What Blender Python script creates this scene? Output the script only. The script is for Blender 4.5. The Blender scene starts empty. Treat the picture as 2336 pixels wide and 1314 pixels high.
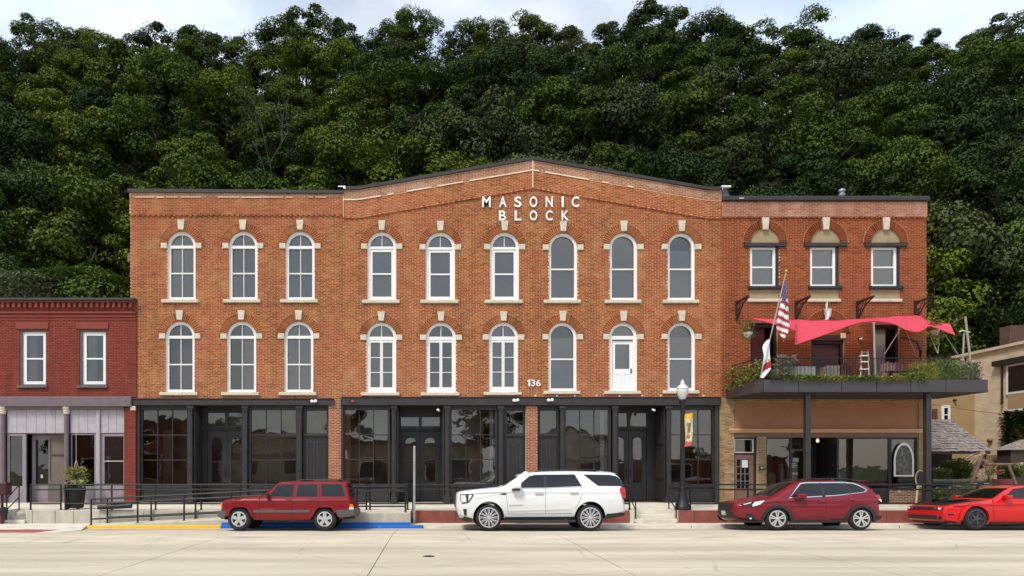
import bpy, bmesh, math, random
from mathutils import Vector, Matrix
from mathutils.geometry import tessellate_polygon
R = math.radians
rnd = random.Random(7)
SC = bpy.context.scene
COL = SC.collection
# ---------------------------------------------------------------- camera, sky, sun, exposure
F, CX, CY, EYE = 1600.0, 985.0, 1070.0, 1.83      # focal length and vanishing point in photo pixels, eye height
YF = F / 60.0                                      # street facades stand here (60 px per metre)
cam_d = bpy.data.cameras.new('camera'); cam = bpy.data.objects.new('camera', cam_d); COL.objects.link(cam)
cam.location = (0, 0, EYE); cam.rotation_euler = (R(90), 0, 0)
cam_d.sensor_width = 36; cam_d.lens = 36 * F / 2336
cam_d.shift_x = (1168 - CX) / 2336; cam_d.shift_y = (CY - 657) / 2336
cam_d.clip_end = 3000
SC.camera = cam
SUN_EL, SUN_AZ = 54, -38        # degrees; azimuth measured from behind the camera, negative = from the left
world = bpy.data.worlds.new('World'); SC.world = world; world.use_nodes = True
wt = world.node_tree; wt.nodes.clear()
def wn(t, **k):
    n = wt.nodes.new(t)
    for a, b in k.items(): setattr(n, a, b)
    return n
sky = wn('ShaderNodeTexSky', sky_type='NISHITA', sun_disc=False)
sky.sun_elevation = R(SUN_EL); sky.sun_rotation = R(180 + SUN_AZ); sky.altitude = 200; sky.air_density = 1.0; sky.dust_density = 1.2; sky.ozone_density = 1.0
tc = wn('ShaderNodeTexCoord'); mp = wn('ShaderNodeMapping'); mp.inputs['Scale'].default_value = (1, 1, 2.2)
nz = wn('ShaderNodeTexNoise'); nz.inputs['Scale'].default_value = 1.7; nz.inputs['Detail'].default_value = 7; nz.inputs['Roughness'].default_value = .52
rp = wn('ShaderNodeValToRGB'); rp.color_ramp.elements[0].position = .40; rp.color_ramp.elements[1].position = .60
rp.color_ramp.elements[0].color = (.42, .42, .42, 1); rp.color_ramp.elements[1].color = (1, 1, 1, 1)
nz2 = wn('ShaderNodeTexNoise'); nz2.inputs['Scale'].default_value = 4.5; nz2.inputs['Detail'].default_value = 6
rp2 = wn('ShaderNodeValToRGB'); rp2.color_ramp.elements[0].position = .3; rp2.color_ramp.elements[1].position = .7
rp2.color_ramp.elements[0].color = (4.8, 6.2, 8.3, 1); rp2.color_ramp.elements[1].color = (7.9, 8.15, 8.45, 1)
mx = wn('ShaderNodeMixRGB'); bg = wn('ShaderNodeBackground'); wo = wn('ShaderNodeOutputWorld')
wt.links.new(tc.outputs['Generated'], mp.inputs['Vector']); wt.links.new(mp.outputs[0], nz.inputs['Vector']); wt.links.new(mp.outputs[0], nz2.inputs['Vector'])
wt.links.new(nz.outputs['Fac'], rp.inputs[0]); wt.links.new(nz2.outputs['Fac'], rp2.inputs[0])
wt.links.new(rp.outputs[0], mx.inputs[0]); wt.links.new(sky.outputs[0], mx.inputs[1]); wt.links.new(rp2.outputs[0], mx.inputs[2])
wt.links.new(mx.outputs[0], bg.inputs['Color']); wt.links.new(bg.outputs[0], wo.inputs['Surface'])
bg.inputs['Strength'].default_value = 0.105
sun_d = bpy.data.lights.new('sun', 'SUN'); sun_d.energy = 2.3; sun_d.angle = R(14); sun_d.color = (1, .93, .82)
sun = bpy.data.objects.new('sun', sun_d); COL.objects.link(sun)
_el, _az = R(SUN_EL), R(SUN_AZ)
_to_sun = Vector((math.sin(_az) * math.cos(_el), -math.cos(_az) * math.cos(_el), math.sin(_el)))
sun.rotation_euler = _to_sun.to_track_quat('Z', 'Y').to_euler(); sun.location = (-20, -30, 60)
vs = SC.view_settings; vs.view_transform = 'Standard'; vs.look = 'None'; vs.exposure = 0.46; vs.gamma = 1; vs.use_curve_mapping = False
cy = SC.cycles; cy.use_denoising = True; cy.max_bounces = 6; cy.diffuse_bounces = 3; cy.glossy_bounces = 3; cy.transmission_bounces = 4; cy.transparent_max_bounces = 8
cy.use_adaptive_sampling = True; cy.adaptive_threshold = .02; cy.caustics_reflective = False; cy.caustics_refractive = False

# ---------------------------------------------------------------- helpers
def xf(p): return (p - CX) / 60.0
def zf(p): return EYE + (CY - p) / 60.0
def W(px, py, D): return Vector(((px - CX) * D / F, D, EYE + (CY - py) * D / F))
WPOS = {}
def wpos(o): return WPOS[o.name] if o is not None else Vector((0, 0, 0))
def tag(o, label, cat=None, group=None):
    o['label'] = label
    if cat: o['category'] = cat
    if group: o['group'] = group
    return o
def thing(name, label, cat, loc=(0, 0, 0), group=None):
    o = bpy.data.objects.new(name, None); COL.objects.link(o); o.empty_display_size = .2
    o.location = loc; WPOS[o.name] = Vector(loc)
    return tag(o, label, cat, group)
def inst(name, me, parent, loc, rot=(0, 0, 0), scale=None):
    """object sharing mesh data; loc in world coordinates, parents are never rotated"""
    o = bpy.data.objects.new(name, me); COL.objects.link(o)
    if parent is not None: o.parent = parent
    o.location = Vector(loc) - wpos(parent); o.rotation_euler = rot
    if scale: o.scale = scale
    WPOS[o.name] = Vector(loc)
    return o
class MB:
    def __init__(s): s.v = []; s.f = []; s.m = []
    def add(s, vs, fs, mi=0):
        b = len(s.v); s.v.extend(vs)
        for f in fs: s.f.append([i + b for i in f]); s.m.append(mi)
        return s
    def box(s, x0, x1, y0, y1, z0, z1, mi=0):
        return s.add([(x0, y0, z0), (x1, y0, z0), (x1, y1, z0), (x0, y1, z0), (x0, y0, z1), (x1, y0, z1), (x1, y1, z1), (x0, y1, z1)],
                     [(0, 1, 5, 4), (1, 2, 6, 5), (2, 3, 7, 6), (3, 0, 4, 7), (4, 5, 6, 7), (3, 2, 1, 0)], mi)
    def bevbox(s, x0, x1, y0, y1, z0, z1, b=.01, mi=0):
        """box whose front (y0) edges are chamfered"""
        a = [(x0, y1, z0), (x1, y1, z0), (x1, y1, z1), (x0, y1, z1)]
        c = [(x0, y0 + b, z0), (x1, y0 + b, z0), (x1, y0 + b, z1), (x0, y0 + b, z1)]
        d = [(x0 + b, y0, z0 + b), (x1 - b, y0, z0 + b), (x1 - b, y0, z1 - b), (x0 + b, y0, z1 - b)]
        fs = [(8, 9, 10, 11), (3, 2, 1, 0)]
        for i in range(4):
            j = (i + 1) % 4; fs += [(i, j, 4 + j, 4 + i), (4 + i, 4 + j, 8 + j, 8 + i)]
        return s.add(a + c + d, fs, mi)
    def prism(s, poly, y0, y1, mi=0):
        n = len(poly); vs = [(p[0], y0, p[1]) for p in poly] + [(p[0], y1, p[1]) for p in poly]
        fs = [tuple(range(n)), tuple(range(2 * n - 1, n - 1, -1))]
        fs += [((i + 1) % n, i, n + i, n + (i + 1) % n) for i in range(n)]
        return s.add(vs, fs, mi)
    def prismx(s, poly, x0, x1, mi=0):
        n = len(poly); vs = [(x0, p[0], p[1]) for p in poly] + [(x1, p[0], p[1]) for p in poly]
        fs = [tuple(range(n)), tuple(range(2 * n - 1, n - 1, -1))] + [((i + 1) % n, i, n + i, n + (i + 1) % n) for i in range(n)]
        return s.add(vs, fs, mi)
    def prismz(s, poly, z0, z1, mi=0):
        n = len(poly); vs = [(p[0], p[1], z0) for p in poly] + [(p[0], p[1], z1) for p in poly]
        fs = [tuple(range(n))[::-1], tuple(range(n, 2 * n))] + [(i, (i + 1) % n, n + (i + 1) % n, n + i) for i in range(n)]
        return s.add(vs, fs, mi)
    def ring(s, outer, inner, y0, y1, mi=0):
        """closed band between two (x,z) loops of equal length, extruded y0..y1"""
        n = len(outer)
        vs = [(p[0], y0, p[1]) for p in outer] + [(p[0], y0, p[1]) for p in inner] + [(p[0], y1, p[1]) for p in outer] + [(p[0], y1, p[1]) for p in inner]
        fs = []
        for i in range(n):
            j = (i + 1) % n
            fs += [(i, j, n + j, n + i), (2 * n + j, 2 * n + i, 3 * n + i, 3 * n + j), (j, i, 2 * n + i, 2 * n + j), (n + i, n + j, 3 * n + j, 3 * n + i)]
        return s.add(vs, fs, mi)
    def tube(s, pts, r, n=8, mi=0, r1=None, cap=True):
        pts = [Vector(p) for p in pts]; m = len(pts); b = len(s.v); up = Vector((0, 0, 1)); vs = []
        for i, p in enumerate(pts):
            d = (pts[min(i + 1, m - 1)] - pts[max(i - 1, 0)]).normalized()
            a = d.cross(up)
            a = a.normalized() if a.length > 1e-3 else Vector((1, 0, 0))
            c = a.cross(d)
            rr = r if r1 is None else r + (r1 - r) * i / (m - 1)
            for k in range(n):
                t = 2 * math.pi * k / n; vs.append(tuple(p + a * (rr * math.cos(t)) + c * (rr * math.sin(t))))
        fs = []
        for i in range(m - 1):
            for k in range(n):
                l = (k + 1) % n; fs.append((i * n + k, i * n + l, (i + 1) * n + l, (i + 1) * n + k))
        if cap: fs += [tuple(range(n))[::-1], tuple(range((m - 1) * n, m * n))]
        return s.add(vs, fs, mi)
    def lathe(s, prof, c=(0, 0, 0), n=16, mi=0, axis='z'):
        vs = []; c = Vector(c)
        for r, h in prof:
            for k in range(n):
                t = 2 * math.pi * k / n; a, b = r * math.cos(t), r * math.sin(t)
                vs.append(tuple(c + (Vector((a, b, h)) if axis == 'z' else Vector((a, h, b)))))
        fs = []
        for i in range(len(prof) - 1):
            for k in range(n):
                l = (k + 1) % n; q = (i * n + k, i * n + l, (i + 1) * n + l, (i + 1) * n + k)
                fs.append(q if axis == 'z' else q[::-1])
        m = len(prof)
        fs += [tuple(range(n))[::-1], tuple(range((m - 1) * n, m * n))] if axis == 'z' else [tuple(range(n)), tuple(range((m - 1) * n, m * n))[::-1]]
        return s.add(vs, fs, mi)
    def mesh(s, name, mats, off=(0, 0, 0), smooth=None):
        me = bpy.data.meshes.new(name); ox, oy, oz = off
        me.from_pydata([(v[0] - ox, v[1] - oy, v[2] - oz) for v in s.v], [], s.f)
        for m in (mats if isinstance(mats, (list, tuple)) else [mats]): me.materials.append(m)
        if any(s.m): me.polygons.foreach_set('material_index', s.m)
        if smooth is not None:
            me.shade_smooth(); me.set_sharp_from_angle(angle=R(smooth))
        me.update(); return me
    def build(s, name, mats, parent=None, smooth=None, kind=None):
        w = wpos(parent); me = s.mesh(name, mats, w, smooth)
        o = bpy.data.objects.new(name, me); COL.objects.link(o)
        if parent is not None: o.parent = parent
        WPOS[o.name] = Vector(w)
        if kind: o['kind'] = kind
        return o
def one(name, label, cat, mb, mats, loc, group=None, smooth=None):
    """a thing that is one mesh, its origin at loc"""
    me = mb.mesh(name, mats, loc, smooth); o = bpy.data.objects.new(name, me); COL.objects.link(o); o.location = loc
    WPOS[o.name] = Vector(loc); return tag(o, label, cat, group)
def struct(name, mb, mats, smooth=None):
    o = mb.build(name, mats, None, smooth); o['kind'] = 'structure'; return o

# ---------------------------------------------------------------- materials
MATS = {}
def nodes_of(m):
    m.use_nodes = True; nt = m.node_tree; return nt, nt.nodes['Principled BSDF']
def mat(name, col, rough=.6, metal=0, var=.12, vscale=3.0, bump=0, bscale=30, spec=.5, coat=0, stretch=(1, 1, 1), dirt=None, dscale=1.2, dlo=.5, dhi=.75):
    """plain procedural material: colour varied by noise, optional blotches of a second colour and bump"""
    if name in MATS: return MATS[name]
    m = bpy.data.materials.new(name); nt, p = nodes_of(m); N = nt.nodes.new; L = nt.links.new
    g = N('ShaderNodeNewGeometry'); mp = N('ShaderNodeMapping'); mp.inputs['Scale'].default_value = stretch
    L(g.outputs['Position'], mp.inputs['Vector'])
    n1 = N('ShaderNodeTexNoise'); n1.inputs['Scale'].default_value = vscale; n1.inputs['Detail'].default_value = 6; L(mp.outputs[0], n1.inputs['Vector'])
    r = N('ShaderNodeValToRGB'); lo = [max(0, c * (1 - var)) for c in col]; hi = [min(1, c * (1 + var)) for c in col]
    r.color_ramp.elements[0].color = (*lo, 1); r.color_ramp.elements[1].color = (*hi, 1)
    r.color_ramp.elements[0].position = .3; r.color_ramp.elements[1].position = .7
    L(n1.outputs['Fac'], r.inputs[0]); out = r.outputs[0]
    if dirt:
        n2 = N('ShaderNodeTexNoise'); n2.inputs['Scale'].default_value = dscale; n2.inputs['Detail'].default_value = 8; n2.inputs['Roughness'].default_value = .65; L(mp.outputs[0], n2.inputs['Vector'])
        r2 = N('ShaderNodeValToRGB'); r2.color_ramp.elements[0].position = dlo; r2.color_ramp.elements[1].position = dhi
        L(n2.outputs['Fac'], r2.inputs[0]); mxn = N('ShaderNodeMixRGB'); mxn.inputs[2].default_value = (*dirt, 1)
        L(r2.outputs[0], mxn.inputs[0]); L(out, mxn.inputs[1]); out = mxn.outputs[0]
    L(out, p.inputs['Base Color'])
    p.inputs['Roughness'].default_value = rough; p.inputs['Metallic'].default_value = metal; p.inputs['Specular IOR Level'].default_value = spec
    if coat: p.inputs['Coat Weight'].default_value = coat; p.inputs['Coat Roughness'].default_value = .04
    if bump:
        n3 = N('ShaderNodeTexNoise'); n3.inputs['Scale'].default_value = bscale; n3.inputs['Detail'].default_value = 5; L(mp.outputs[0], n3.inputs['Vector'])
        b = N('ShaderNodeBump'); b.inputs['Strength'].default_value = bump; b.inputs['Distance'].default_value = .02; L(n3.outputs['Fac'], b.inputs['Height']); L(b.outputs[0], p.inputs['Normal'])
    MATS[name] = m; return m
def brick_mat(name, cols, patch, pale, patch_amt=.5, pale_lo=.56, pale_hi=.72):
    """every brick its own tone (random per mesh island and per object), weather patches by noise"""
    m = bpy.data.materials.new(name); nt, p = nodes_of(m); N = nt.nodes.new; L = nt.links.new
    g = N('ShaderNodeNewGeometry'); oi = N('ShaderNodeObjectInfo'); a = N('ShaderNodeMath'); a.operation = 'ADD'
    L(g.outputs['Random Per Island'], a.inputs[0]); L(oi.outputs['Random'], a.inputs[1])
    fr = N('ShaderNodeMath'); fr.operation = 'FRACT'; L(a.outputs[0], fr.inputs[0])
    r = N('ShaderNodeValToRGB'); e = r.color_ramp.elements
    while len(e) < len(cols): e.new(.5)
    for i, c in enumerate(cols): e[i].position = i / (len(cols) - 1); e[i].color = (*c, 1)
    L(fr.outputs[0], r.inputs[0]); out = r.outputs[0]
    def blot(out, scale, lo, hi, col, amt):
        n = N('ShaderNodeTexNoise'); n.inputs['Scale'].default_value = scale; n.inputs['Detail'].default_value = 7; n.inputs['Roughness'].default_value = .6; L(g.outputs['Position'], n.inputs['Vector'])
        q = N('ShaderNodeValToRGB'); q.color_ramp.elements[0].position = lo; q.color_ramp.elements[1].position = hi; q.color_ramp.elements[1].color = (amt, amt, amt, 1); L(n.outputs['Fac'], q.inputs[0])
        x = N('ShaderNodeMixRGB'); x.inputs[2].default_value = (*col, 1); L(q.outputs[0], x.inputs[0]); L(out, x.inputs[1]); return x.outputs[0]
    out = blot(out, .55, .42, .62, patch, patch_amt); out = blot(out, 1.6, pale_lo, pale_hi, pale, .55); out = blot(out, 28, .5, .8, tuple(c * .6 for c in patch), .5)
    sm = N('ShaderNodeMapping'); sm.inputs['Scale'].default_value = (1.6, 1, .14); L(g.outputs['Position'], sm.inputs['Vector'])
    sn = N('ShaderNodeTexNoise'); sn.inputs['Scale'].default_value = 1.5; sn.inputs['Detail'].default_value = 6; L(sm.outputs[0], sn.inputs['Vector'])
    sq = N('ShaderNodeValToRGB'); sq.color_ramp.elements[0].position = .46; sq.color_ramp.elements[1].position = .68; sq.color_ramp.elements[0].color = (1, 1, 1, 1); sq.color_ramp.elements[1].color = (.72, .69, .67, 1); L(sn.outputs['Fac'], sq.inputs[0])
    sx_ = N('ShaderNodeMixRGB'); sx_.blend_type = 'MULTIPLY'; sx_.inputs[0].default_value = 1; L(out, sx_.inputs[1]); L(sq.outputs[0], sx_.inputs[2]); out = sx_.outputs[0]
    L(out, p.inputs['Base Color']); p.inputs['Roughness'].default_value = .88; p.inputs['Specular IOR Level'].default_value = .25
    MATS[name] = m; return m
def glass_mat(name, tint=(.75, .78, .78), ior=1.9, rough=.004, wav=.0):
    m = bpy.data.materials.new(name); m.use_nodes = True; nt = m.node_tree; nt.nodes.clear(); N = nt.nodes.new; L = nt.links.new
    o = N('ShaderNodeOutputMaterial'); t = N('ShaderNodeBsdfTransparent'); t.inputs[0].default_value = (*tint, 1)
    gl = N('ShaderNodeBsdfGlossy'); gl.inputs['Roughness'].default_value = rough; gl.inputs[0].default_value = (1, .92, .82, 1)
    fr = N('ShaderNodeFresnel'); fr.inputs[0].default_value = ior; x = N('ShaderNodeMixShader')
    if wav:
        g = N('ShaderNodeNewGeometry'); n = N('ShaderNodeTexNoise'); n.inputs['Scale'].default_value = 2.2; n.inputs['Detail'].default_value = 1; L(g.outputs['Position'], n.inputs['Vector'])
        b = N('ShaderNodeBump'); b.inputs['Strength'].default_value = wav; b.inputs['Distance'].default_value = .02; L(n.outputs['Fac'], b.inputs['Height']); L(b.outputs[0], gl.inputs['Normal'])
    L(fr.outputs[0], x.inputs[0]); L(t.outputs[0], x.inputs[1]); L(gl.outputs[0], x.inputs[2]); L(x.outputs[0], o.inputs['Surface'])
    MATS[name] = m; return m
def emit_mat(name, col, strength):
    m = bpy.data.materials.new(name); nt, p = nodes_of(m); p.inputs['Base Color'].default_value = (*col, 1); p.inputs['Emission Color'].default_value = (*col, 1); p.inputs['Emission Strength'].default_value = strength
    MATS[name] = m; return m
M_BRICK = brick_mat('orange brick', [(.22, .060, .020), (.32, .098, .029), (.40, .138, .038), (.28, .074, .026), (.45, .175, .046)], (.40, .10, .052), (.50, .24, .10), .55, .50, .68)
M_BRICK2 = brick_mat('deep orange brick', [(.20, .046, .016), (.28, .068, .021), (.34, .092, .027), (.25, .054, .019)], (.29, .058, .027), (.44, .20, .13), .5, .6, .78)
M_BRICK3 = brick_mat('pale washed brick', [(.32, .14, .075), (.42, .19, .10), (.47, .24, .13), (.36, .14, .08)], (.44, .23, .14), (.58, .40, .28), .6, .5, .66)
M_BRICK4 = brick_mat('pink washed brick', [(.32, .12, .085), (.38, .16, .115), (.43, .21, .15), (.32, .11, .075)], (.42, .22, .17), (.52, .37, .30), .6, .52, .68)
M_RED = brick_mat('red painted brick', [(.215, .042, .028), (.25, .052, .034), (.28, .064, .042), (.23, .045, .030)], (.26, .058, .038), (.32, .095, .066), .5, .56, .76)
M_TAN = brick_mat('tan brick', [(.30, .19, .085), (.40, .27, .13), (.46, .33, .17), (.33, .20, .09), (.24, .14, .07)], (.36, .24, .12), (.45, .33, .19), .4)
M_OLD = brick_mat('old mixed brick', [(.22, .06, .04), (.35, .20, .12), (.28, .08, .05), (.15, .05, .035)], (.30, .12, .08), (.45, .33, .25), .4)
M_MORTAR = mat('mortar', (.80, .50, .275), .95, var=.10, vscale=2, dirt=(.70, .40, .24), dscale=.6)
M_MORTAR2 = mat('warm mortar', (.66, .32, .165), .95, var=.15, vscale=2)
M_MORTARP = mat('pale mortar', (.82, .66, .50), .95, var=.12, vscale=2)
M_MORTART = mat('tan mortar', (.45, .34, .21), .95)
M_MORTARR = mat('red paint', (.21, .042, .029), .8, var=.12, dirt=(.32, .085, .066), dscale=1.4, dlo=.6, dhi=.8)
M_ARCH = brick_mat('arch brick', [(.30, .095, .034), (.40, .135, .045), (.46, .17, .055), (.34, .105, .038)], (.42, .13, .06), (.52, .26, .12), .4)
M_GAP = mat('dark arch joint', (.42, .21, .11), .95, var=.2)
M_STONE = mat('limestone', (.62, .55, .43), .85, var=.12, vscale=9, bump=.25, bscale=40, dirt=(.45, .38, .28), dscale=6, dlo=.55, dhi=.8)
M_WHITE = mat('white paint', (.82, .82, .82), .45, var=.03)
M_CHAR = mat('charcoal paint', (.021, .019, .020), .45, var=.2, vscale=2.5)
M_CHAR2 = mat('brown charcoal paint', (.031, .026, .027), .5, var=.2, vscale=2.5)
M_COPE = mat('metal coping', (.034, .028, .026), .5, var=.2, vscale=1.5)
M_BLACK = mat('black metal', (.009, .008, .009), .5, var=.1)
M_GLASS = glass_mat('window glass', (.86, .86, .85), 2.3, wav=.05)
M_SGLASS = glass_mat('shop glass', (.84, .83, .81), 2.15, wav=.08)
M_BLIND = mat('grey roller blind', (.70, .68, .65), .9, var=.04)
M_BLIND_D = mat('dim roller blind', (.50, .475, .45), .9, var=.05)
M_ROOM = mat('dim plaster', (.36, .28, .21), .9, var=.25, vscale=1)
M_ROOMB = mat('interior brick', (.26, .12, .075), .9, var=.35, vscale=5)
M_ROOMF = mat('interior floor', (.22, .16, .11), .6, var=.2)
# ================================================================ the street
M_ROAD = mat('road concrete', (.55, .49, .38), .9, var=.10, vscale=1.1, stretch=(.18, 1, 1), bump=.25, bscale=60, dirt=(.40, .345, .26), dscale=.8, dlo=.46, dhi=.74)
M_ROADP = mat('parking concrete', (.57, .50, .39), .9, var=.14, vscale=1.5, stretch=(.35, 1, 1), bump=.25, bscale=60, dirt=(.32, .28, .22), dscale=1.3, dlo=.55, dhi=.78)
def road_finish(m, paths):
    # wheel-path wear bands along the street, hairline cracks and oil spots
    nt = m.node_tree; p = nt.nodes['Principled BSDF']; N = nt.nodes.new; L = nt.links.new; src = p.inputs['Base Color'].links[0].from_socket
    g = N('ShaderNodeNewGeometry'); sx = N('ShaderNodeSeparateXYZ'); L(g.outputs['Position'], sx.inputs[0])
    mr = N('ShaderNodeMapRange'); mr.inputs['From Min'].default_value = 8; mr.inputs['From Max'].default_value = 24; L(sx.outputs['Y'], mr.inputs['Value'])
    r = N('ShaderNodeValToRGB'); e = r.color_ramp.elements; e[0].color = (1, 1, 1, 1); e[1].color = (1, 1, 1, 1); e[1].position = 1
    for (y, d, w) in paths:
        for (dy, k) in ((-w, 1), (0, d), (w, 1)):
            q = e.new((y + dy - 8) / 16); q.color = (k, k, k * .98, 1)
    L(mr.outputs[0], r.inputs[0]); x = N('ShaderNodeMixRGB'); x.blend_type = 'MULTIPLY'; x.inputs[0].default_value = 1; L(src, x.inputs[1]); L(r.outputs[0], x.inputs[2]); out = x.outputs[0]
    nz_ = N('ShaderNodeTexNoise'); nz_.inputs['Scale'].default_value = .7; nz_.inputs['Detail'].default_value = 3; L(g.outputs['Position'], nz_.inputs['Vector'])
    vm = N('ShaderNodeMixRGB'); vm.inputs[0].default_value = .12; L(g.outputs['Position'], vm.inputs[1]); L(nz_.outputs['Color'], vm.inputs[2])
    v = N('ShaderNodeTexVoronoi'); v.feature = 'DISTANCE_TO_EDGE'; v.inputs['Scale'].default_value = .42; L(vm.outputs[0], v.inputs['Vector'])
    c1 = N('ShaderNodeValToRGB'); c1.color_ramp.elements[0].position = .002; c1.color_ramp.elements[0].color = (1, 1, 1, 1); c1.color_ramp.elements[1].position = .009; c1.color_ramp.elements[1].color = (0, 0, 0, 1); L(v.outputs['Distance'], c1.inputs[0])
    n2 = N('ShaderNodeTexNoise'); n2.inputs['Scale'].default_value = .35; n2.inputs['Detail'].default_value = 4; L(g.outputs['Position'], n2.inputs['Vector'])
    c2 = N('ShaderNodeValToRGB'); c2.color_ramp.elements[0].position = .46; c2.color_ramp.elements[1].position = .60; c2.color_ramp.elements[1].color = (.5, .5, .5, 1); L(n2.outputs['Fac'], c2.inputs[0])
    mm_ = N('ShaderNodeMixRGB'); mm_.blend_type = 'MULTIPLY'; mm_.inputs[0].default_value = 1; L(c1.outputs[0], mm_.inputs[1]); L(c2.outputs[0], mm_.inputs[2])
    y = N('ShaderNodeMixRGB'); y.inputs[2].default_value = (.20, .17, .13, 1); L(mm_.outputs[0], y.inputs[0]); L(out, y.inputs[1]); out = y.outputs[0]
    n3 = N('ShaderNodeTexNoise'); n3.inputs['Scale'].default_value = 1.9; n3.inputs['Detail'].default_value = 2; L(g.outputs['Position'], n3.inputs['Vector'])
    c3 = N('ShaderNodeValToRGB'); c3.color_ramp.elements[0].position = .70; c3.color_ramp.elements[1].position = .76; c3.color_ramp.elements[1].color = (.45, .45, .45, 1); L(n3.outputs['Fac'], c3.inputs[0])
    z = N('ShaderNodeMixRGB'); z.inputs[2].default_value = (.30, .26, .20, 1); L(c3.outputs[0], z.inputs[0]); L(out, z.inputs[1]); L(z.outputs[0], p.inputs['Base Color'])
road_finish(M_ROAD, ((10.0, .84, .7), (12.0, .84, .7), (14.15, .80, .7), (16.1, .82, .7)))
road_finish(M_ROADP, ((17.9, 1.05, .25), (20.2, .92, .8), (22.4, .72, .9)))
M_JOINT = mat('tar joint', (.12, .10, .08), .9)
M_CONC = mat('pale concrete', (.68, .63, .53), .9, var=.08, vscale=2, bump=.2, bscale=50, dirt=(.42, .385, .32), dscale=1.8, dlo=.5, dhi=.75)
M_CONCW = mat('wall concrete', (.50, .46, .38), .9, var=.14, vscale=3, bump=.3, bscale=30, stretch=(1, 1, .45), dirt=(.36, .34, .26), dscale=2.4, dlo=.5, dhi=.75)
M_REDW = mat('red wall paint', (.235, .062, .045), .8, var=.12, vscale=3, dirt=(.33, .13, .11), dscale=2.2, dlo=.56, dhi=.76)
M_PAVER = mat('red paver', (.32, .085, .075), .85, var=.12, vscale=6)
M_YELLOW = mat('yellow kerb paint', (.80, .48, .02), .7, var=.06, dirt=(.52, .43, .28), dscale=5, dlo=.58, dhi=.68)
M_BLUE = mat('blue kerb paint', (.008, .14, .50), .6, var=.10, dirt=(.16, .27, .44), dscale=5, dlo=.6, dhi=.7)
M_GRASS = mat('rough grass', (.06, .09, .03), .95, var=.3)
struct('ground', MB().box(-1500, 1500, -1500, 1500, -.9, -.6), M_GRASS)
YK, YW = 23.25, 24.3            # kerb line, platform wall
def road_z(y): return 0 if y <= 19.5 else -.14 * (y - 19.5) / (YK - 19.5)
def road_zc(y): return 0 if y <= 19.5 else -.13 * (y - 19.5) / (YK - 19.5)
b = MB(); b.box(-70, 75, -9, 19.6, -.3, -.012); b.add([(-70, 19.5, -.012), (75, 19.5, -.012), (75, YK + .02, -.155), (-70, YK + .02, -.155)], [(0, 1, 2, 3)])
road = struct('road', b, M_JOINT)
JX = [-5.7 + 4.6 * k for k in range(-9, 14)]
for i in range(len(JX) - 1):
    for (ya, yb) in ((-9, -4.0), (-4, .2), (.2, 4.6), (4.6, 9.0), (9.0, 13.07), (13.07, 17.2)):
        g = .009
        MB().box(JX[i] + g, JX[i + 1] - g, ya + .008, yb - .008, -.2, rnd.uniform(-.0015, .0015)).build('slab', M_ROAD, road)
    g = .006 if i % 2 else .009
    x0, x1 = JX[i] + g, JX[i + 1] - g; y0, y1, y2 = 17.208, 19.5, YK
    MB().add([(x0, y0, 0), (x1, y0, 0), (x1, y1, 0), (x0, y1, 0), (x1, y2, -.14), (x0, y2, -.14), (x0, y0, -.2), (x1, y0, -.2), (x0, y2, -.3), (x1, y2, -.3)],
             [(0, 1, 2, 3), (3, 2, 4, 5), (0, 6, 7, 1), (1, 7, 9, 4, 2), (0, 3, 5, 8, 6)]).build('slab', M_ROADP, road)
o = one('valve_cover', 'small dark iron cover set in the road in front of the white car', 'cover', MB().lathe([(.125, 0), (.125, .006), (.10, .010), (.02, .012)], (-.06, 14.7, .0), 20), M_BLACK, (-.06, 14.7, 0))
# kerbs and the low strip of pavement between kerb and wall
XL0 = (150 - CX) / 68.0
kerb = MB().box(-.72, 70, YK, YK + .16, -.3, -.05).build('kerb', M_CONC); kerb['kind'] = 'structure'
for xx in (2.4, 5.55, 8.6, 12.0, 15.5): MB().box(xx - .012, xx + .012, YK - .003, YK + .165, -.2, -.047).build('kerb_joint', M_JOINT, kerb)
struct('pavement', MB().box(-.72, 70, YK + .16, YW + .3, -.3, -.035), M_CONC)
# blue kerb and yellow kerb along the ramp
XY0, XB0, XB1 = -11.45, -7.0, -.70
yk = MB().prismx([(YK - .02, -.3), (YK - .02, -.06), (YK + .02, -.045), (YK + .2, -.045), (YK + .2, -.3)], XY0, XB0).build('yellow_kerb', M_YELLOW); yk['kind'] = 'structure'
bk = MB(); bk.prismx([(YK - .04, -.3), (YK - .04, -.06), (YK + .05, -.03), (YK + .05, .05), (YK + .1, .06), (YK + .1, -.3)], XB0 + .01, XB1)
bk.prismx([(YK - .04, -.3), (YK - .04, -.06), (YK + .05, -.03), (YK + .1, -.03), (YK + .1, -.3)], XB1, XB1 + .42)
bk = bk.build('blue_kerb', M_BLUE); bk['kind'] = 'structure'
# access ramp rising to the right
RX0, RX1, RX2, RZ0, RZ1 = -11.45, -2.6, -.72, -.045, .385
def ramp_z(x): return RZ0 + (RZ1 - RZ0) * min(1, max(0, (x - RX0) / (RX1 - RX0)))
b = MB(); b.prism([(RX0, -.3), (RX2, -.3), (RX2, RZ1), (RX1, RZ1), (RX0, RZ0)], YK + .1, YW)
ramp = struct('access_ramp', b, M_CONC)
b = MB(); b.prism([(RX0 + .6, -.2), (RX2, -.2), (RX2, RZ1 - .028), (RX1, RZ1 - .028), (RX0 + .6, ramp_z(RX0 + .6) - .035)], YK + .088, YK + .1)
b.build('ramp_face', M_CONCW, ramp)
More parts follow.
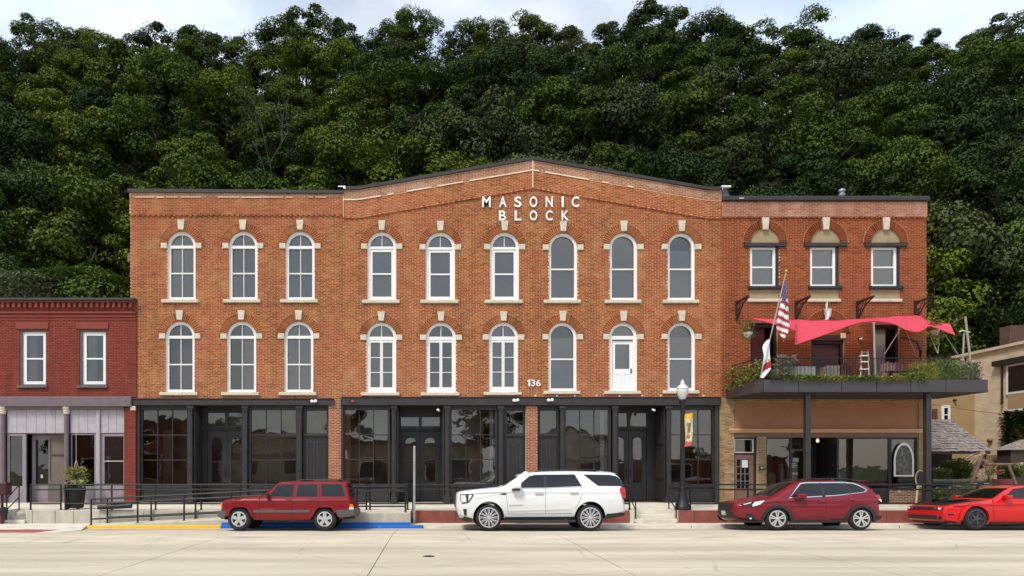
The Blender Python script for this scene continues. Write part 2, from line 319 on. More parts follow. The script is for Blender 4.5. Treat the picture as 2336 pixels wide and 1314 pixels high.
# bulb-out at the left with red pavers
def GP(px, py, z=-.05): D = (EYE - z) * F / (py - CY); return ((px - CX) * D / F, D)
edge = [GP(-260, 1246), GP(0, 1230), GP(90, 1218), GP(185, 1208.5), (XY0, YK - .02), (XY0, YW), (-30, YW)]
struct('pavement_corner', MB().prismz(edge, -.3, -.05), M_CONC)
inner = [GP(-260, 1241), GP(0, 1226.5), GP(85, 1214.5), GP(135, 1208.8), GP(60, 1208), GP(-260, 1211)]
struct('paver_strip', MB().prismz(inner, -.1, -.044), M_PAVER)
# raised platform with notches for the two flights of steps
PZ0, PZ1 = .406, .44            # platform height at its edge and at the facade
S1a, S1b = (1447 - CX) / 65.84, (1543 - CX) / 65.84
S0a, S0b = (14 - CX) / 65.84, (60 - CX) / 65.84
YS = YW + .66
def slab(b, xa, xb, ya, yb):
    za = PZ0 + (PZ1 - PZ0) * (ya - YW) / (YF - YW); zb = PZ0 + (PZ1 - PZ0) * (yb - YW) / (YF - YW)
    b.add([(xa, ya, -.3), (xb, ya, -.3), (xb, yb, -.3), (xa, yb, -.3), (xa, ya, za), (xb, ya, za), (xb, yb, zb), (xa, yb, zb)],
          [(0, 1, 5, 4), (1, 2, 6, 5), (2, 3, 7, 6), (3, 0, 4, 7), (4, 5, 6, 7)])
plat = struct('platform', MB(), M_CONC)
b = MB(); slab(b, -40, 45, YS, YF + .3); slab(b, -40, S0a, YW, YS); slab(b, S0b, S1a, YW, YS); slab(b, S1b, 45, YW, YS)
bpy.data.objects.remove(plat); plat = struct('platform', b, M_CONC)
px0 = -40
for k in range(28):
    xj = -22 + k * 1.75
    MB().box(xj - .005, xj + .005, YW + .7, YF - .5, .38, PZ0 + .045).build('platform_joint', M_JOINT, plat) if False else None
# painted and bare wall panels in front of the platform
def panels(xs, m, name, par, h0=-.2, h1=PZ0, proud=.06):
    for i in range(len(xs) - 1):
        MB().bevbox(xs[i] + .006, xs[i + 1] - .006, YW - proud, YW + .004, h0, h1 - .004, .012).build(name, m, par)
P65 = lambda p: (p - CX) / 65.84
panels([P65(p) for p in (63, 76, 128, 170, 230, 330, 450, 560, 680, 800, 935)], M_CONCW, 'wall_panel', plat)
panels([P65(p) for p in (938, 946, 1040, 1140, 1250, 1350, 1436)], M_REDW, 'wall_panel', plat)
panels([P65(p) for p in (1547, 1584, 1690, 1800, 1910, 2020, 2130, 2240, 2350)], M_REDW, 'wall_panel', plat)
panels([-17.0, P65(14)], M_REDW, 'wall_panel', plat)
# steps
def steps(xa, xb, nm, lab, n=3):
    t = thing(nm, lab, 'steps', ((xa + xb) / 2, YW, -.04))
    h = (PZ0 + .04) / (n + .0)
    for k in range(n - 1 if n > 1 else 1):
        z1 = -.04 + h * (k + 1)
        MB().bevbox(xa + .004, xb - .004, YW - .10 + .31 * k, YS + .02, z1 - h if k else -.25, z1, .012).build('step', M_CONC, t)
    MB().bevbox(xa + .004, xb - .004, YW - .10 + .31 * (n - 1), YS + .03, PZ0 - h, PZ0 + .006, .012).build('step', M_CONC, t)
    return t
steps(S1a, S1b, 'concrete_steps', 'concrete steps up to the platform beside the lamp post')
steps(S0a, S0b, 'concrete_steps', 'concrete steps at the left end beside the red wall', 4)
# step along the shop fronts
b = MB().box(xf(-60), xf(1641), YF - .42, YF + .25, .3, .545)
struct('shop_step', b, M_CONC)
struct('shop_step_right', MB().box(xf(1641) + .004, xf(2113), YF - .36, YF + .25, .3, .53), M_CONC)
# ================================================================ brick wall, window and shop front builders
CH, BL, BJ = .0634, .21, .0185
_bm = MB().bevbox(-(BL - BJ) / 2, (BL - BJ) / 2, 0, .05, -(CH - BJ) / 2, (CH - BJ) / 2, .003)
BRICK_ME = {}
def brick_me(m):
    if m.name not in BRICK_ME: BRICK_ME[m.name] = _bm.mesh('brick', m)
    return BRICK_ME[m.name]
def cut(iv, a, b):
    out = []
    for (p, q) in iv:
        if b <= p or a >= q: out.append((p, q)); continue
        if a > p: out.append((p, a))
        if b < q: out.append((b, q))
    return out
def arch_open(cx, hw, zb, zs, rout):
    def f(z):
        if z < zb: return None
        if z <= zs: return (cx - hw, cx + hw)
        d = z - zs
        if d >= rout: return None
        h = math.sqrt(rout * rout - d * d); return (cx - h, cx + h)
    return f
def rect_open(xa, xb, za, zb):
    return lambda z: (xa, xb) if za < z < zb else None
def brick_wall(par, x0, x1, z0, z1, y, openings, mb_, mm, singles=300, shear=None, top=None, depth=.22, name='brickwork', skip_single=False, single_z=None):
    """running-bond wall of real bricks; shear(x) lifts courses, top(x) clips them"""
    br = MB(); bk = MB(); n = int(round((z1 - z0) / CH)); sing = []; loose = []
    sh = shear or (lambda x: 0.0)
    for k in range(n):
        za = z0 + k * CH; zm = za + CH / 2; iv = [(x0, x1)]
        if top:
            ok = [x for x in [x0 + (x1 - x0) * i / 400 for i in range(401)] if top(x) > za + CH * .6]
            if not ok: continue
            # clip on both sides of a gable
            lo, hi = min(ok), max(ok); iv = [(lo, hi)]
        for f in openings:
            r = f(zm)
            if r: iv = cut(iv, *r)
        for (p, q) in iv:
            if q - p < .02: continue
            if shear:
                m = max(1, int((q - p) / .5)); xs = [p + (q - p) * i / m for i in range(m + 1)]
                for i in range(m):
                    a, c = xs[i], xs[i + 1]; s0, s1 = sh(a), sh(c)
                    bk.add([(a, y + .012, za + s0), (c, y + .012, za + s1), (c, y + .012, za + CH + s1), (a, y + .012, za + CH + s0)], [(0, 1, 2, 3)])
            else: bk.box(p, q, y + .012, y + depth, za, za + CH)
            off = (BL / 2 if k % 2 else 0) + (.013 * ((k * 7) % 5) / 5)
            i0 = math.floor((p - off) / BL); x = i0 * BL + off
            while x < q:
                a, c = max(p, x + BJ / 2), min(q, x + BL - BJ / 2); x += BL
                if c - a < .03: continue
                jz = rnd.uniform(-.0012, .0012); dy = rnd.uniform(-.004, .003)
                if not shear and c - a > BL - BJ - .001 and (single_z is None or zm < single_z): loose.append(((a + c) / 2, zm + jz, dy, len(sing)))
                sing.append((a, c, za + BJ / 2 + jz, za + CH - BJ / 2 + jz, dy))
    pick = set()
    if singles and loose:
        loose.sort(key=lambda t: t[1]); pick = {t[3] for t in loose[:singles]}
    me = brick_me(mb_)
    for i, (a, c, za, zb, dy) in enumerate(sing):
        if i in pick: inst('brick', me, par, ((a + c) / 2, y + dy, (za + zb) / 2)); continue
        s0, s1 = sh(a), sh(c)
        br.add([(a, y + dy, za + s0), (c, y + dy, za + s1), (c, y + dy, zb + s1), (a, y + dy, zb + s0), (a, y + .02, za + s0), (c, y + .02, za + s1), (c, y + .02, zb + s1), (a, y + .02, zb + s0)],
               [(0, 1, 2, 3), (4, 5, 1, 0), (5, 6, 2, 1), (6, 7, 3, 2), (7, 4, 0, 3)])
    w = bk.build('wall', mm, par); o = br.build(name, mb_, par); o['kind'] = 'stuff'
    return w
# --- arches
R_IN, R_OUT = .555, .84
def arch_ring(par, cx, zs, y, mb_, mm, hw, rout, n=13, key=R(9)):
    a = MB(); ns = 40
    def arc(r): return [(cx + r * math.cos(math.pi * i / ns), zs + r * math.sin(math.pi * i / ns)) for i in range(ns + 1)]
    o, i_ = arc(rout), arc(hw)
    for k in range(ns): a.prism([o[k], o[k + 1], i_[k + 1], i_[k]][::-1], y + .012, y + .22)
    ro = arc(rout + .018)
    for k in range(ns): a.prism([ro[k], ro[k + 1], o[k + 1], o[k]][::-1], y - .03, y + .02, 1)
    A = a.build('arch', [M_GAP, M_BRICK3], par)
    step = (math.pi / 2 - key) / n; keyname = ('v', round(hw, 3), round(rout, 3), mb_.name)
    if keyname not in BRICK_ME:
        g = step * .17; rr = (hw + .012, rout - .008); half = step / 2 - g
        pts = [(rr[0] * math.sin(-half), rr[0] * math.cos(half)), (rr[0] * math.sin(half), rr[0] * math.cos(half)), (rr[1] * math.sin(half), rr[1] * math.cos(half)), (rr[1] * math.sin(-half), rr[1] * math.cos(half))]
        BRICK_ME[keyname] = MB().prism(pts, -.025, .02).mesh('arch_brick', M_ARCH if mb_ is M_BRICK else mb_)
    for s in (-1, 1):
        for k in range(n):
            inst('arch_brick', BRICK_ME[keyname], A, (cx, y + rnd.uniform(-.004, .004), zs), (0, s * (key + step * (k + .5)), 0))
    return A
def keystone(par, cx, z0, z1, y, w0=.10, w1=.135):
    MB().prism([(cx - w0, z0), (cx + w0, z0), (cx + w1, z1), (cx - w1, z1)], y - .075, y + .1).build('keystone', M_STONE, par)
def arch_loop(cx, hw, zb, zs, ns=20):
    return [(cx - hw, zb), (cx + hw, zb)] + [(cx + hw * math.cos(math.pi * i / ns), zs + hw * math.sin(math.pi * i / ns)) for i in range(ns + 1)]
def pane(par, poly, y, m=None):
    # slightly uneven glazing: every pane leans a hair differently
    cxm = sum(p[0] for p in poly) / len(poly); czm = sum(p[1] for p in poly) / len(poly); tx, tz = rnd.uniform(-.004, .004), rnd.uniform(-.004, .004)
    n = len(poly); vs = [(p[0], y + (p[0] - cxm) * tx + (p[1] - czm) * tz, p[1]) for p in poly]
    return MB().add(vs, [tuple(range(n))]).build('pane', m or M_GLASS, par)
def rect(xa, xb, za, zb): return [(xa, za), (xb, za), (xb, zb), (xa, zb)]
def half_fan(cx, r, zs, side, ns=10, gap=.012):
    """quarter of a fanlight"""
    pts = [(cx + side * gap, zs)]
    a0 = math.asin(min(1, gap / r))
    pts += [(cx + side * r * math.cos(t), zs + r * math.sin(t)) for t in [i * (math.pi / 2 - a0) / ns for i in range(ns + 1)]]
    return pts if side > 0 else pts[::-1]
def window(par, cx, hw, zb, zs, y, style, blind=None, blind_top=None):
    """arched white window; style: 'two' = 2x2 sashes, 'one' = single lights with fan, 'plain' = no fan, 'french' = 3x2 doors, 'door'"""
    t = {'two': .105, 'one': .165, 'plain': .10, 'french': .13, 'door': .11}[style]; yo = y + .09; ns = 24
    wdw = MB(); outer = arch_loop(cx, hw, zb, zs, ns); ti = .105 if style != 'plain' else .10
    inner = [(cx - hw + ti, zb + .11), (cx + hw - ti, zb + .11)] + [(cx + (hw - ti) * math.cos(math.pi * i / ns), zs + (hw - ti) * math.sin(math.pi * i / ns)) for i in range(ns + 1)]
    wdw.ring(outer, inner, yo, yo + .13)
    o2 = arch_loop(cx, hw, zb, zs, ns); i2 = arch_loop(cx, hw - .04, zb + .03, zs, ns); wdw.ring(o2, i2, yo - .025, yo + .001)
    fr = wdw.build('window', M_WHITE, par)
    bar = lambda nm, xa, xb, za, zc, d=.02, th=.09: MB().bevbox(xa, xb, yo + d, yo + d + th, za, zc, .008).build(nm, M_WHITE, fr)
    iw = hw - ti + .004; yg = yo + .075
    if style == 'plain':
        zm = zb + (zs + hw - zb) * .47; zbar = zs - .1
        bar('meeting_rail', cx - iw, cx + iw, zm - .028, zm + .03)
        pane(fr, rect(cx - iw, cx + iw, zb + .11, zm - .02), yg)
        ns2 = 20; r = hw - ti + .004
        pane(fr, [(cx - iw, zm), (cx + iw, zm)] + [(cx + r * math.cos(math.pi * i / ns2), zs + r * math.sin(math.pi * i / ns2)) for i in range(ns2 + 1)], yg + .02)
    else:
        zt = zs - .03; th = {'two': .055, 'one': .05, 'french': .07, 'door': .07}[style]
        bar('transom_bar', cx - iw, cx + iw, zt - th, zt + th, -.005)
        r = hw - ti + .004
        if style == 'door':
            ns2 = 20; pane(fr, [(cx + r * math.cos(math.pi * i / ns2), zt + th - .01 + r * .96 * math.sin(math.pi * i / ns2)) for i in range(ns2 + 1)], yg)
        else:
            for s in (-1, 1): pane(fr, half_fan(cx, r, zt + th - .01, s), yg)
            bar('muntin', cx - .014, cx + .014, zt + th, zs + hw - ti + .02)
        zl = zt - th
        if style == 'two':
            zm = zb + (zl - zb) * .52
            bar('meeting_rail', cx - iw, cx + iw, zm - .026, zm + .026)
            bar('muntin', cx - .014, cx + .014, zb + .1, zm - .026); bar('muntin', cx - .014, cx + .014, zm + .026, zl)
            for s in (-1, 1):
                xa, xb = sorted((cx + s * .014, cx + s * iw)); pane(fr, rect(xa, xb, zb + .1, zm - .02), yg); pane(fr, rect(xa, xb, zm + .02, zl), yg + .02)
        elif style == 'one':
            zm = zb + (zl - zb) * .52; sw = hw - .19
            for s in (-1, 1):
                xa, xb = sorted((cx + s * sw, cx + s * iw)); bar('sash_stile', xa, xb, zb + .1, zl)
            bar('meeting_rail', cx - sw - .03, cx + sw + .03, zm - .03, zm + .03, .01); bar('head_rail', cx - sw, cx + sw, zl - .10, zl); bar('sill_rail', cx - sw, cx + sw, zb + .1, zb + .16)
            pane(fr, rect(cx - sw, cx + sw, zb + .16, zm - .03), yg); pane(fr, rect(cx - sw, cx + sw, zm + .03, zl - .1), yg + .015)
        elif style == 'french':
            iw2 = iw - .05
            for s in (-1, 1):
                xa, xb = sorted((cx + s * iw2, cx + s * iw)); bar('door_stile', xa, xb, zb + .1, zl, .01)
            bar('door_stile', cx - .055, cx - .003, zb + .1, zl, .005); bar('door_stile', cx + .003, cx + .055, zb + .1, zl, .005)
            za, zc = zb + .21, zl - .085; dz = (zc - za) / 3
            bar('bottom_rail', cx - iw2, cx + iw2, zb + .1, za, .01); bar('head_rail', cx - iw2, cx + iw2, zc, zl, .01)
            for s in (-1, 1):
                xa, xb = sorted((cx + s * .055, cx + s * iw2))
                for k in range(3):
                    pane(fr, rect(xa, xb, za + k * dz, za + (k + 1) * dz), yg)
                    if k: bar('glazing_bar', xa, xb, za + k * dz - .014, za + k * dz + .014, .02)
        elif style == 'door':
            dw = .395; zd0 = zb + .02
            for s in (-1, 1):
                xa, xb = sorted((cx + s * dw, cx + s * iw)); bar('jamb', xa, xb, zb + .1, zl, .0)
            gx, gz0, gz1 = .275, zb + .86, zl - .17
            leaf = MB().ring(rect(cx - dw, cx + dw, zd0, zl - .04), rect(cx - gx, cx + gx, gz0, gz1), yo + .06, yo + .11)
            lf = leaf.build('door_leaf', M_WHITE, fr)
            for s in (-1, 1):
                xa, xb = sorted((cx + s * .045, cx + s * .29))
                MB().ring(rect(xa, xb, zb + .13, zb + .70), rect(xa + .03, xb - .03, zb + .16, zb + .67), yo + .045, yo + .06).build('door_panel', M_WHITE, fr)
            pane(fr, rect(cx - gx, cx + gx, gz0, gz1), yo + .085)
            MB().box(cx + .315, cx + .355, yo + .03, yo + .06, zb + .70, zb + .87).build('door_handle', M_BLACK, fr)
    # blind or room behind the glass
    if blind:
        bt = blind_top if blind_top else zs + hw - .06
        poly = [(cx - hw + .03, zb + .05), (cx + hw - .03, zb + .05)]
        for i in range(21):
            a = math.pi * i / 20; z = zs + (hw - .03) * math.sin(a); poly.append((cx + (hw - .03) * math.cos(a), min(z, bt)))
        MB().prism(poly, yo + .20, yo + .204).build('blind', blind, fr)
    return fr
def dress(par, fr, cx, hw, zb, zs, y, key_c=0.0):
    """limestone sill and imposts"""
    MB().bevbox(cx - hw - .20, cx + hw + .13, y - .09, y + .10, zb - .125, zb, .015).build('sill', M_STONE, fr)
    for s in (-1, 1):
        xa, xb = sorted((cx + s * hw, cx + s * (hw + .235))); MB().bevbox(xa, xb, y - .05, y + .12, zs - .11, zs + .09, .012).build('impost', M_STONE, fr)
# ================================================================ the brick block
ZB = .547                                   # floor level at the shop fronts
M_ROOMW = mat('brown plaster', (.44, .34, .25), .9, var=.35, vscale=.7, dirt=(.20, .10, .07), dscale=.5, dlo=.5, dhi=.6)
def shell(par, x0, x1, ztop, zroof, depth=17, m=None, lower=4.25):
    m = m or M_MORTAR2
    b = MB(); b.box(x0, x0 + .25, YF + .22, YF + depth, 0, zroof); b.box(x1 - .25, x1, YF + .22, YF + depth, 0, zroof); b.box(x0 + .25, x1 - .25, YF + depth - .3, YF + depth, 0, zroof)
    b.build('side_wall', m, par)
    MB().box(x0 + .25, x1 - .25, YF + .22, YF + depth - .3, zroof - .9, zroof - .6).build('roof', M_COPE, par)
    MB().box(x0 + .25, x1 - .25, YF + .3, YF + depth - .3, lower, lower + .35).build('upper_floor', M_ROOM, par)
    MB().box(x0 + .25, x1 - .25, YF + .3, YF + depth - .3, .2, ZB - .01).build('ground_floor', M_ROOMF, par)
    MB().box(x0 + .25, x1 - .25, YF + 3.2, YF + 3.4, ZB, lower).build('partition', M_ROOMW, par)
    MB().box(x0 + .25, x1 - .25, YF + 3.6, YF + 3.8, lower + .36, zroof - .95).build('partition', M_ROOM, par)
def corbel(par, x0, x1, zfun, y, m, key):
    k = ('corbel', key)
    if k not in BRICK_ME: BRICK_ME[k] = MB().bevbox(-.062, .062, -.052, .03, -.034, .034, .006).mesh('corbel_brick', m)
    x = x0 + .09
    while x < x1 - .05:
        inst('corbel_brick', BRICK_ME[k], par, (x, y + rnd.uniform(-.004, .004), zfun(x) + rnd.uniform(-.004, .004))); x += .2
def arched_windows(par, specs, y, mb_, mm):
    ops = []
    for (pl, pr, pc, pb, style, blind, btop) in specs:
        cx = xf((pl + pr) / 2); hw = (pr - pl) / 120.0; zs = zf(pc) - hw; zb = zf(pb)
        ops.append(arch_open(cx, hw, zb, zs, R_OUT)); ops.append(rect_open(cx - hw - .235, cx + hw + .235, zs - .11, zs + .09)); ops.append(rect_open(cx - hw - .20, cx + hw + .13, zb - .125, zb + .001))
        A = arch_ring(par, cx, zs, y, mb_, mm, hw, R_OUT); keystone(A, cx, zs + hw + .06, zs + R_OUT + .13, y)
        fr = window(par, cx, hw, zb, zs, y, style, blind, zf(btop) if btop else None); dress(par, fr, cx, hw, zb, zs, y)
    return ops
# --- charcoal shop front pieces
def column(par, xa, xb, z1, y=YF - .03):
    b = MB(); b.bevbox(xa + .02, xb - .02, y, y + .2, ZB + .3, z1 - .18, .012)
    b.bevbox(xa - .02, xb + .02, y - .03, y + .2, ZB, ZB + .22, .02); b.bevbox(xa, xb, y - .015, y + .2, ZB + .22, ZB + .3, .015)
    b.bevbox(xa + .005, xb - .005, y - .012, y + .2, z1 - .18, z1 - .13, .01); b.bevbox(xa - .03, xb + .03, y - .03, y + .2, z1 - .13, z1, .02)
    b.bevbox(xa + .06, xb - .06, y - .014, y + .05, ZB + .42, z1 - .32, .01)
    b.lathe([(.035, 0), (.02, -.03)], ((xa + xb) / 2, y - .01, z1 - .24), 10, axis='y'); b.lathe([(.035, 0), (.02, -.03)], ((xa + xb) / 2, y - .01, ZB + 1.25), 10, axis='y')
    b.build('column', M_CHAR2, par)
def shop_window(par, ga, gb, zt, zl, z1, nx=3, nz=3, y=YF + .10):
    """glass ga..gb, zl..zt with nx x nz panes; kick panel below down to ZB; head up to z1"""
    f = MB(); f.ring(rect(ga - .09, gb + .09, zl - .14, z1), rect(ga, gb, zl, zt), y, y + .14)
    f.bevbox(ga - .1, gb + .1, y - .05, y + .02, zl - .12, zl - .05, .012)
    fr = f.build('display_window', M_CHAR, par)
    k = MB(); k.box(ga - .09, gb + .09, y + .03, y + .12, ZB, zl - .141); n = 2; w = (gb - ga + .1) / n
    for i in range(n):
        xa, xb = ga - .05 + i * w + .03, ga - .05 + (i + 1) * w - .03
        k.ring(rect(xa, xb, ZB + .08, zl - .2), rect(xa + .05, xb - .05, ZB + .13, zl - .25), y + .005, y + .031)
    k.build('kick_panel', M_CHAR2, par)
    dx, dz = (gb - ga) / nx, (zt - zl) / nz
    for i in range(1, nx): MB().bevbox(ga + i * dx - .016, ga + i * dx + .016, y + .03, y + .10, zl, zt, .008).build('muntin', M_CHAR2, fr)
    for j in range(1, nz): MB().bevbox(ga, gb, y + .035, y + .095, zl + j * dz - .016, zl + j * dz + .016, .008).build('muntin', M_CHAR2, fr)
    for i in range(nx):
        for j in range(nz): pane(fr, rect(ga + i * dx, ga + (i + 1) * dx, zl + j * dz, zl + (j + 1) * dz), y + .065, M_SGLASS)
def arched_leaf(fr, xa, xb, z0, z1, y, hinge):
    gx0, gx1 = xa + .17, xb - .17; r = (gx1 - gx0) / 2; cx = (gx0 + gx1) / 2; zs = z1 - .22 - r; zb = z0 + .72
    n = 12; loop = [(gx0, zb), (gx1, zb)] + [(cx + r * math.cos(math.pi * i / n), zs + r * .9 * math.sin(math.pi * i / n)) for i in range(n + 1)]
    outer = []
    for (px_, pz_) in loop:      # matching outer loop on the leaf rectangle
        dx, dz = px_ - cx, pz_ - (zb + zs) / 2
        s = min(((xb - xa) / 2) / max(abs(dx), 1e-6), ((z1 - z0)) / max(abs(dz), 1e-6))
        outer.append((min(xb, max(xa, cx + dx * 3)), min(z1, max(z0, (zb + zs) / 2 + dz * 3))))
    outer[0], outer[1] = (xa, z0), (xb, z0)
    lf = MB().ring(outer, loop, y, y + .05)
    lf.ring(rect(xa + .13, xb - .13, z0 + .14, z0 + .58), rect(xa + .17, xb - .17, z0 + .18, z0 + .54), y - .012, y + .002)
    lf.bevbox(gx0, gx1, y + .004, y + .04, (zb + zs) / 2 - .02, (zb + zs) / 2 + .02, .006)
    lf.build('door_leaf', M_CHAR, fr); pane(fr, loop, y + .03, M_SGLASS)
    hx = xb - .07 if hinge < 0 else xa + .07
    MB().tube([(hx, y - .05, z0 + .95), (hx, y - .05, z0 + 1.3)], .012, 6).build('door_handle', M_BLACK, fr)
def entrance(par, xa, xb, z1, dep=.85, tz=(938, 970), dz=978, leafs=None):
    """recessed double doors with a two-light transom; side panels in the recess"""
    y = YF + dep; b = MB()
    b.box(xa, xa + .06, YF + .1, y, ZB, z1); b.box(xb - .06, xb, YF + .1, y, ZB, z1)
    la, lb = leafs or (xa + .22, xb - .22)
    zt0, zt1 = zf(tz[1]) + .02, min(zf(tz[0]) + .02, z1 - .1); zd = zf(dz)
    cx = (la + lb) / 2
    b.box(xa + .06, la, y - .02, y + .1, ZB, z1); b.box(lb, xb - .06, y - .02, y + .1, ZB, z1)
    b.box(la, lb, y - .02, y + .1, zt1, z1); b.box(la, lb, y - .03, y + .1, zd, zt0)
    b.box(cx - .06, cx + .06, y - .015, y + .1, zt0, zt1)
    b.bevbox(la - .05, lb + .05, y - .07, y, zd + .02, zd + .08, .015)
    b.box(xa, xb, YF + .1, y + .1, z1, z1 + .05)
    fr = b.build('entrance', M_CHAR, par)
    for s in (xa + .06, xb - .06):
        d = 1 if s < cx else -1
        for (q0, q1) in ((ZB + .12, ZB + .75), (ZB + .9, ZB + 2.1), (ZB + 2.25, z1 - .2)):
            MB().box(min(s, s + d * .025), max(s, s + d * .025), YF + .25, y - .15, q0, q1).build('side_panel', M_CHAR2, fr)
    pane(fr, rect(la, cx - .06, zt0, zt1), y + .03, M_SGLASS); pane(fr, rect(cx + .06, lb, zt0, zt1), y + .03, M_SGLASS)
    arched_leaf(fr, la + .01, cx - .006, ZB + .03, zd - .01, y + .02, -1); arched_leaf(fr, cx + .006, lb - .01, ZB + .03, zd - .01, y + .02, 1)
def panel_door(par, xa, xb, z1, tz=(936, 988)):
    y = YF + .16; b = MB(); zt0, zt1 = zf(tz[1]), zf(tz[0])
    b.ring(rect(xa, xb, ZB, z1), rect(xa + .12, xb - .08, zt0, zt1), y, y + .1); b.bevbox(xa, xb, y - .06, y + .01, zt0 - .13, zt0 - .03, .015)
    fr = b.build('side_door', M_CHAR, par); pane(fr, rect(xa + .12, xb - .08, zt0, zt1), y + .05, M_SGLASS)
    w = (xb - xa - .2) / 2; z_ = zt0 - .22
    MB().bevbox(xa + .08, xb - .06, y - .025, y + .01, ZB + .03, z_, .01).build('door_leaf', M_CHAR, fr)
    for i in range(2):
        x = xa + .11 + i * w
        for (q0, q1) in ((ZB + .62, z_ - .1), (ZB + .14, ZB + .5)):
            MB().ring(rect(x + .03, x + w - .03, q0, q1), rect(x + .09, x + w - .09, q0 + .06, q1 - .06), y - .042, y - .025).build('door_panel', M_CHAR2, fr)
def spot_lamp(par, x, z):
    b = MB(); b.lathe([(.05, 0), (.05, -.05)], (x, YF - .10, z), 12, axis='y'); b.lathe([(.03, -.0), (.055, -.03), (.06, -.09), (.045, -.11)], (x - .07, YF - .15, z), 10, axis='y'); b.lathe([(.03, -.0), (.055, -.03), (.06, -.09), (.045, -.11)], (x + .07, YF - .15, z + .01), 10, axis='y')
    b.build('spot_lamp', M_WHITE, par, 40)
ZC = zf(925)                                # underside of the shop front beam
def beam(par, xa, xb, z0, z1):
    b = MB(); b.bevbox(xa, xb, YF - .10, YF + .2, z0, z1, .012); b.box(xa + .01, xb - .01, YF - .13, YF + .18, z1, z1 + .03); b.build('beam', M_CHAR2, par)
    x = xa + .3
    while x < xb - .2:
        MB().lathe([(.028, 0), (.028, -.006), (.012, -.02)], (x, YF - .10, (z0 + z1) / 2), 8, axis='y').build('bolt', M_CHAR2, par); x += 1.05

# ---------------- left building
bl = thing('brick_building', 'orange brick building with six arched windows and a flat parapet, left of the gabled one', 'building', (xf(540), YF, ZB))
x0, x1 = xf(297.5), xf(782.5)
sp = [(381.5, 446, 528, 683.5, 'two', M_BLIND, None), (522, 587, 528, 683.5, 'two', M_BLIND, None), (651.6, 717.7, 528, 683.5, 'two', M_BLIND, None),
      (377.3, 443.6, 733.4, 894.8, 'two', None, None), (517.5, 584.3, 733.4, 894.8, 'two', None, None), (648.4, 714.7, 733.4, 894.8, 'two', M_BLIND, None)]
ops = arched_windows(bl, sp, YF, M_BRICK, M_MORTAR)
MB().box(xf(551), xf(583), YF + .3, YF + .305, zf(893), zf(737)).build('half_curtain', M_BLIND, bl); MB().box(xf(385), xf(445), YF + .9, YF + .95, zf(893), zf(780)).build('brown_drape', M_ROOM, bl)
brick_wall(bl, x0, x1, zf(909.5), zf(492), YF, ops, M_BRICK, M_MORTAR)
zc = zf(492)
brick_wall(bl, x0 - .02, x1 + .02, zc + .03, zf(452), YF - .05, [], M_BRICK, M_MORTAR, 0, name='parapet_brickwork')
b = MB(); b.box(x0 - .02, x1 + .02, YF - .055, YF + .2, zf(452), zf(450.3), 1); x = x0 + .2
while x < x1 - .1:
    w_ = rnd.uniform(.15, .9); 
    if rnd.random() < .72: b.box(x, min(x1, x + w_), YF - .085, YF - .056, zf(452) - rnd.uniform(-.005, .012), zf(450.6))
    x += w_ + rnd.uniform(.01, .12)
b.build('mortar_ledge', [M_MORTARP, M_BRICK3], bl)
brick_wall(bl, x0 - .02, x1 + .02, zf(450.3), zf(440), YF - .06, [], M_BRICK3, M_MORTARP, 0, name='parapet_brickwork')
corbel(bl, x0, x1, lambda x: zc, YF, M_BRICK, 'a')
b = MB(); b.add([(x0 - .06, YF - .13, zf(440.5)), (x1 + .04, YF - .13, zf(443.5)), (x1 + .04, YF - .13, zf(436.5)), (x0 - .06, YF - .13, zf(433)), (x0 - .06, YF + .4, zf(440.5)), (x1 + .04, YF + .4, zf(443.5)), (x1 + .04, YF + .4, zf(436.5)), (x0 - .06, YF + .4, zf(433))],
       [(0, 1, 2, 3), (4, 7, 6, 5), (3, 2, 6, 7), (0, 4, 5, 1), (0, 3, 7, 4), (1, 5, 6, 2)]); b.build('coping', M_COPE, bl)
shell(bl, x0, x1, 0, zf(440))
beam(bl, xf(304), xf(763), ZC, zf(911))
MB().box(xf(300), xf(764), YF - .02, YF + .2, zf(911), zf(909)).build('mortar_bed', M_MORTAR2, bl)
for a, c in ((427, 440), (552.6, 565.4), (675.6, 689.6)): column(bl, xf(a), xf(c), ZC)
MB().bevbox(xf(312), xf(318), YF, YF + .2, ZB, ZC, .01).build('jamb', M_CHAR2, bl)
shop_window(bl, xf(322.5), xf(424.5), zf(935), zf(1107), ZC); shop_window(bl, xf(571), xf(673.5), zf(935), zf(1107), ZC)
entrance(bl, xf(440), xf(552.6), ZC, leafs=(xf(456), xf(549)), tz=(939, 971), dz=979); panel_door(bl, xf(690), xf(748.5), ZC)
brick_wall(bl, xf(749.5), xf(777.5), ZB, zf(909.5), YF - .01, [], M_BRICK, M_MORTARP, 0, name='pier_brickwork', depth=.4)
spot_lamp(bl, xf(718), zf(916.5))

b = MB(); b.tube([(xf(290.5), YF + .5, zf(690)), (xf(290.5), YF + .5, zf(526))], .05, 8); b.bevbox(xf(280), xf(287), YF + .4, YF + .55, zf(590), zf(570), .02); b.tube([(xf(279), YF + .6, zf(622)), (xf(288), YF + .5, zf(600))], .02, 6); b.build('conduit', mat('dull grey conduit', (.16, .14, .12), .7), bl, 40)
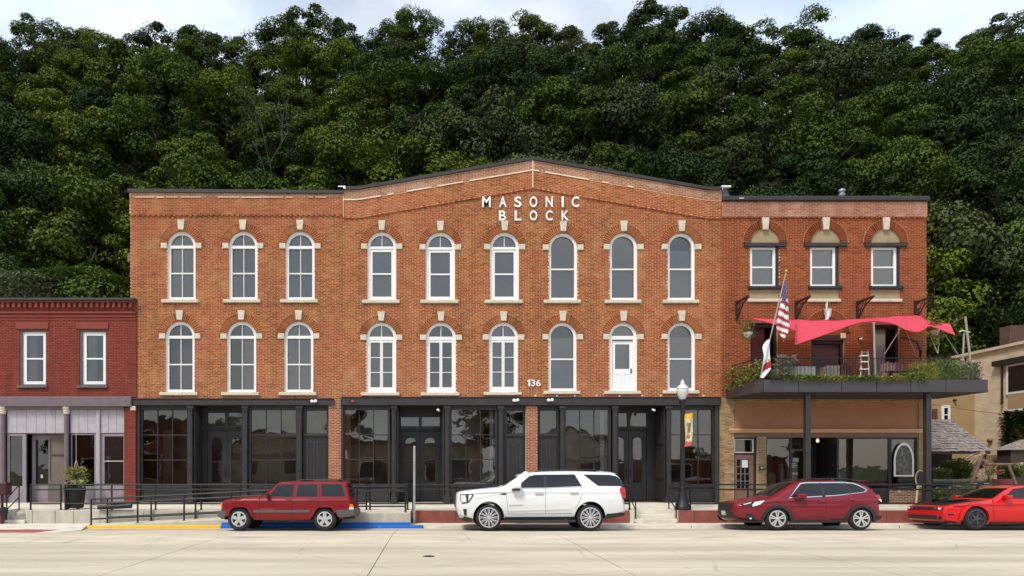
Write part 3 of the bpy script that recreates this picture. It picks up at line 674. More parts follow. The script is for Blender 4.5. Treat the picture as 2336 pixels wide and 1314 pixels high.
# ---------------- middle building with the gable
bm_ = thing('brick_building', 'gabled orange brick building with white letters and twelve arched openings', 'building', (xf(1215), YF, ZB))
x0, x1 = xf(783.2), xf(1645)
G = M_BLIND; GD = M_BLIND_D
sp = [(838, 903.8, 529, 684.7, 'one', G, None), (971, 1038, 530, 684.7, 'one', GD, None), (1118, 1184, 530, 684.7, 'one', GD, None), (1252, 1317, 531.5, 684.7, 'plain', GD, None), (1391, 1454, 531.5, 684.7, 'plain', GD, None), (1523.3, 1585.5, 531.5, 684.7, 'plain', G, 567),
      (836, 903.8, 735.6, 895.5, 'french', GD, None), (972, 1039.8, 735.6, 895.5, 'french', None, None), (1115, 1182, 735.6, 894.5, 'french', GD, None), (1251.4, 1315.5, 736, 892, 'plain', G, 768), (1390, 1453.7, 736, 892, 'door', G, None), (1523, 1586, 736, 891, 'plain', G, 767)]
ops = arched_windows(bm_, sp, YF, M_BRICK, M_MORTAR)
def CL(x):     # corbel line of the gable, world height
    p = x * 60 + CX
    if p < 818: q = 497.5
    elif p < 1215: q = 497.5 - (p - 818) * 67.5 / 397
    elif p < 1614: q = 430 + (p - 1215) * 68.5 / 399
    else: q = 498.5
    return zf(q)
brick_wall(bm_, x0, x1, zf(907), zf(428), YF, ops, M_BRICK, M_MORTAR, top=CL)
# stepped edge under the corbel line is closed by a backing strip
b = MB(); xs = [x0 + (x1 - x0) * i / 60 for i in range(61)]
for i in range(60): b.add([(xs[i], YF + .006, CL(xs[i]) - .2), (xs[i + 1], YF + .006, CL(xs[i + 1]) - .2), (xs[i + 1], YF + .006, CL(xs[i + 1]) + .1), (xs[i], YF + .006, CL(xs[i]) + .1)], [(0, 1, 2, 3)])
b.build('corbel_bed', M_MORTAR2, bm_)
corbel(bm_, x0, x1, CL, YF, M_BRICK, 'a')
brick_wall(bm_, x0, x1, .03, .66, YF - .05, [], M_BRICK, M_MORTAR, 0, shear=CL, name='parapet_brickwork')
brick_wall(bm_, x0, x1, .70, 1.05, YF - .065, [], M_BRICK3, M_MORTARP, 0, shear=CL, name='parapet_brickwork')
b = MB(); d = MB(); e = MB()
for i in range(60):
    a, c = xs[i], xs[i + 1]
    keep = rnd.random() < (.8 if i < 38 else .25)
    for (t, v0, v1, y0, y1) in ((b, .655, .70 if keep else .662, YF - .08 if keep else YF - .05, YF + .1), (d, 1.05, 1.165, YF - .13, YF + .45), (e, .0, 1.05, YF - .045, YF + .25)):
        t.add([(a, y0, CL(a) + v0), (c, y0, CL(c) + v0), (c, y0, CL(c) + v1), (a, y0, CL(a) + v1), (a, y1, CL(a) + v0), (c, y1, CL(c) + v0), (c, y1, CL(c) + v1), (a, y1, CL(a) + v1)],
              [(0, 1, 2, 3), (4, 7, 6, 5), (3, 2, 6, 7), (0, 4, 5, 1)] + ([(0, 3, 7, 4)] if i == 0 else []) + ([(1, 5, 6, 2)] if i == 59 else []))
b.build('mortar_ledge', M_MORTARP, bm_); d.build('coping', M_COPE, bm_, 30); e.build('parapet', M_MORTAR2, bm_)
MB().box(xf(1214), xf(1216), YF - .1, YF, CL(xf(1215)) + .02, CL(xf(1215)) + 1.05).build('mortar_line', M_MORTARP, bm_)
MB().box(x0 - .01, x0 + .035, YF - .075, YF + .3, CL(x0) + .02, CL(x0) + 1.04).build('mortar_edge', M_MORTAR2, bm_)
MB().prism([(x0 - .18, zf(427.5)), (x0 + .1, zf(427.5)), (x0 + .1, zf(434)), (x0 + .02, zf(434)), (x0 + .02, zf(430)), (x0 - .18, zf(430))], YF - .16, YF - .14).build('flashing', M_WHITE, bm_)
shell(bm_, x0, x1, 0, zf(437))
beam(bm_, xf(779.5), xf(1642.5), ZC, zf(907.5))
MB().box(x0 - .03, x1, YF - .045, YF + .2, zf(907.5), zf(905)).build('mortar_bed', M_MORTAR2, bm_)
for i in range(9): MB().lathe([(.05, 0), (.045, -.02), (.02, -.03)], (xf(1220 + i * 48 + rnd.uniform(-6, 6)), YF - .02, zf(903.5)), 8, axis='y').build('anchor_plate', M_STONE, bm_)
for a, c in ((892.5, 904), (1014, 1026.5), (1136, 1149.5), (1277, 1289), (1397, 1409), (1519.5, 1532)): column(bm_, xf(a), xf(c), ZC)
MB().bevbox(xf(778), xf(783), YF, YF + .2, ZB, ZC, .01).build('jamb', M_CHAR2, bm_); MB().bevbox(xf(1631), xf(1641.5), YF, YF + .2, ZB, ZC, .01).build('jamb', M_CHAR2, bm_)
for ga, gb in ((786, 884), (1030.5, 1130), (1292, 1389.5), (1533.5, 1627)): shop_window(bm_, xf(ga), xf(gb), zf(934.5), zf(1105), ZC)
entrance(bm_, xf(904), xf(1014), ZC, dep=1.3, tz=(947, 969), dz=980, leafs=(xf(911), xf(1004))); entrance(bm_, xf(1409), xf(1519.5), ZC, dep=1.15, leafs=(xf(1411), xf(1496)), tz=(938, 970), dz=979)
panel_door(bm_, xf(1150), xf(1199), ZC); panel_door(bm_, xf(1226.5), xf(1276), ZC)
brick_wall(bm_, xf(1200), xf(1225.5), ZB, ZC, YF - .01, [], M_BRICK, M_MORTARP, 0, name='pier_brickwork', depth=.4)
spot_lamp(bm_, xf(1175), zf(914.5)); spot_lamp(bm_, xf(1253), zf(914))
b = MB(); b.lathe([(.055, 0), (.055, -.06), (.03, -.08)], (xf(805.5), YF - .10, zf(917)), 12, axis='y'); b.build('alarm_bell', mat('alarm red', (.35, .03, .03), .4), bm_, 40)
M_CAM = mat('camera white', (.7, .7, .7), .4)
for p in (999, 1490): MB().tube([(xf(p), YF + .1, zf(932)), (xf(p) - .02, YF - .02, zf(935)), (xf(p) + .05, YF - .08, zf(937))], .04, 8).build('security_camera', M_CAM, bm_, 40)
# pale things standing inside the shop windows
for (p, q, r_, z_, d, m, nm) in ((1120, 1129, 1104, 934, .6, M_WHITE, 'inner_column'), (1378, 1388, 1104, 934, .6, M_WHITE, 'inner_column'), (800, 880, 1000, 940, 2.4, M_BLIND_D, 'ceiling_panel'), (1035, 1112, 985, 938, 2.2, M_BLIND_D, 'ceiling_panel'), (1040, 1125, 1104, 1099, .5, M_WHITE, 'counter_top'), (790, 870, 1104, 1088, 1.5, M_ROOM, 'work_bench')):
    MB().bevbox(xf(p), xf(q), YF + d, YF + d + .25, zf(r_), zf(z_), .01).build(nm, m, bm_)
for (p, q, r_, z_, d, m, nm) in ((326, 350, 1106, 975, 2.0, M_ROOM, 'inner_wall'), (450, 548, 968, 940, 2.0, M_BLIND_D, 'ceiling_panel'), (575, 660, 990, 975, 2.5, M_BLIND_D, 'ceiling_panel'), (360, 420, 1106, 1070, 1.6, M_ROOMB, 'crate_stack')):
    MB().bevbox(xf(p), xf(q), YF + d, YF + d + .25, zf(r_), zf(z_), .01).build(nm, m, bl)
# letters
def letter(par, ch, pl, pr, pt, pb, y, m, bold=.02):
    cu = bpy.data.curves.new('letter', 'FONT'); cu.body = ch; cu.size = 1; cu.extrude = .5; cu.offset = bold
    o = bpy.data.objects.new('letter', cu); COL.objects.link(o); dg = bpy.context.evaluated_depsgraph_get(); me = bpy.data.meshes.new_from_object(o.evaluated_get(dg))
    bpy.data.objects.remove(o); bpy.data.curves.remove(cu)
    xs = [v.co.x for v in me.vertices]; ys = [v.co.y for v in me.vertices]; ax, bx, ay, by = min(xs), max(xs), min(ys), max(ys)
    X0, X1, Z0, Z1 = xf(pl), xf(pr), zf(pb), zf(pt); w = wpos(par)
    for v in me.vertices:
        x, yy, z = v.co; v.co = (X0 + (x - ax) / (bx - ax) * (X1 - X0) - w.x, y + (-.035 if z > 0 else 0) - w.y, Z0 + (yy - ay) / (by - ay) * (Z1 - Z0) - w.z)
    me.materials.clear(); me.materials.append(m); me.name = 'letter'; o = bpy.data.objects.new('letter', me); COL.objects.link(o); o.parent = par; WPOS[o.name] = w; return o
for ch, a, c in (('M', 1099.7, 1119), ('A', 1138.5, 1155), ('S', 1173, 1189), ('O', 1208, 1225), ('N', 1244.5, 1260.5), ('I', 1280.5, 1285.5), ('C', 1303.6, 1320.5)): letter(bm_, ch, a, c, 449.6, 473.6, YF - .03, M_WHITE)
for ch, a, c in (('B', 1138, 1154), ('L', 1173.5, 1189), ('O', 1208, 1225), ('C', 1244.5, 1260), ('K', 1280.5, 1297)): letter(bm_, ch, a, c, 481.5, 504, YF - .03, M_WHITE)
MB().prism([(xf(1205), zf(881.5)), (xf(1209), zf(881.5)), (xf(1209), zf(866.5)), (xf(1206), zf(866.5)), (xf(1202.5), zf(869)), (xf(1202.5), zf(871.5)), (xf(1205), zf(870.5))], YF - .065, YF - .03).build('letter', M_WHITE, bm_)
for ch, a, c in (('3', 1211, 1220.5), ('6', 1222.5, 1233)): letter(bm_, ch, a, c, 866.5, 881.5, YF - .03, M_WHITE, .012 if ch != '1' else 0)
# membrane upstand and flashing at the right shoulder
MB().prism([(x1, zf(449)), (x1 + .42, zf(449)), (x1 + .26, zf(428)), (x1, zf(428))], YF + .1, YF + .3).build('roof_upstand', mat('grey membrane', (.14, .14, .145), .7, var=.4, vscale=6), bm_)
MB().prism([(x1, zf(424)), (x1 + .36, zf(424)), (x1 + .36, zf(427.5)), (x1 + .05, zf(427.5)), (x1 + .05, zf(434)), (x1, zf(434))], YF - .05, YF + .09).build('flashing', M_WHITE, bm_)
# ================================================================ right building (deep orange brick over a tan shop front)
M_STUC = mat('tan stucco', (.36, .275, .165), .95, var=.12, vscale=5, bump=.5, bscale=25)
M_STUCB = mat('brown stucco panel', (.40, .19, .10), .9, var=.08, vscale=2, bump=.2, bscale=40)
M_TRIM = mat('ochre trim', (.58, .34, .15), .6, var=.1)
M_MAUVE = mat('mauve brown paint', (.17, .085, .066), .55, var=.1)
M_BLINDW = mat('pale curtain', (.85, .84, .80), .9, var=.06, vscale=8)
M_DOORR = mat('dark red door', (.055, .010, .010), .45, var=.2)
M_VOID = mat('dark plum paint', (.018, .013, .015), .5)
brr = thing('brick_building', 'deep orange brick building with a planted balcony and a tan brick shop front', 'building', (xf(1880), YF, ZB))
x0, x1 = xf(1646.5), xf(2113.5)
ops = []; ZT = zf(553.5)
for (pl, pr, pc) in ((1711, 1777, 1745), (1848, 1914, 1883), (1987.5, 2053.5, 2020)):
    cx = xf(pc); hw = .545
    A = arch_ring(brr, cx, ZT, YF, M_BRICK2, M_MORTAR2, hw, R_OUT, n=13); keystone(A, cx, ZT + hw - .06, ZT + R_OUT + .10, YF)
    ops += [arch_open(cx, hw, ZT, ZT, R_OUT), rect_open(xf(pl), xf(pr), zf(689.5), ZT)]
    n = 20; MB().prism([(cx + hw * math.cos(math.pi * i / n), ZT + hw * math.sin(math.pi * i / n)) for i in range(n + 1)], YF + .04, YF + .12).build('tympanum', M_STUC, A)
    a, c = xf(pl), xf(pr); zb, zt = zf(653.5), zf(564)
    f = MB(); f.ring(rect(a, a + .985, zb, zt), rect(a + .1, a + .885, zb + .09, zt - .08), YF + .05, YF + .15); f.bevbox(a + .09, a + .89, YF + .07, YF + .13, (zb + zt) / 2 - .03, (zb + zt) / 2 + .03, .008)
    fr = f.build('window', M_WHITE, brr)
    zm = (zb + zt) / 2
    pane(fr, rect(a + .1, a + .885, zb + .09, zm - .03), YF + .09); pane(fr, rect(a + .1, a + .885, zm + .03, zt - .08), YF + .11)
    MB().box(a + .03, a + .95, YF + .19, YF + .195, zb + .03, zt - .03).build('curtain', M_BLINDW, fr)
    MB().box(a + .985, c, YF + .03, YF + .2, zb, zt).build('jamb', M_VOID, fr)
    MB().bevbox(xf(pc) - .80, xf(pc) + .78, YF - .10, YF + .12, zf(563.5), zf(555), .02).build('lintel', M_CHAR2, fr)
    MB().bevbox(a - .08, c + .10, YF - .09, YF + .15, zf(660), zf(653.5), .015).build('sill', M_CHAR, fr)
    MB().box(a, c, YF + .03, YF + .2, zf(682.5), zf(660)).build('apron_panel', M_STUC, fr)
    MB().bevbox(a - .1, c + .04, YF - .08, YF + .15, zf(689.5), zf(682.5), .015).build('stone_sill', M_STONE, fr)
# balcony doorways
ZFL = 4.93                                   # balcony floor
for (pl, pr, pt) in ((1712, 1775, 736), (1851, 1927, 774), (1990, 2053, 739)):
    ops.append(rect_open(xf(pl), xf(pr), ZFL - .35, zf(pt)))
    a, c = xf(pl), xf(pr)
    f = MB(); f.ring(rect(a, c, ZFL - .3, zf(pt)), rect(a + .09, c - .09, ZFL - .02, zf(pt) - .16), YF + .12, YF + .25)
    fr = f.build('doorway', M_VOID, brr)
    wl = (c - a - .18) * (.62 if pl != 1851 else 1)
    MB().bevbox(a + .09, a + .09 + wl, YF + .2, YF + .25, ZFL, zf(pt) - .16, .01).build('door_leaf', M_DOORR if pl != 1990 else mat('grey door', (.2, .19, .18), .6), fr)
MB().bevbox(xf(1917), xf(1929), YF - .03, YF + .1, zf(772), zf(760), .01).build('stone_block', M_STONE, brr); MB().bevbox(xf(1850), xf(1917), YF - .02, YF + .1, zf(772), zf(764), .01).build('door_lintel', M_CHAR2, brr)
A = arch_ring(brr, xf(1886), zf(757), YF - .03, M_BRICK2, M_MORTAR2, .56, R_OUT); keystone(A, xf(1886), zf(724), zf(705), YF - .02)
brick_wall(brr, x0, x1, zf(915), zf(496), YF, ops, M_BRICK2, M_MORTAR2, single_z=zf(700))
zc = zf(497)
corbel(brr, x0, x1, lambda x: zc, YF, M_BRICK2, 'b')
brick_wall(brr, x0, x1, zc + .03, zf(459.5), YF - .05, [], M_BRICK4, M_MORTAR, 0, name='parapet_brickwork')
MB().bevbox(x0 - .02, x1 + .04, YF - .13, YF + .4, zf(459.5), zf(449.5), .02).build('coping', M_COPE, brr)
MB().box(x0, x1, YF + .02, YF + .25, zf(496.5), zf(459.5)).build('parapet', M_MORTAR2, brr)
MB().box(xf(1683), xf(1693), YF - .15, YF - .13, zf(456), zf(454.5)).build('flashing_scrap', M_WHITE, brr)
b = MB(); b.lathe([(.085, 0), (.085, .55), (.12, .56), (.12, .62), (.09, .64), (.09, .70), (.13, .72), (.12, .8), (.02, .84)], (xf(1962.5), YF + 1.2, zf(452)), 14)
b.build('roof_vent', mat('galvanised', (.35, .35, .36), .45, .6), brr, 40)
shell(brr, x0, x1, 0, zf(470), lower=4.4)
# tan brick piers and brown panel
for a, c in ((1641.5, 1674.5), (1727.5, 1748), (2095.5, 2112.5)):
    brick_wall(brr, xf(a), xf(c), .53, (zf(908) if a != 1727.5 else zf(997)), YF - .02, [], M_TAN, M_MORTART, 120, name='pier_brickwork', depth=.4)
brick_wall(brr, xf(1674.5), xf(2095.5), zf(916.5), zf(900), YF - .01, [], M_TAN, M_MORTART, 0, name='head_brickwork')
MB().box(xf(1674.5), xf(2095.5), YF + .03, YF + .25, zf(979), zf(916)).build('stucco_panel', M_STUCB, brr)
b = MB(); b.bevbox(xf(1661.5), xf(2112.5), YF - .10, YF + .05, zf(983), zf(978.5), .015); b.bevbox(xf(1663), xf(2111.5), YF - .07, YF + .05, zf(987), zf(983), .01); b.build('trim_moulding', M_TRIM, brr)
MB().bevbox(xf(1674.5), xf(2095.5), YF - .0, YF + .25, zf(998), zf(987), .01).build('fascia', M_MAUVE, brr)
# left door of the shop
a, c = xf(1675), xf(1727); f = MB(); f.ring(rect(a, c, .53, zf(998)), rect(a + .06, c - .16, zf(1031), zf(1003)), YF + .08, YF + .18)
f.ring(rect(a + .02, c - .1, zf(1033), zf(1001.5)), rect(a + .06, c - .16, zf(1031), zf(1003)), YF + .06, YF + .08, 1)
fr = f.build('side_door', [M_VOID, M_STONE], brr); pane(fr, rect(a + .06, c - .16, zf(1031), zf(1003)), YF + .12, M_SGLASS)
gx0, gx1, gz0, gz1 = a + .12, c - .28, zf(1114), zf(1048)
lf = MB().ring(rect(a + .04, c - .12, .55, zf(1038)), rect(gx0, gx1, gz0, gz1), YF + .04, YF + .085); lf.bevbox(a + .1, c - .2, YF + .03, YF + .045, .62, zf(1121), .01)
lf.build('door_leaf', M_MAUVE, fr)
for i in range(3):
    for j in range(4):
        xa = gx0 + (gx1 - gx0) * i / 3; za = gz0 + (gz1 - gz0) * j / 4; pane(fr, rect(xa, xa + (gx1 - gx0) / 3, za, za + (gz1 - gz0) / 4), YF + .075, M_SGLASS)
for i in (1, 2): xx = gx0 + (gx1 - gx0) * i / 3; MB().box(xx - .018, xx + .018, YF + .05, YF + .08, gz0, gz1).build('muntin', mat('grey lattice', (.13, .12, .12), .5), fr)
for j in (1, 2, 3): zz = gz0 + (gz1 - gz0) * j / 4; MB().box(gx0, gx1, YF + .052, YF + .078, zz - .018, zz + .018).build('muntin', MATS['grey lattice'], fr)
MB().box(xf(1693.5), xf(1707), YF + .036, YF + .04, zf(1066.5), zf(1049.5)).build('paper_notice', mat('paper', (.62, .62, .62), .8, var=.1, vscale=40), fr)
# number plaque
pl_ = thing('number_plaque', 'small dark plaque with pale figures on the tan brick pier', 'plaque', (xf(1738.5), YF - .04, zf(1067)))
MB().bevbox(xf(1731.8), xf(1745.5), YF - .05, YF - .022, zf(1072), zf(1062), .006).build('plate', M_VOID, pl_)
for ch, q, r_ in (('1', 1734, 1735.6), ('3', 1736.4, 1739.4), ('7', 1740, 1743.5)): letter(pl_, ch, q, r_, 1064.6, 1069.6, YF - .047, M_STONE, 0)
# shop windows, recessed entrance
def plain_glass(par, nm, xa, xb, z0, z1, y, fw=.05, m=None, fm=None):
    fr = MB().ring(rect(xa, xb, z0, z1), rect(xa + fw, xb - fw, z0 + fw, z1 - fw), y, y + .07).build(nm, fm or M_VOID, par); pane(fr, rect(xa + fw, xb - fw, z0 + fw, z1 - fw), y + .03, m or M_SGLASS); return fr
zt, zl = zf(998), zf(1117)
plain_glass(brr, 'display_window', xf(1748.5), xf(1806), zl, zt, YF + .06)
plain_glass(brr, 'display_window', xf(1913), xf(2032), zl, zt, YF + .06)
plain_glass(brr, 'display_window', xf(2032.5), xf(2094), zl, zt, YF + .06, .07)
MB().box(xf(1748.5), xf(1806), YF + .06, YF + .2, .53, zl).build('kick_panel', M_VOID, brr); MB().box(xf(1913), xf(2031), YF + .06, YF + .2, .53, zl).build('kick_panel', M_VOID, brr)
brick_wall(brr, xf(2031), xf(2095.5), .53, zl, YF + .03, [], M_OLD, M_MORTARP, 60, name='base_brickwork')
MB().lathe([(.055, 0), (.055, -.03), (.02, -.05)], (xf(2051), YF + .02, zf(1122)), 10, axis='y').build('pipe_cap', M_STONE, brr)
yr = YF + 1.5
b = MB(); b.box(xf(1806), xf(1808.5), YF + .06, yr, .53, zt); b.box(xf(1911), xf(1913), YF + .06, yr, .53, zt); b.box(xf(1806), xf(1913), YF + .06, yr + .1, zt, zt + .1)
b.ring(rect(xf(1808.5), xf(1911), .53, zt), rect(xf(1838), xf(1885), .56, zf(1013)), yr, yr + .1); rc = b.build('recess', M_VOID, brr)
fr = MB().ring(rect(xf(1838), xf(1885), .56, zf(1022)), rect(xf(1841), xf(1882), .75, zf(1026)), yr - .02, yr + .03).build('shop_door', mat('bronze frame', (.22, .17, .12), .4, .3), brr)
pane(fr, rect(xf(1841), xf(1882), .75, zf(1026)), yr + .0, glass_mat('door glass', (.25, .25, .25), 1.6))
MB().box(xf(1854), xf(1868), yr - .024, yr - .02, zf(1053), zf(1043)).build('paper_notice', MATS['paper'], fr)
for z_, w in ((1057, 18), (1061, 20), (1065, 16)): MB().box(xf(1844), xf(1844 + w), yr - .023, yr - .02, zf(z_ + 1.3), zf(z_ - 1.3)).build('lettering_line', MATS['paper'], fr)
MB().box(xf(1843), xf(1866), yr - .023, yr - .02, zf(1084), zf(1078)).build('lettering_line', MATS['paper'], fr)
MB().prism([(xf(1845), zf(1086)), (xf(1866), zf(1086)), (xf(1860), zf(1098)), (xf(1850), zf(1098))], yr - .023, yr - .02).build('door_emblem', mat('tan print', (.35, .24, .16), .7), fr)
lb = thing('entrance_lamp', 'lit globe lamp hanging in the shop entrance behind the canopy post', 'lamp', (xf(1890), YF + .75, zf(1004)))
MB().lathe([(.012, .09), (.012, .25)], (xf(1890), YF + .75, zf(1004)), 8).build('stem', M_BLACK, lb)
MB().lathe([(.015, -.065), (.045, -.045), (.06, 0), (.045, .045), (.02, .09)], (xf(1890), YF + .75, zf(1004)), 14).build('globe', emit_mat('lit globe', (1, .72, .42), 1.0), lb, 60)
# things in the shop windows
def bouquet(px_, py_, y, nm, lab):
    p = Vector((xf(px_), y, zf(py_))); t = thing(nm, lab, 'flowers', p)
    MB().lathe([(.05, 0), (.085, .06), (.075, .14), (.035, .2), (.04, .26)], p, 14).build('vase', M_WHITE, t, 50)
    b = MB()
    for i in range(26):
        a = rnd.uniform(0, 6.28); r_ = .3 * rnd.random() ** .5; q = p + Vector((r_ * math.cos(a), r_ * math.sin(a) * .7, .5 + rnd.uniform(-.05, .32) - r_ * .5)); s = rnd.uniform(.035, .06)
        b.lathe([(.3 * s, -s), (s, -.3 * s), (s, .3 * s), (.3 * s, s)], q, 7)
        b.tube([p + Vector((0, 0, .22)), q], .006, 4, 1)
    b.build('blooms', [mat('cream petals', (.55, .45, .30), .8, var=.3, vscale=12), mat('stems', (.05, .08, .02), .8)], t, 60)
bouquet(1928, 1092, YF + .45, 'bouquet', 'bouquet of cream flowers in a white vase behind the shop window')
g = thing('gothic_window', 'white pointed-arch stained glass window hung in the shop window', 'window', (xf(2062), YF + .2, zf(1087)))
n = 10; xa, xb, zb_, zs_, zt_ = xf(2039.5), xf(2084.5), zf(1087), zf(1048), zf(1010)
def gl(d):
    h = (xb - xa) / 2 - d; c = (xa + xb) / 2; pts = [(c - h, zb_ + d), (c + h, zb_ + d)]
    for i in range(n + 1): t = i / n; pts.append((c + h * (1 - t ** 1.6), zs_ + (zt_ - d * 1.6 - zs_) * math.sin(t * math.pi / 2)))
    for i in range(n - 1, -1, -1): t = i / n; pts.append((c - h * (1 - t ** 1.6), zs_ + (zt_ - d * 1.6 - zs_) * math.sin(t * math.pi / 2)))
    return pts
MB().ring(gl(0), gl(.055), YF - .01, YF + .035).build('frame', M_WHITE, g)
MB().prism(gl(.05), YF + .01, YF + .02).build('stained_glass', mat('stained glass', (.07, .075, .045), .35, var=.8, vscale=9, dirt=(.22, .19, .13), dscale=8, dlo=.5, dhi=.7), g)
m1 = thing('milk_can', 'grey metal milk can in the left shop window', 'can', (xf(1797), YF + .5, zf(1100)))
MB().lathe([(.14, 0), (.15, .03), (.15, .42), (.09, .55), (.09, .62), (.12, .64), (.12, .7), (.05, .73)], (xf(1797), YF + .5, zf(1100)), 16).build('can_body', mat('dull tin', (.3, .29, .28), .5, .5), m1, 40)
t = thing('draped_table', 'small table under a pale patterned cloth in the left shop window', 'table', (xf(1769), YF + .55, ZB))
MB().prismz([(xf(1769) + .24 * math.cos(a) * (1 + .06 * math.sin(a * 9)), YF + .55 + .24 * math.sin(a) * (1 + .06 * math.sin(a * 9))) for a in [6.283 * i / 36 for i in range(36)]], ZB, zf(1081)).build('cloth', mat('patterned cloth', (.45, .42, .38), .9, var=.35, vscale=18), t, 50)
MB().tube([(xf(1769), YF + .55, zf(1081)), (xf(1769), YF + .55, zf(1081) + .05)], .2, 16).build('table_top', M_ROOM, t)
# projecting iron brackets
def bracket(px_, lab):
    x = xf(px_); z = zf(694); y = YF - .02; t = thing('iron_bracket', lab, 'bracket', (x, y, z), 'iron awning brackets on the deep orange wall')
    b = MB(); m = mat('rusty iron', (.035, .014, .012), .6, var=.3)
    b.box(x - .035, x + .035, y - .05, y + .02, z - .62, z + .12); b.box(x - .03, x + .03, y - 1.0, y - .05, z + .02, z + .09); b.build('arm', m, t)
    c = MB(); c.tube([(x, y - .05, z - .55), (x, y - .22, z - .42), (x, y - .5, z - .14), (x, y - .95, z + .03)], .028, 6); c.build('strut', m, t)
    d = MB()
    for (yy, zz, r_) in ((y - .2, z - .12, .12), (y - .44, z - .03, .075), (y - .13, z - .33, .08)):
        d.tube([(x, yy + r_ * math.cos(a), zz + r_ * math.sin(a)) for a in [6.283 * i / 12 for i in range(13)]], .018, 5)
    d.build('scroll', m, t)
for p, l in ((1680, 'iron scroll bracket nearest the gabled building'), (1815, 'iron scroll bracket between the flag and the middle stone sill'), (1955, 'iron scroll bracket between the middle and right upper windows'), (2087, 'iron scroll bracket at the right corner of the wall')): bracket(p, l)

# ================================================================ red painted building at the left
M_LAV = mat('lavender paint', (.42, .385, .41), .6, var=.08, vscale=4, dirt=(.34, .29, .34), dscale=3)
M_MAUV = mat('mauve paint', (.155, .115, .13), .55, var=.1, vscale=4)
M_MAUVD = mat('dusty mauve trim', (.105, .082, .088), .6, var=.12)
rb = thing('red_building', 'low red painted brick building with a mauve and lavender shop front', 'building', (xf(120), YF, ZB))
x0, x1 = xf(-120), xf(312); yb = YF - .06; ops = []
for cx_ in (78.3, 215, -70):
    a, c = xf(cx_ - 32), xf(cx_ + 29); zb, zt = zf(880), zf(754); ops.append(rect_open(a, c, zb - .1, zt))
    f = MB(); f.ring(rect(a, c, zb, zt), rect(a + .1, c - .03, zb + .05, zt - .06), yb + .03, yb + .2, 1); f.ring(rect(a + .08, c - .02, zb + .04, zt - .05), rect(a + .23, c - .15, zb + .17, zt - .19), yb + .08, yb + .16)
    zm = (zb + zt) / 2 - .02; f.bevbox(a + .22, c - .14, yb + .09, yb + .15, zm - .03, zm + .03, .008)
    fr = f.build('window', [M_WHITE, M_MAUVD], rb); pane(fr, rect(a + .23, c - .15, zb + .17, zm - .03), yb + .11); pane(fr, rect(a + .23, c - .15, zm + .03, zt - .19), yb + .13)
    MB().box(a + .2, a + .55, yb + .25, yb + .27, zb, zt).build('curtain', M_BLIND_D, fr)
    MB().bevbox(a - .08, c + .07, yb - .08, yb + .1, zb - .1, zb, .015).build('sill', M_MAUVD, fr)
    MB().bevbox(a - .12, c + .1, yb - .045, yb + .1, zf(752), zf(737), .02).build('hood', M_MORTARR, fr)
brick_wall(rb, x0, x1, zf(906), zf(705), yb, ops, M_RED, M_MORTARR)
b = MB()
for (p, q, d) in ((716, 712, .05), (724, 721, .03), (731, 729, .02)): b.bevbox(x0, x1, yb - d, yb + .1, zf(p), zf(q), .008)
b.build('string_course', M_MORTARR, rb)
MB().box(x0, x1, yb - .02, yb + .2, zf(705), zf(690)).build('frieze', M_MORTARR, rb)
den = MB().bevbox(-.055, .055, -.13, .02, -.1, .1, .012).mesh('dentil', M_RED)
x = x0 + .1
while x < x1 - .06: inst('dentil', den, rb, (x, yb - .0, zf(698))); x += .21
b = MB(); b.bevbox(x0, x1, yb - .16, yb + .1, zf(692), zf(689), .01); b.build('cornice', M_MORTARR, rb)
MB().bevbox(x0, x1 + .01, yb - .22, yb + .4, zf(689), zf(683), .02).build('coping', M_COPE, rb)
b = MB(); b.box(x0, x0 + .2, yb + .25, YF + 15, 0, zf(690)); b.box(xf(297) - .3, xf(297) - .05, yb + .25, YF + 15, 0, zf(690)); b.box(x0, xf(297), YF + 14.8, YF + 15, 0, zf(690)); b.build('side_wall', M_MORTARR, rb)
MB().box(x0 + .2, xf(297) - .3, yb + .25, YF + 14.8, zf(705), zf(700)).build('roof', M_COPE, rb)
MB().box(x0 + .2, xf(297) - .3, yb + .3, YF + 14, 4.1, 4.4).build('upper_floor', M_ROOM, rb); MB().box(x0 + .2, xf(297) - .3, yb + .3, YF + 14, .2, ZB - .01).build('ground_floor', M_ROOMF, rb)
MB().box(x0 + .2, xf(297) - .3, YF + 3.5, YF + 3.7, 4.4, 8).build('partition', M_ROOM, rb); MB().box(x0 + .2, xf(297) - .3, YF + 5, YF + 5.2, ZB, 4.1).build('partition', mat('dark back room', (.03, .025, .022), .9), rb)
b = MB(); b.bevbox(x0, xf(303.5), yb - .13, yb + .2, zf(928.5), zf(905.5), .02); b.bevbox(x0, xf(284), yb - .05, yb + .2, zf(934), zf(928.5), .01); b.build('beam', M_MAUV, rb)
brick_wall(rb, xf(285), xf(311), ZB, zf(928.5), yb - .02, [], M_RED, M_MORTARR, 0, name='pier_brickwork', depth=.35)
MB().bevbox(xf(300), xf(312), yb - .07, yb, zf(937), zf(927), .02).build('stone_block', M_STONE, rb)
for p in (8, 153, -120):
    X_ = xf(p); yy = yb + .03
    b = MB(); b.lathe([(.125, ZB), (.125, ZB + .2), (.1, ZB + .26), (.1, ZB + .6)], (X_, yy, 0), 16); b.lathe([(.095, ZB + .6), (.085, zf(945))], (X_, yy, 0), 16); b.build('column', M_MAUV, rb, 40)
    b = MB(); b.lathe([(.085, zf(945)), (.115, zf(943)), (.10, zf(941)), (.125, zf(938)), (.11, zf(935.5)), (.15, zf(932)), (.15, zf(928.5))], (X_, yy, 0), 16); b.build('capital', M_STONE, rb, 40)
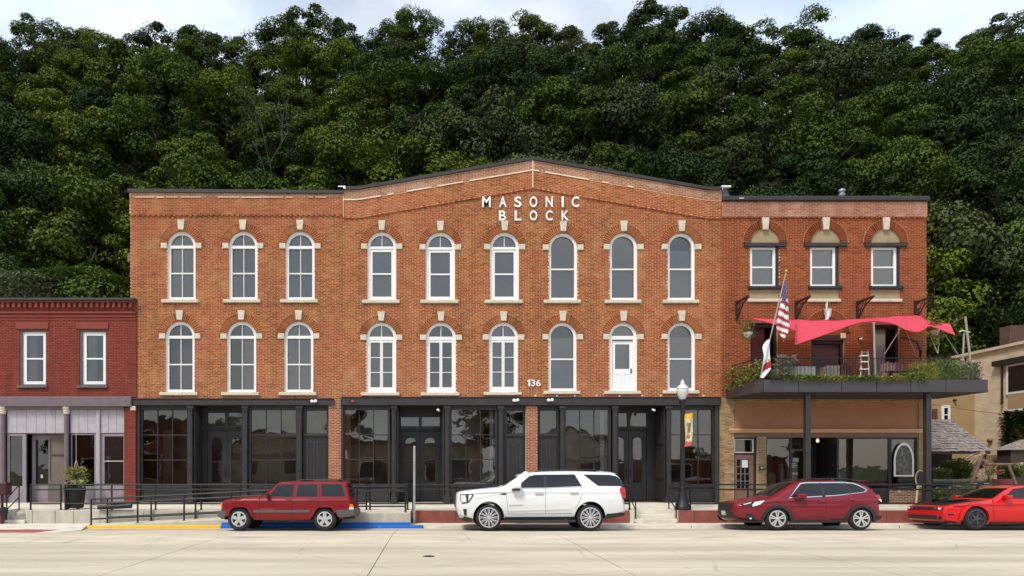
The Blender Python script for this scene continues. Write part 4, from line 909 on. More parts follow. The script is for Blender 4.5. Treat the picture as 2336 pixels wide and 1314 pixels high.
def boards(pa, pb, n):
    w = (xf(pb) - xf(pa)) / n
    for i in range(n): MB().bevbox(xf(pa) + i * w + .004, xf(pa) + (i + 1) * w - .004, yb + .10, yb + .16, zf(988), zf(934), .006).build('board', M_LAV, rb)
boards(15, 147, 6); boards(159, 219, 3); boards(228, 284, 3); boards(-112, 2, 5)
MB().bevbox(xf(219), xf(228), yb + .03, yb + .2, ZB, zf(934), .01).build('post', M_LAV, rb); MB().box(xf(-112), xf(284), yb + .17, yb + .2, zf(990), zf(934)).build('board_backing', M_MAUV, rb)
def front(nm, pa, pb, gz0, gz1, ga, gb, m, gm=None, y=None):
    y = y or yb + .12; f = MB(); f.ring(rect(xf(pa), xf(pb), ZB, zf(990)), rect(xf(ga), xf(gb), zf(gz1), zf(gz0)), y, y + .08)
    f.bevbox(xf(ga), xf(gb), y - .01, y + .01, ZB + .12, zf(gz1) - .12, .012); fr = f.build(nm, m, rb); pane(fr, rect(xf(ga), xf(gb), zf(gz1), zf(gz0)), y + .04, gm or M_SGLASS); return fr
M_MAUVL = mat('pale mauve paint', (.27, .225, .25), .55, var=.1)
front('display_window', -113, 2, 994, 1109, -106, -6, M_MAUVL); front('display_window', 14, 57, 994, 1109, 19.5, 49, M_MAUVL); front('display_window', 160, 219, 992, 1109, 162, 213.5, M_MAUVL)
fd = front('shop_door', 58, 101, 1002, 1107, 66, 96, M_MAUVL, None, yb + .5)
MB().box(xf(78), xf(82.5), yb + .51, yb + .52, zf(1091), zf(1083)).build('paper_notice', MATS['paper'], fd)
fs = front('screen_door', 102, 147, 998, 1097, 107, 142, mat('grey brown paint', (.13, .105, .095), .6), None, yb + .3); MB().box(xf(107), xf(142), yb + .33, yb + .34, zf(1097), zf(998)).build('screen', mat('door screen', (.16, .13, .11), .9, var=.1), fs)
MB().bevbox(xf(107), xf(142), yb + .28, yb + .3, zf(1037), zf(1033), .005).build('push_bar', MATS['grey brown paint'], fs)
fb = front('panel_door', 228.5, 284, 995, 1107, 236.5, 280, M_MAUVL); MB().box(xf(236), xf(281), yb + .22, yb + .225, zf(1110), zf(994)).build('blind', mat('olive blind', (.22, .21, .16), .9), fb)
MB().bevbox(xf(236), xf(281), yb + .10, yb + .13, zf(1053), zf(1051), .004).build('glazing_bar', M_STONE, fb)
# ================================================================ canopy balcony and everything on it
M_CAN = mat('grey canopy metal', (.052, .047, .049), .45, var=.12, vscale=2)
CD0 = F / 66.0                              # front edge distance of the canopy
cz0, cz1 = 4.51, 4.92
cb = thing('canopy_balcony', 'charcoal metal canopy carrying the planted balcony over the tan shop front', 'canopy', ((xf(1655) + xf(2113)) / 2, CD0 + 1.2, PZ0))
xl0, xl1, xr = xf(1656), (1742 - CX) / 66.0, (2254 - CX) / 66.0
xm = (1722 - CX) * 24.55 / F
out = [(xl0, YF), (xm, 24.62), (xl1, CD0), (xr, CD0), (xr - .05, YF)]
inn = [(xl0 + .12, YF), (xm + .1, 24.72), (xl1 + .06, CD0 + .1), (xr - .1, CD0 + .1), (xr - .15, YF)]
def wall_seg(p, q, nm, z0=cz0, z1=cz1, th=.05, gap=.01):
    p, q = Vector((p[0], p[1], 0)), Vector((q[0], q[1], 0)); d = (q - p).normalized(); n_ = Vector((-d.y, d.x, 0)); p += d * gap; q -= d * gap
    vs_ = [p, q, q + n_ * th, p + n_ * th]; MB().prismz([(v.x, v.y) for v in vs_], z0, z1).build(nm, M_CAN, cb)
    b = MB(); b.prismz([((p - n_ * .02).x, (p - n_ * .02).y), ((q - n_ * .02).x, (q - n_ * .02).y), ((q + n_ * .02).x, (q + n_ * .02).y), ((p + n_ * .02).x, (p + n_ * .02).y)], z0 - .02, z0 + .035); b.build('drip_edge', M_CAN, cb)
wall_seg(out[0], out[1], 'fascia_panel'); wall_seg(out[1], out[2], 'fascia_panel')
js = [1742, 1822, 1920, 2000, 2078, 2158, 2254]
for i in range(6): wall_seg(((js[i] - CX) / 66., CD0), ((js[i + 1] - CX) / 66., CD0), 'fascia_panel')
wall_seg(out[3], out[4], 'fascia_panel')
MB().prismz([(p[0], p[1]) for p in inn], cz0 - .02, cz1 - .12).build('deck', mat('deck underside', (.03, .024, .02), .8), cb)
for p, q in ((1844.5, 11), (2119.5, 12.5)):
    x = (p - CX) / 65.6; b = MB(); b.bevbox(x - .09, x + .09, F / 65.6 - .0, F / 65.6 + .18, PZ0, cz0 - .02, .012); b.bevbox(x - .14, x + .14, F / 65.6 - .04, F / 65.6 + .22, PZ0, PZ0 + .02, .004); b.build('post', M_CHAR2, cb)
# iron railing round the balcony
rl = thing('balcony_railing', 'thin black iron railing round the planted balcony', 'railing', ((xl1 + xr) / 2, CD0 + .45, ZFL))
def rail_run(p, q, n):
    p, q = Vector(p), Vector(q)
    for h in (.92, .12): MB().tube([p + Vector((0, 0, h)), q + Vector((0, 0, h))], .016, 6).build('rail', M_BLACK, rl)
    for i in range(n + 1): c = p + (q - p) * i / n; MB().tube([c, c + Vector((0, 0, .92))], .008 if 0 < i < n else .02, 5).build('baluster', M_BLACK, rl)
ry = CD0 + .55
rail_run((xl1 + .15, ry, ZFL - .1), (xr - .35, ry, ZFL - .1), 56); rail_run((xl0 + .2, YF - .1, ZFL - .1), (xl1 + .15, ry, ZFL - .1), 16); rail_run((xr - .35, ry, ZFL - .1), (xr - .3, YF - .1, ZFL - .1), 12)
# planting
M_LEAFA = mat('planter green', (.16, .22, .05), .7, var=.5, vscale=2.5)
M_LEAFB = mat('yellow green', (.26, .27, .06), .7, var=.45, vscale=2.5)
M_LEAFC = mat('grey green', (.15, .165, .085), .7, var=.45, vscale=2.5)
M_PURP = mat('dusty purple', (.13, .085, .12), .8, var=.4, vscale=8)
M_PINKF = mat('pink petals', (.55, .16, .22), .7, var=.3, vscale=9)
M_WHITEF = mat('white petals', (.6, .56, .52), .7, var=.2, vscale=9)
def leaf(b, p, d, ln, wd, mi=0):
    """one bent leaf blade, 4 triangles"""
    d = Vector(d).normalized(); s = d.cross(Vector((0, 0, 1))); s = s.normalized() if s.length > .05 else Vector((1, 0, 0)); u = s.cross(d)
    a = p; m = p + d * ln * .5 + u * ln * .08; e = p + d * ln - u * ln * .15
    b.add([tuple(a), tuple(m + s * wd), tuple(e), tuple(m - s * wd)], [(0, 1, 2), (0, 2, 3)], mi)
def foliage(b, n, fn, ln, wd, up=.3, mi=0):
    for i in range(n):
        p = fn(); a = rnd.uniform(0, 6.283); leaf(b, p, (math.cos(a), math.sin(a), rnd.uniform(-.3, .9) + up), ln * rnd.uniform(.6, 1.3), wd * rnd.uniform(.6, 1.3), mi)
def grassy(b, n, fn, h, mi=0):
    for i in range(n):
        p = fn(); a = rnd.uniform(0, 6.283); l = rnd.uniform(.0, .45); hh = h * rnd.uniform(.5, 1.15); q = p + Vector((math.cos(a) * l * hh, math.sin(a) * l * hh, hh)); s = Vector((.007, .004, 0))
        b.add([tuple(p - s), tuple(p + s), tuple(q)], [(0, 1, 2)], mi)
def plant(nm, lab, base, fns, mats_, cat='plant', group=None):
    t = thing(nm, lab, cat, base, group); b = MB()
    for f in fns: f(b)
    o = b.build('foliage', mats_, t); o['kind'] = 'stuff'; return t
def boxfn(c, sx, sy, sz): return lambda: Vector((c[0] + rnd.uniform(-sx, sx), c[1] + rnd.uniform(-sy, sy), c[2] + rnd.random() ** 1.4 * sz))
def at(px_, y, z): return ((px_ - CX) * y / F, y, z)
yp = CD0 + .25
c = at(1712, 25.3, 4.86); plant('trailing_plant', 'bushy trailing plant over the left side of the canopy', c, [lambda b: foliage(b, 900, lambda: Vector((c[0] + rnd.uniform(-.75, .55), 0, 0)) and (lambda t: Vector((xl0 + (xl1 - xl0) * t + rnd.uniform(-.15, .3), YF - .15 + (CD0 - YF + .3) * t + rnd.uniform(-.1, .15), 4.78 + rnd.random() ** 1.5 * (.75 + .15 * math.sin(t * 9)))))(rnd.random()), .13, .035)], M_LEAFB)
segs = [(1755, 1800, .30, M_LEAFC, 'grey green sprays at the foot of the white flag'), (1800, 1855, .22, M_LEAFA, 'low green plant in the planter left of the dark wooden box'), (1855, 1920, .20, M_LEAFB, 'low yellow green plant in the planter before the dark doorway'), (1920, 1990, .19, M_LEAFA, 'low leafy plant in the planter below the ladder'), (1990, 2060, .18, M_LEAFB, 'low plant in the planter right of the sail pole'), (2060, 2100, .30, M_LEAFA, 'mid-height plant in the planter by the balcony corner')]
for (a, e, h, m, lab) in segs:
    cc = at((a + e) / 2, yp, 4.86); hw_ = (e - a) / 2 / 66.
    plant('planter_plant', lab, cc, [lambda b, cc=cc, hw_=hw_, h=h: foliage(b, int(650 * hw_ / .35), boxfn((cc[0], cc[1] - .1, cc[2] - .02), hw_ + .06, .2, h), .10, .034), lambda b, cc=cc, hw_=hw_, h=h: grassy(b, 60, boxfn(cc, hw_, .12, .05), h * 2.2)], m)
for (a, e, h, m, lab) in ((2085, 2130, .62, M_LEAFB, 'tall yellow green shrub near the middle right of the planter'), (2128, 2178, .72, M_LEAFA, 'tall feathery green shrub in the planter under the sail tip'), (2175, 2232, .62, M_LEAFC, 'grey green flowering shrub at the right end of the planter')):
    cc = at((a + e) / 2, yp, 4.86); hw_ = (e - a) / 2 / 66.
    plant('planter_shrub', lab, cc, [lambda b, cc=cc, hw_=hw_, h=h: foliage(b, 750, boxfn(cc, hw_ + .05, .2, h), .13, .022, .9), lambda b, cc=cc, hw_=hw_, h=h: grassy(b, 380, boxfn(cc, hw_, .2, .1), h * 1.25), lambda b, cc=cc, hw_=hw_, h=h: foliage(b, 60, boxfn((cc[0], cc[1], cc[2] + h * .75), hw_, .2, h * .5), .06, .03, .5, 1)], [m, M_PURP if a < 2170 else M_WHITEF], 'shrub')
# hanging baskets
def basket(px_, py_, y, lab, group='hanging flower baskets', flowers=M_LEAFB, sc_=1.0, zhang=None):
    p = Vector(at(px_, y, EYE + (CY - py_) * y / F)); t = thing('hanging_basket', lab, 'basket', p, group)
    MB().lathe([(.09 * sc_, -.13 * sc_), (.15 * sc_, .0), (.17 * sc_, .05 * sc_), (.155 * sc_, .05 * sc_)], p, 16).build('pot', M_WHITE, t, 40)
    b = MB(); top = p + Vector((0, 0, .75 * sc_))
    for k in range(3): a = k * 2.09; b.tube([p + Vector((.15 * sc_ * math.cos(a), .15 * sc_ * math.sin(a), .05)), top], .005, 4)
    b.tube([top, top + Vector((0, 0, (zhang or .2)))], .006, 4); b.build('hanger', M_BLACK, t)
    b = MB()
    def fn():
        a = rnd.uniform(0, 6.283); r_ = .26 * sc_ * rnd.random() ** .5; return p + Vector((r_ * math.cos(a), r_ * math.sin(a), rnd.uniform(-.28, .55) * sc_ * (1 - r_ * 1.2)))
    foliage(b, 260, fn, .10 * sc_, .032 * sc_, .1); foliage(b, 30, fn, .06, .03, .3, 1); o = b.build('foliage', [flowers, M_WHITEF], t); o['kind'] = 'stuff'
basket(1706, 762, 25.75, 'hanging basket with trailing green vines left of the first balcony door', flowers=M_LEAFA)
basket(2132, 757, 25.6, 'white hanging basket at the right corner of the balcony under the sail', zhang=.9)
# pink shade sail
M_SAIL = mat('coral sail cloth', (.72, .07, .115), .8, var=.05, vscale=6)
_nt = M_SAIL.node_tree; _tr = _nt.nodes.new('ShaderNodeBsdfTranslucent'); _tr.inputs[0].default_value = (.85, .10, .15, 1); _mx = _nt.nodes.new('ShaderNodeMixShader'); _mx.inputs[0].default_value = .22
_nt.links.new(_nt.nodes['Principled BSDF'].outputs[0], _mx.inputs[1]); _nt.links.new(_tr.outputs[0], _mx.inputs[2]); _nt.links.new(_mx.outputs[0], _nt.nodes['Material Output'].inputs[0])
sl = thing('shade_sail', 'coral pink shade sail stretched over the balcony', 'sail', at(1900, 25.5, 6.6))
def SP(px_, py_, D): return W(px_, py_, D)
top_e = [SP(1716, 725, 26.45), SP(1765, 728, 26.3), SP(1830, 730, 26.2), SP(1900, 731, 26.1), SP(1970, 727, 26.2), SP(2030, 723, 26.35), SP(2093, 720, 26.5), SP(2120, 734, 26.0), SP(2168, 739, 25.5)]
low_a = [SP(1717, 726, 26.44), SP(1750, 735, 25.9), SP(1783, 744, 25.3), SP(1816, 755, 24.75)]
low_c = [SP(1816, 755, 24.75), SP(1815, 770, 24.72), SP(1814, 786, 24.7)]
low_b = [SP(1814, 786, 24.7), SP(1865, 769, 24.8), SP(1915, 751, 24.9), SP(1960, 736, 25.0), SP(2005, 733, 25.0), SP(2042, 740, 24.9), SP(2066, 752, 24.75), SP(2092, 757, 24.7), SP(2108, 751, 24.75), SP(2121, 744, 24.8), SP(2146, 752, 24.7), SP(2179, 765, 24.6)]
def crom(P, t):
    n_ = len(P) - 1; f = min(n_ - 1e-6, t * n_); i = int(f); u = f - i; a, b_, c_, d = P[max(i - 1, 0)], P[i], P[i + 1], P[min(i + 2, n_)]
    return .5 * ((2 * b_) + (c_ - a) * u + (2 * a - 5 * b_ + 4 * c_ - d) * u * u + (3 * b_ - a - 3 * c_ + d) * u ** 3)
def low_at(t): return crom(low_a, t / .215) if t < .215 else (crom(low_c, (t - .215) / .02) if t < .235 else crom(low_b, (t - .235) / .765))
b = MB(); NU, NV = 200, 12; g_ = []
for i in range(NU + 1):
    t = i / NU; a, c_ = crom(top_e, t), low_at(t)
    for j in range(NV + 1):
        v = j / NV; q = a + (c_ - a) * v; q.z += -.10 * math.sin(math.pi * v) * math.sin(math.pi * t) + .010 * math.sin(t * 60 + v * 5) + .022 * math.sin(t * 23 - v * 9) * math.sin(math.pi * v); g_.append(tuple(q))
b.add(g_, [(i * (NV + 1) + j, (i + 1) * (NV + 1) + j, (i + 1) * (NV + 1) + j + 1, i * (NV + 1) + j + 1) for i in range(NU) for j in range(NV)]); b.build('cloth', M_SAIL, sl, 80)
MB().tube([low_at(i / 200) for i in range(201)], .014, 5).build('hem', M_SAIL, sl)
for t_ in (.36, .52, .68, .84): MB().tube([Vector(g_[int(t_ * NU) * (NV + 1) + j]) + Vector((0, 0, .006)) for j in range(NV + 1)], .008, 4).build('seam', M_SAIL, sl); MB().tube([crom(top_e, i / 60) for i in range(61)], .012, 5).build('hem', M_SAIL, sl)
M_POLE = mat('grey wood pole', (.34, .30, .27), .7, var=.15)
zfl = ZFL - .1
def pole(nm, lab, pts, r, m=None, cat='pole', group=None):
    pts = [Vector(q) for q in pts]; lo = min(pts, key=lambda q: q.z)
    return one(nm, lab, cat, MB().tube(pts, r, 8), m or M_POLE, tuple(lo), group, 40)
pole('sail_pole', 'upright pale pole holding up the middle of the pink sail', [at(1997.5, 24.95, zfl - .2), W(1993, 735, 24.95)], .035)
pole('sail_prop', 'thin slanting prop under the sail left of the grey door', [W(2018, 808, 25.2), W(2057, 746, 25.0)], .012)
pole('sail_prop', 'thin slanting prop crossing the brick right of the grey door', [W(2098, 830, 25.4), W(2064, 748, 25.1)], .012)
pole('sail_prop', 'left thin stay below the right hanging basket', [W(2139, 806, 25.0), W(2122, 765, 25.2)], .012)
pole('sail_prop', 'middle thin stay below the right hanging basket', [W(2140, 806, 25.0), W(2142, 757, 25.2)], .012)
pole('sail_prop', 'long slanting stay from the sail tip to the railing', [W(2185, 808, 24.8), W(2150, 755, 25.0)], .012)
pole('mast_pole', 'tall bent grey mast at the right end of the balcony', [at(2214, 24.6, zfl - .15), W(2212, 806, 24.6), W(2206, 757, 24.6), W(2202, 722, 24.6)], .035)
pole('mast_pole', 'shorter grey mast left of the bent mast', [at(2194, 24.65, zfl - .15), W(2199, 760, 24.65)], .028)
pole('cross_pole', 'pale horizontal arm tied across the two masts', [W(2188, 757, 24.6), W(2197, 754, 24.6), W(2212, 758, 24.6)], .025, M_STONE, 'pole')
pole('sail_rope', 'thin rope from the sail corner to the bent mast', [W(2168, 739, 25.4), W(2200, 724, 24.7)], .008, None, 'rope')
# flags
M_FRED = mat('flag red', (.32, .012, .03), .8); M_FWHITE = mat('flag white', (.74, .73, .74), .8); M_FBLUE = mat('flag blue', (.03, .035, .14), .8)
fp0, fp1 = W(1757, 772, 24.45), W(1793, 622, 24.45)
fpole = thing('flag_pole', 'pale flag pole leaning out from the balcony rail', 'pole', W(1744, 830, 24.5))
MB().tube([W(1744, 830, 24.5), fp0, fp1], .022, 8).build('shaft', M_POLE, fpole, 40); MB().lathe([(.01, -.05), (.05, -.02), (.055, .02), (.01, .06)], fp1 + Vector((0, 0, .05)), 12).build('finial', mat('gilt', (.6, .42, .12), .3, .6), fpole, 60)
def us_flag():
    t = thing('striped_flag', 'stars and stripes flag hanging limp from the leaning pole', 'flag', W(1780, 700, 24.4)); NU, NV = 26, 24
    hoist0, hoist1 = W(1792, 630, 24.43), W(1770, 745, 24.43); fly = [W(1793, 640, 24.4), W(1797, 690, 24.3), W(1798, 745, 24.35), W(1789, 780, 24.45)]
    P = [[None] * (NV + 1) for _ in range(NU + 1)]
    for i in range(NU + 1):
        u = i / NU
        for j in range(NV + 1):
            v = j / NV; a = hoist0 + (hoist1 - hoist0) * v; c_ = crom(fly, min(1, .25 + v * .75)); q = a + (c_ - a) * u; q.y += .06 * math.sin(u * 9 + v * 4) * u; q.x += .02 * math.sin(u * 7 + v * 11) * u; P[i][j] = q
    bs = {0: MB(), 1: MB(), 2: MB()}
    for i in range(NU):
        for j in range(NV):
            u, v = (i + .5) / NU, (j + .5) / NV
            k = 2 if (u < .55 and v < .42) else (0 if int((v + u * .35) * 13) % 2 == 0 else 1)
            bs[k].add([tuple(P[i][j]), tuple(P[i + 1][j]), tuple(P[i + 1][j + 1]), tuple(P[i][j + 1])], [(0, 1, 2, 3)])
    for k, nm, m in ((0, 'red_stripes', M_FRED), (1, 'white_stripes', M_FWHITE), (2, 'blue_canton', M_FBLUE)): o = bs[k].build(nm, m, t); o['kind'] = 'stuff'
    s = MB()
    for i in range(2, 13, 2):
        for j in range(1, 10, 2):
            q = P[i][j] + Vector((0, -.012, 0)); s.add([tuple(q + Vector((.011 * (1 if a % 2 else .45) * math.sin(a * .628), 0, .018 * (1 if a % 2 else .45) * math.cos(a * .628)))) for a in range(10)], [tuple(range(10))])
    o = s.build('stars', M_FWHITE, t); o['kind'] = 'stuff'
us_flag()
def banner(nm, lab, cat, left, right, bands, mats_, names, ripple=.04):
    t = thing(nm, lab, cat, left[0]); NU, NV = 8, 40; bs = [MB() for _ in mats_]
    for i in range(NU):
        for j in range(NV):
            q = []
            for (di, dj) in ((0, 0), (1, 0), (1, 1), (0, 1)):
                u, v = (i + di) / NU, (j + dj) / NV; a, c_ = crom(left, v), crom(right, v); p = a + (c_ - a) * u; p.y += ripple * math.sin(u * 6 + v * 7); q.append(tuple(p))
            bs[bands((i + .5) / NU, (j + .5) / NV)].add(q, [(0, 1, 2, 3)])
    for b, m, n_ in zip(bs, mats_, names):
        if b.v: b.build(n_, m, t, 60)
    return t
banner('white_flag', 'white state flag with a red band hanging down from the leaning pole', 'flag', [W(1752, 772, 24.4), W(1741, 790, 24.35), W(1742, 812, 24.3), W(1736, 845, 24.3), W(1734, 862, 24.3)], [W(1757, 772, 24.45), W(1757, 795, 24.4), W(1757, 820, 24.4), W(1757, 842, 24.4), W(1742, 864, 24.35)],
       lambda u, v: 1 if (.66 < v + .12 * u < .83 and u > .1) or v < .06 or v > .97 else (2 if v > .5 and u > .75 and v < .64 else 0), [M_FWHITE, M_FRED, mat('gold print', (.5, .32, .05), .7)], ['cloth', 'red_band', 'gold_print'])
banner('furled_flag', 'furled white flag hanging on the wall above the sail', 'flag', [W(1885.5, 688, 26.5), W(1884, 705, 26.5), W(1882, 729, 26.5)], [W(1887.5, 688, 26.5), W(1890, 705, 26.5), W(1891, 729, 26.5)], lambda u, v: 0, [M_FWHITE], ['cloth'])
# ladder, chairs, boxes and lamps on the balcony
M_WOODG = mat('weathered wood', (.22, .19, .16), .8, var=.25, vscale=6); M_DKW = mat('dark wood', (.05, .035, .03), .7, var=.25)
ld = thing('step_ladder', 'white stepladder standing on the balcony left of the sail pole', 'ladder', at(1972, 25.6, zfl))
for (p, q) in ((1962, 1966), (1983, 1980)): MB().tube([at(p, 25.5, zfl), W(q, 800, 25.7)], .022, 6).build('rail', M_STONE, ld)
for py_ in (825, 842, 811): MB().bevbox(at(1964, 25.5, 0)[0], at(1982, 25.5, 0)[0], 25.5, 25.62, EYE + (CY - py_) * 25.5 / F - .025, EYE + (CY - py_) * 25.5 / F + .02, .006).build('rung', M_WHITE, ld)
MB().tube([W(1962, 822, 25.5), W(1965, 806, 25.55), W(1972, 803, 25.6), W(1980, 806, 25.55), W(1983, 822, 25.5)], .02, 6).build('hoop', M_POLE, ld)
def crate(nm, lab, cat, pa, pb, pt, y, m, dep=.45):
    xa, xb = at(pa, y, 0)[0], at(pb, y, 0)[0]; z1 = EYE + (CY - pt) * y / F; t = thing(nm, lab, cat, ((xa + xb) / 2, y, zfl)); n = 5
    for i in range(n): w = (xb - xa) / n; MB().bevbox(xa + i * w + .006, xa + (i + 1) * w - .006, y, y + .03, zfl, z1, .005).build('board', m, t)
    MB().box(xa, xb, y + .032, y + dep, zfl, z1 - .02).build('box_body', m, t)
crate('planter_box', 'weathered pinkish wooden planter box on the balcony before the dark doorway', 'planter', 1885, 1916, 834, 25.0, M_WOODG)
crate('grey_bench', 'low grey slatted bench behind the planter left of the doorway', 'bench', 1800, 1862, 836, 25.2, mat('grey paint', (.3, .29, .28), .7, var=.15), .4)
t = thing('cafe_table', 'dark table with thin legs on the balcony behind the flag', 'table', at(1800, 25.5, zfl)); MB().bevbox(at(1775, 25.5, 0)[0], at(1820, 25.5, 0)[0], 25.3, 25.8, EYE + (CY - 832) * 25.5 / F - .03, EYE + (CY - 832) * 25.5 / F, .006).build('table_top', M_DKW, t)
for q in (1778, 1817): MB().tube([at(q, 25.35, zfl), at(q, 25.35, EYE + (CY - 832) * 25.5 / F)], .015, 6).build('leg', M_BLACK, t)
pot = at(1787, 25.0, zfl); plant('potted_plant', 'pale spiky potted plant beside the white flag', pot, [lambda b: foliage(b, 160, lambda: Vector(pot) + Vector((rnd.uniform(-.2, .3), rnd.uniform(-.1, .1), .45 + rnd.random() * .5)), .28, .02, .2)], mat('pale leaves', (.30, .28, .22), .8, var=.3))
MB().lathe([(.14, zfl), (.19, zfl + .38), (.17, zfl + .38)], (pot[0], pot[1], 0), 14).build('pot', M_BLACK, bpy.data.objects['potted_plant'], 40)
def adirondack(px_, y, m, lab):
    x = at(px_, y, 0)[0]; t = thing('garden_chair', lab, 'chair', (x, y, zfl), 'garden chairs on the balcony')
    for i in range(5): a = x - .22 + i * .11; MB().bevbox(a - .045, a + .045, y + .25, y + .28, zfl + .3, zfl + .85 + .05 * (2 - abs(i - 2)), .005).build('back_slat', m, t)
    MB().bevbox(x - .27, x + .27, y - .2, y + .27, zfl + .32, zfl + .36, .008).build('seat', m, t)
    for s in (-1, 1):
        MB().bevbox(x + s * .3 - .05, x + s * .3 + .05, y - .22, y + .3, zfl + .52, zfl + .55, .006).build('armrest', m, t)
        for yy in (y - .18, y + .24): MB().box(x + s * .28 - .025, x + s * .28 + .025, yy - .025, yy + .025, zfl, zfl + .53).build('leg', m, t)
M_CHR = mat('faded rose paint', (.30, .17, .17), .7, var=.15)
adirondack(2036, 25.5, M_CHR, 'faded rose garden chair right of the sail pole'); adirondack(2054, 25.6, M_CHR, 'faded rose garden chair nearer the balcony corner'); adirondack(1937, 25.8, mat('dark rose paint', (.16, .06, .06), .7), 'dark rose garden chair left of the stepladder')
bt = thing('long_bench', 'dark low table in front of the rose garden chairs', 'table', at(2060, 25.0, zfl)); MB().bevbox(at(2030, 25, 0)[0], at(2086, 25, 0)[0], 24.95, 25.25, EYE + (CY - 845) * 25 / F - .05, EYE + (CY - 845) * 25 / F, .01).build('table_top', M_DKW, bt)
for q in (2034, 2082): MB().box(at(q, 25.1, 0)[0] - .03, at(q, 25.1, 0)[0] + .03, 25.07, 25.13, zfl, EYE + (CY - 847) * 25 / F).build('leg', M_DKW, bt)
MB().tube([at(2096, 25.3, zfl), W(2100, 800, 25.3), W(2092, 780, 25.3), W(2070, 772, 25.4), W(2056, 771, 25.4)], .045, 7).build('driftwood_arm', M_DKW, thing('driftwood_arch', 'dark twisted driftwood branch against the wall under the sail', 'driftwood', at(2096, 25.3, zfl)), 50)
wl = thing('wall_lamp', 'small round lamp on the brick wall above the stepladder', 'lamp', (xf(1961), YF, zf(773))); MB().lathe([(.07, 0), (.07, -.05)], (xf(1961), YF, zf(773)), 12, axis='y').build('base', M_BLACK, wl); MB().lathe([(.02, -.13), (.055, -.1), (.055, -.06), (.03, -.05)][::-1], (xf(1961), YF, zf(774.5)), 12, axis='y').build('bulb', M_WHITE, wl, 50)
# ================================================================ railings, lamp post, posts and street furniture
def railing(nm, lab, posts, rails, r=.027, group=None):
    base = min((Vector(p[0]) for p in posts), key=lambda v: v.z); t = thing(nm, lab, 'railing', base, group)
    for a, c in posts:
        MB().tube([a, c], r * 1.15, 8).build('post', M_BLACK, t, 50); MB().box(a[0] - .055, a[0] + .055, a[1] - .05, a[1] + .05, a[2] - .002, a[2] + .012).build('foot_plate', M_BLACK, t)
    for pts in rails: MB().tube(pts, r, 8).build('rail', M_BLACK, t, 50)
    return t
YR = YW + .08
def PX(p, y=YR): return (p - CX) * y / F
def flat_run(nm, lab, pxs, hs=(.88, .71, .22), z=PZ0 + .002, y=YR):
    return railing(nm, lab, [((PX(p, y), y, z), (PX(p, y), y, z + hs[0])) for p in pxs], [[(PX(pxs[0], y), y, z + h), (PX(pxs[-1], y), y, z + h)] for h in hs])
flat_run('platform_railing', 'black pipe railing before the lavender screen door at the left end', [70, 139])
flat_run('platform_railing', 'long black pipe railing along the platform from the planter to behind the red wagon', [149, 255, 355, 459, 548, 640, 740, 836])
flat_run('platform_railing', 'short black pipe railing between the dark red wagon and the grey post', [844, 930])
flat_run('platform_railing', 'black pipe railing behind the white car', [942, 1041, 1140, 1240, 1340, 1436])
flat_run('platform_railing', 'black pipe railing behind the maroon car and the red coupe', [1575, 1706, 1840, 1972, 2105, 2230, 2345])
# sloping rails of the ramp (front and back)
def slope_run(nm, lab, pxs, y, hs=(.86, .70, .2), xend=None):
    xs = [PX(p, y) for p in pxs]; P = [((x, y, ramp_z(x)), (x, y, ramp_z(x) + hs[0])) for x in xs]
    return railing(nm, lab, P, [[(x, y, ramp_z(x) + h) for x in xs] for h in hs])
slope_run('ramp_railing', 'sloping black pipe railing on the street side of the ramp, rising to the right', [208, 314, 420, 527, 630, 730, 815, 925], YK + .17)
slope_run('ramp_railing', 'sloping black pipe railing on the inner side of the ramp against the wall', [245, 345, 446, 548, 655, 760], YW - .14)
# stair rails
def stair_rail(x, lab, y0=YW - .05, y1=YS + .02):
    return railing('stair_railing', lab, [((x, y0, -.03), (x, y0, .82)), ((x, y1, PZ0), (x, y1, PZ0 + .88))], [[(x, y0, .80), (x, y1, PZ0 + .86)], [(x, y0, .42), (x, y1, PZ0 + .42)]], .02)
stair_rail(S1a + .03, 'sloping black handrail on the steps beside the white car'); stair_rail(S1b - .03, 'sloping black handrail on the steps next to the lamp post'); stair_rail(S0a + .05, 'sloping black handrail on the left end steps')
# globe lamp
lx, ly = PX(1557, 24.5), 24.5
lp = thing('street_lamp', 'black cast iron street lamp with a clear acorn globe and a festival banner', 'lamp', (lx, ly, PZ0))
z = PZ0
MB().lathe([(.27, z), (.27, z + .1), (.245, z + .14), (.225, z + .2), (.21, z + .24), (.165, z + .36), (.125, z + .62), (.115, z + .74), (.12, z + .76), (.10, z + .8)], (lx, ly, 0), 16).build('base', M_BLACK, lp, 40)
MB().lathe([(.09, z + .8), (.085, z + 1.6), (.065, z + 3.42)], (lx, ly, 0), 14).build('shaft', M_BLACK, lp, 40)
MB().lathe([(.066, z + 3.42), (.08, z + 3.5), (.07, z + 3.56), (.10, z + 3.72), (.14, z + 3.82), (.12, z + 3.86)], (lx, ly, 0), 16).build('cup', M_BLACK, lp, 40)
MB().lathe([(.10, z + 3.86), (.165, z + 4.0), (.195, z + 4.14), (.19, z + 4.22), (.15, z + 4.26)], (lx, ly, 0), 18).build('globe', mat('frosted acrylic', (.62, .61, .60), .25, var=.12, vscale=18), lp, 50)
MB().lathe([(.20, z + 4.22), (.205, z + 4.25), (.13, z + 4.34), (.075, z + 4.38), (.07, z + 4.46), (.04, z + 4.49), (.01, z + 4.56)], (lx, ly, 0), 18).build('cap', mat('pale cap', (.72, .72, .72), .35), lp, 40)
MB().tube([(lx, ly, z + 3.22), (lx + .34, ly, z + 3.26)], .014, 6).build('banner_arm', M_BLACK, lp); MB().tube([(lx, ly, z + 2.1), (lx + .30, ly, z + 2.08)], .012, 6).build('banner_arm', M_BLACK, lp)
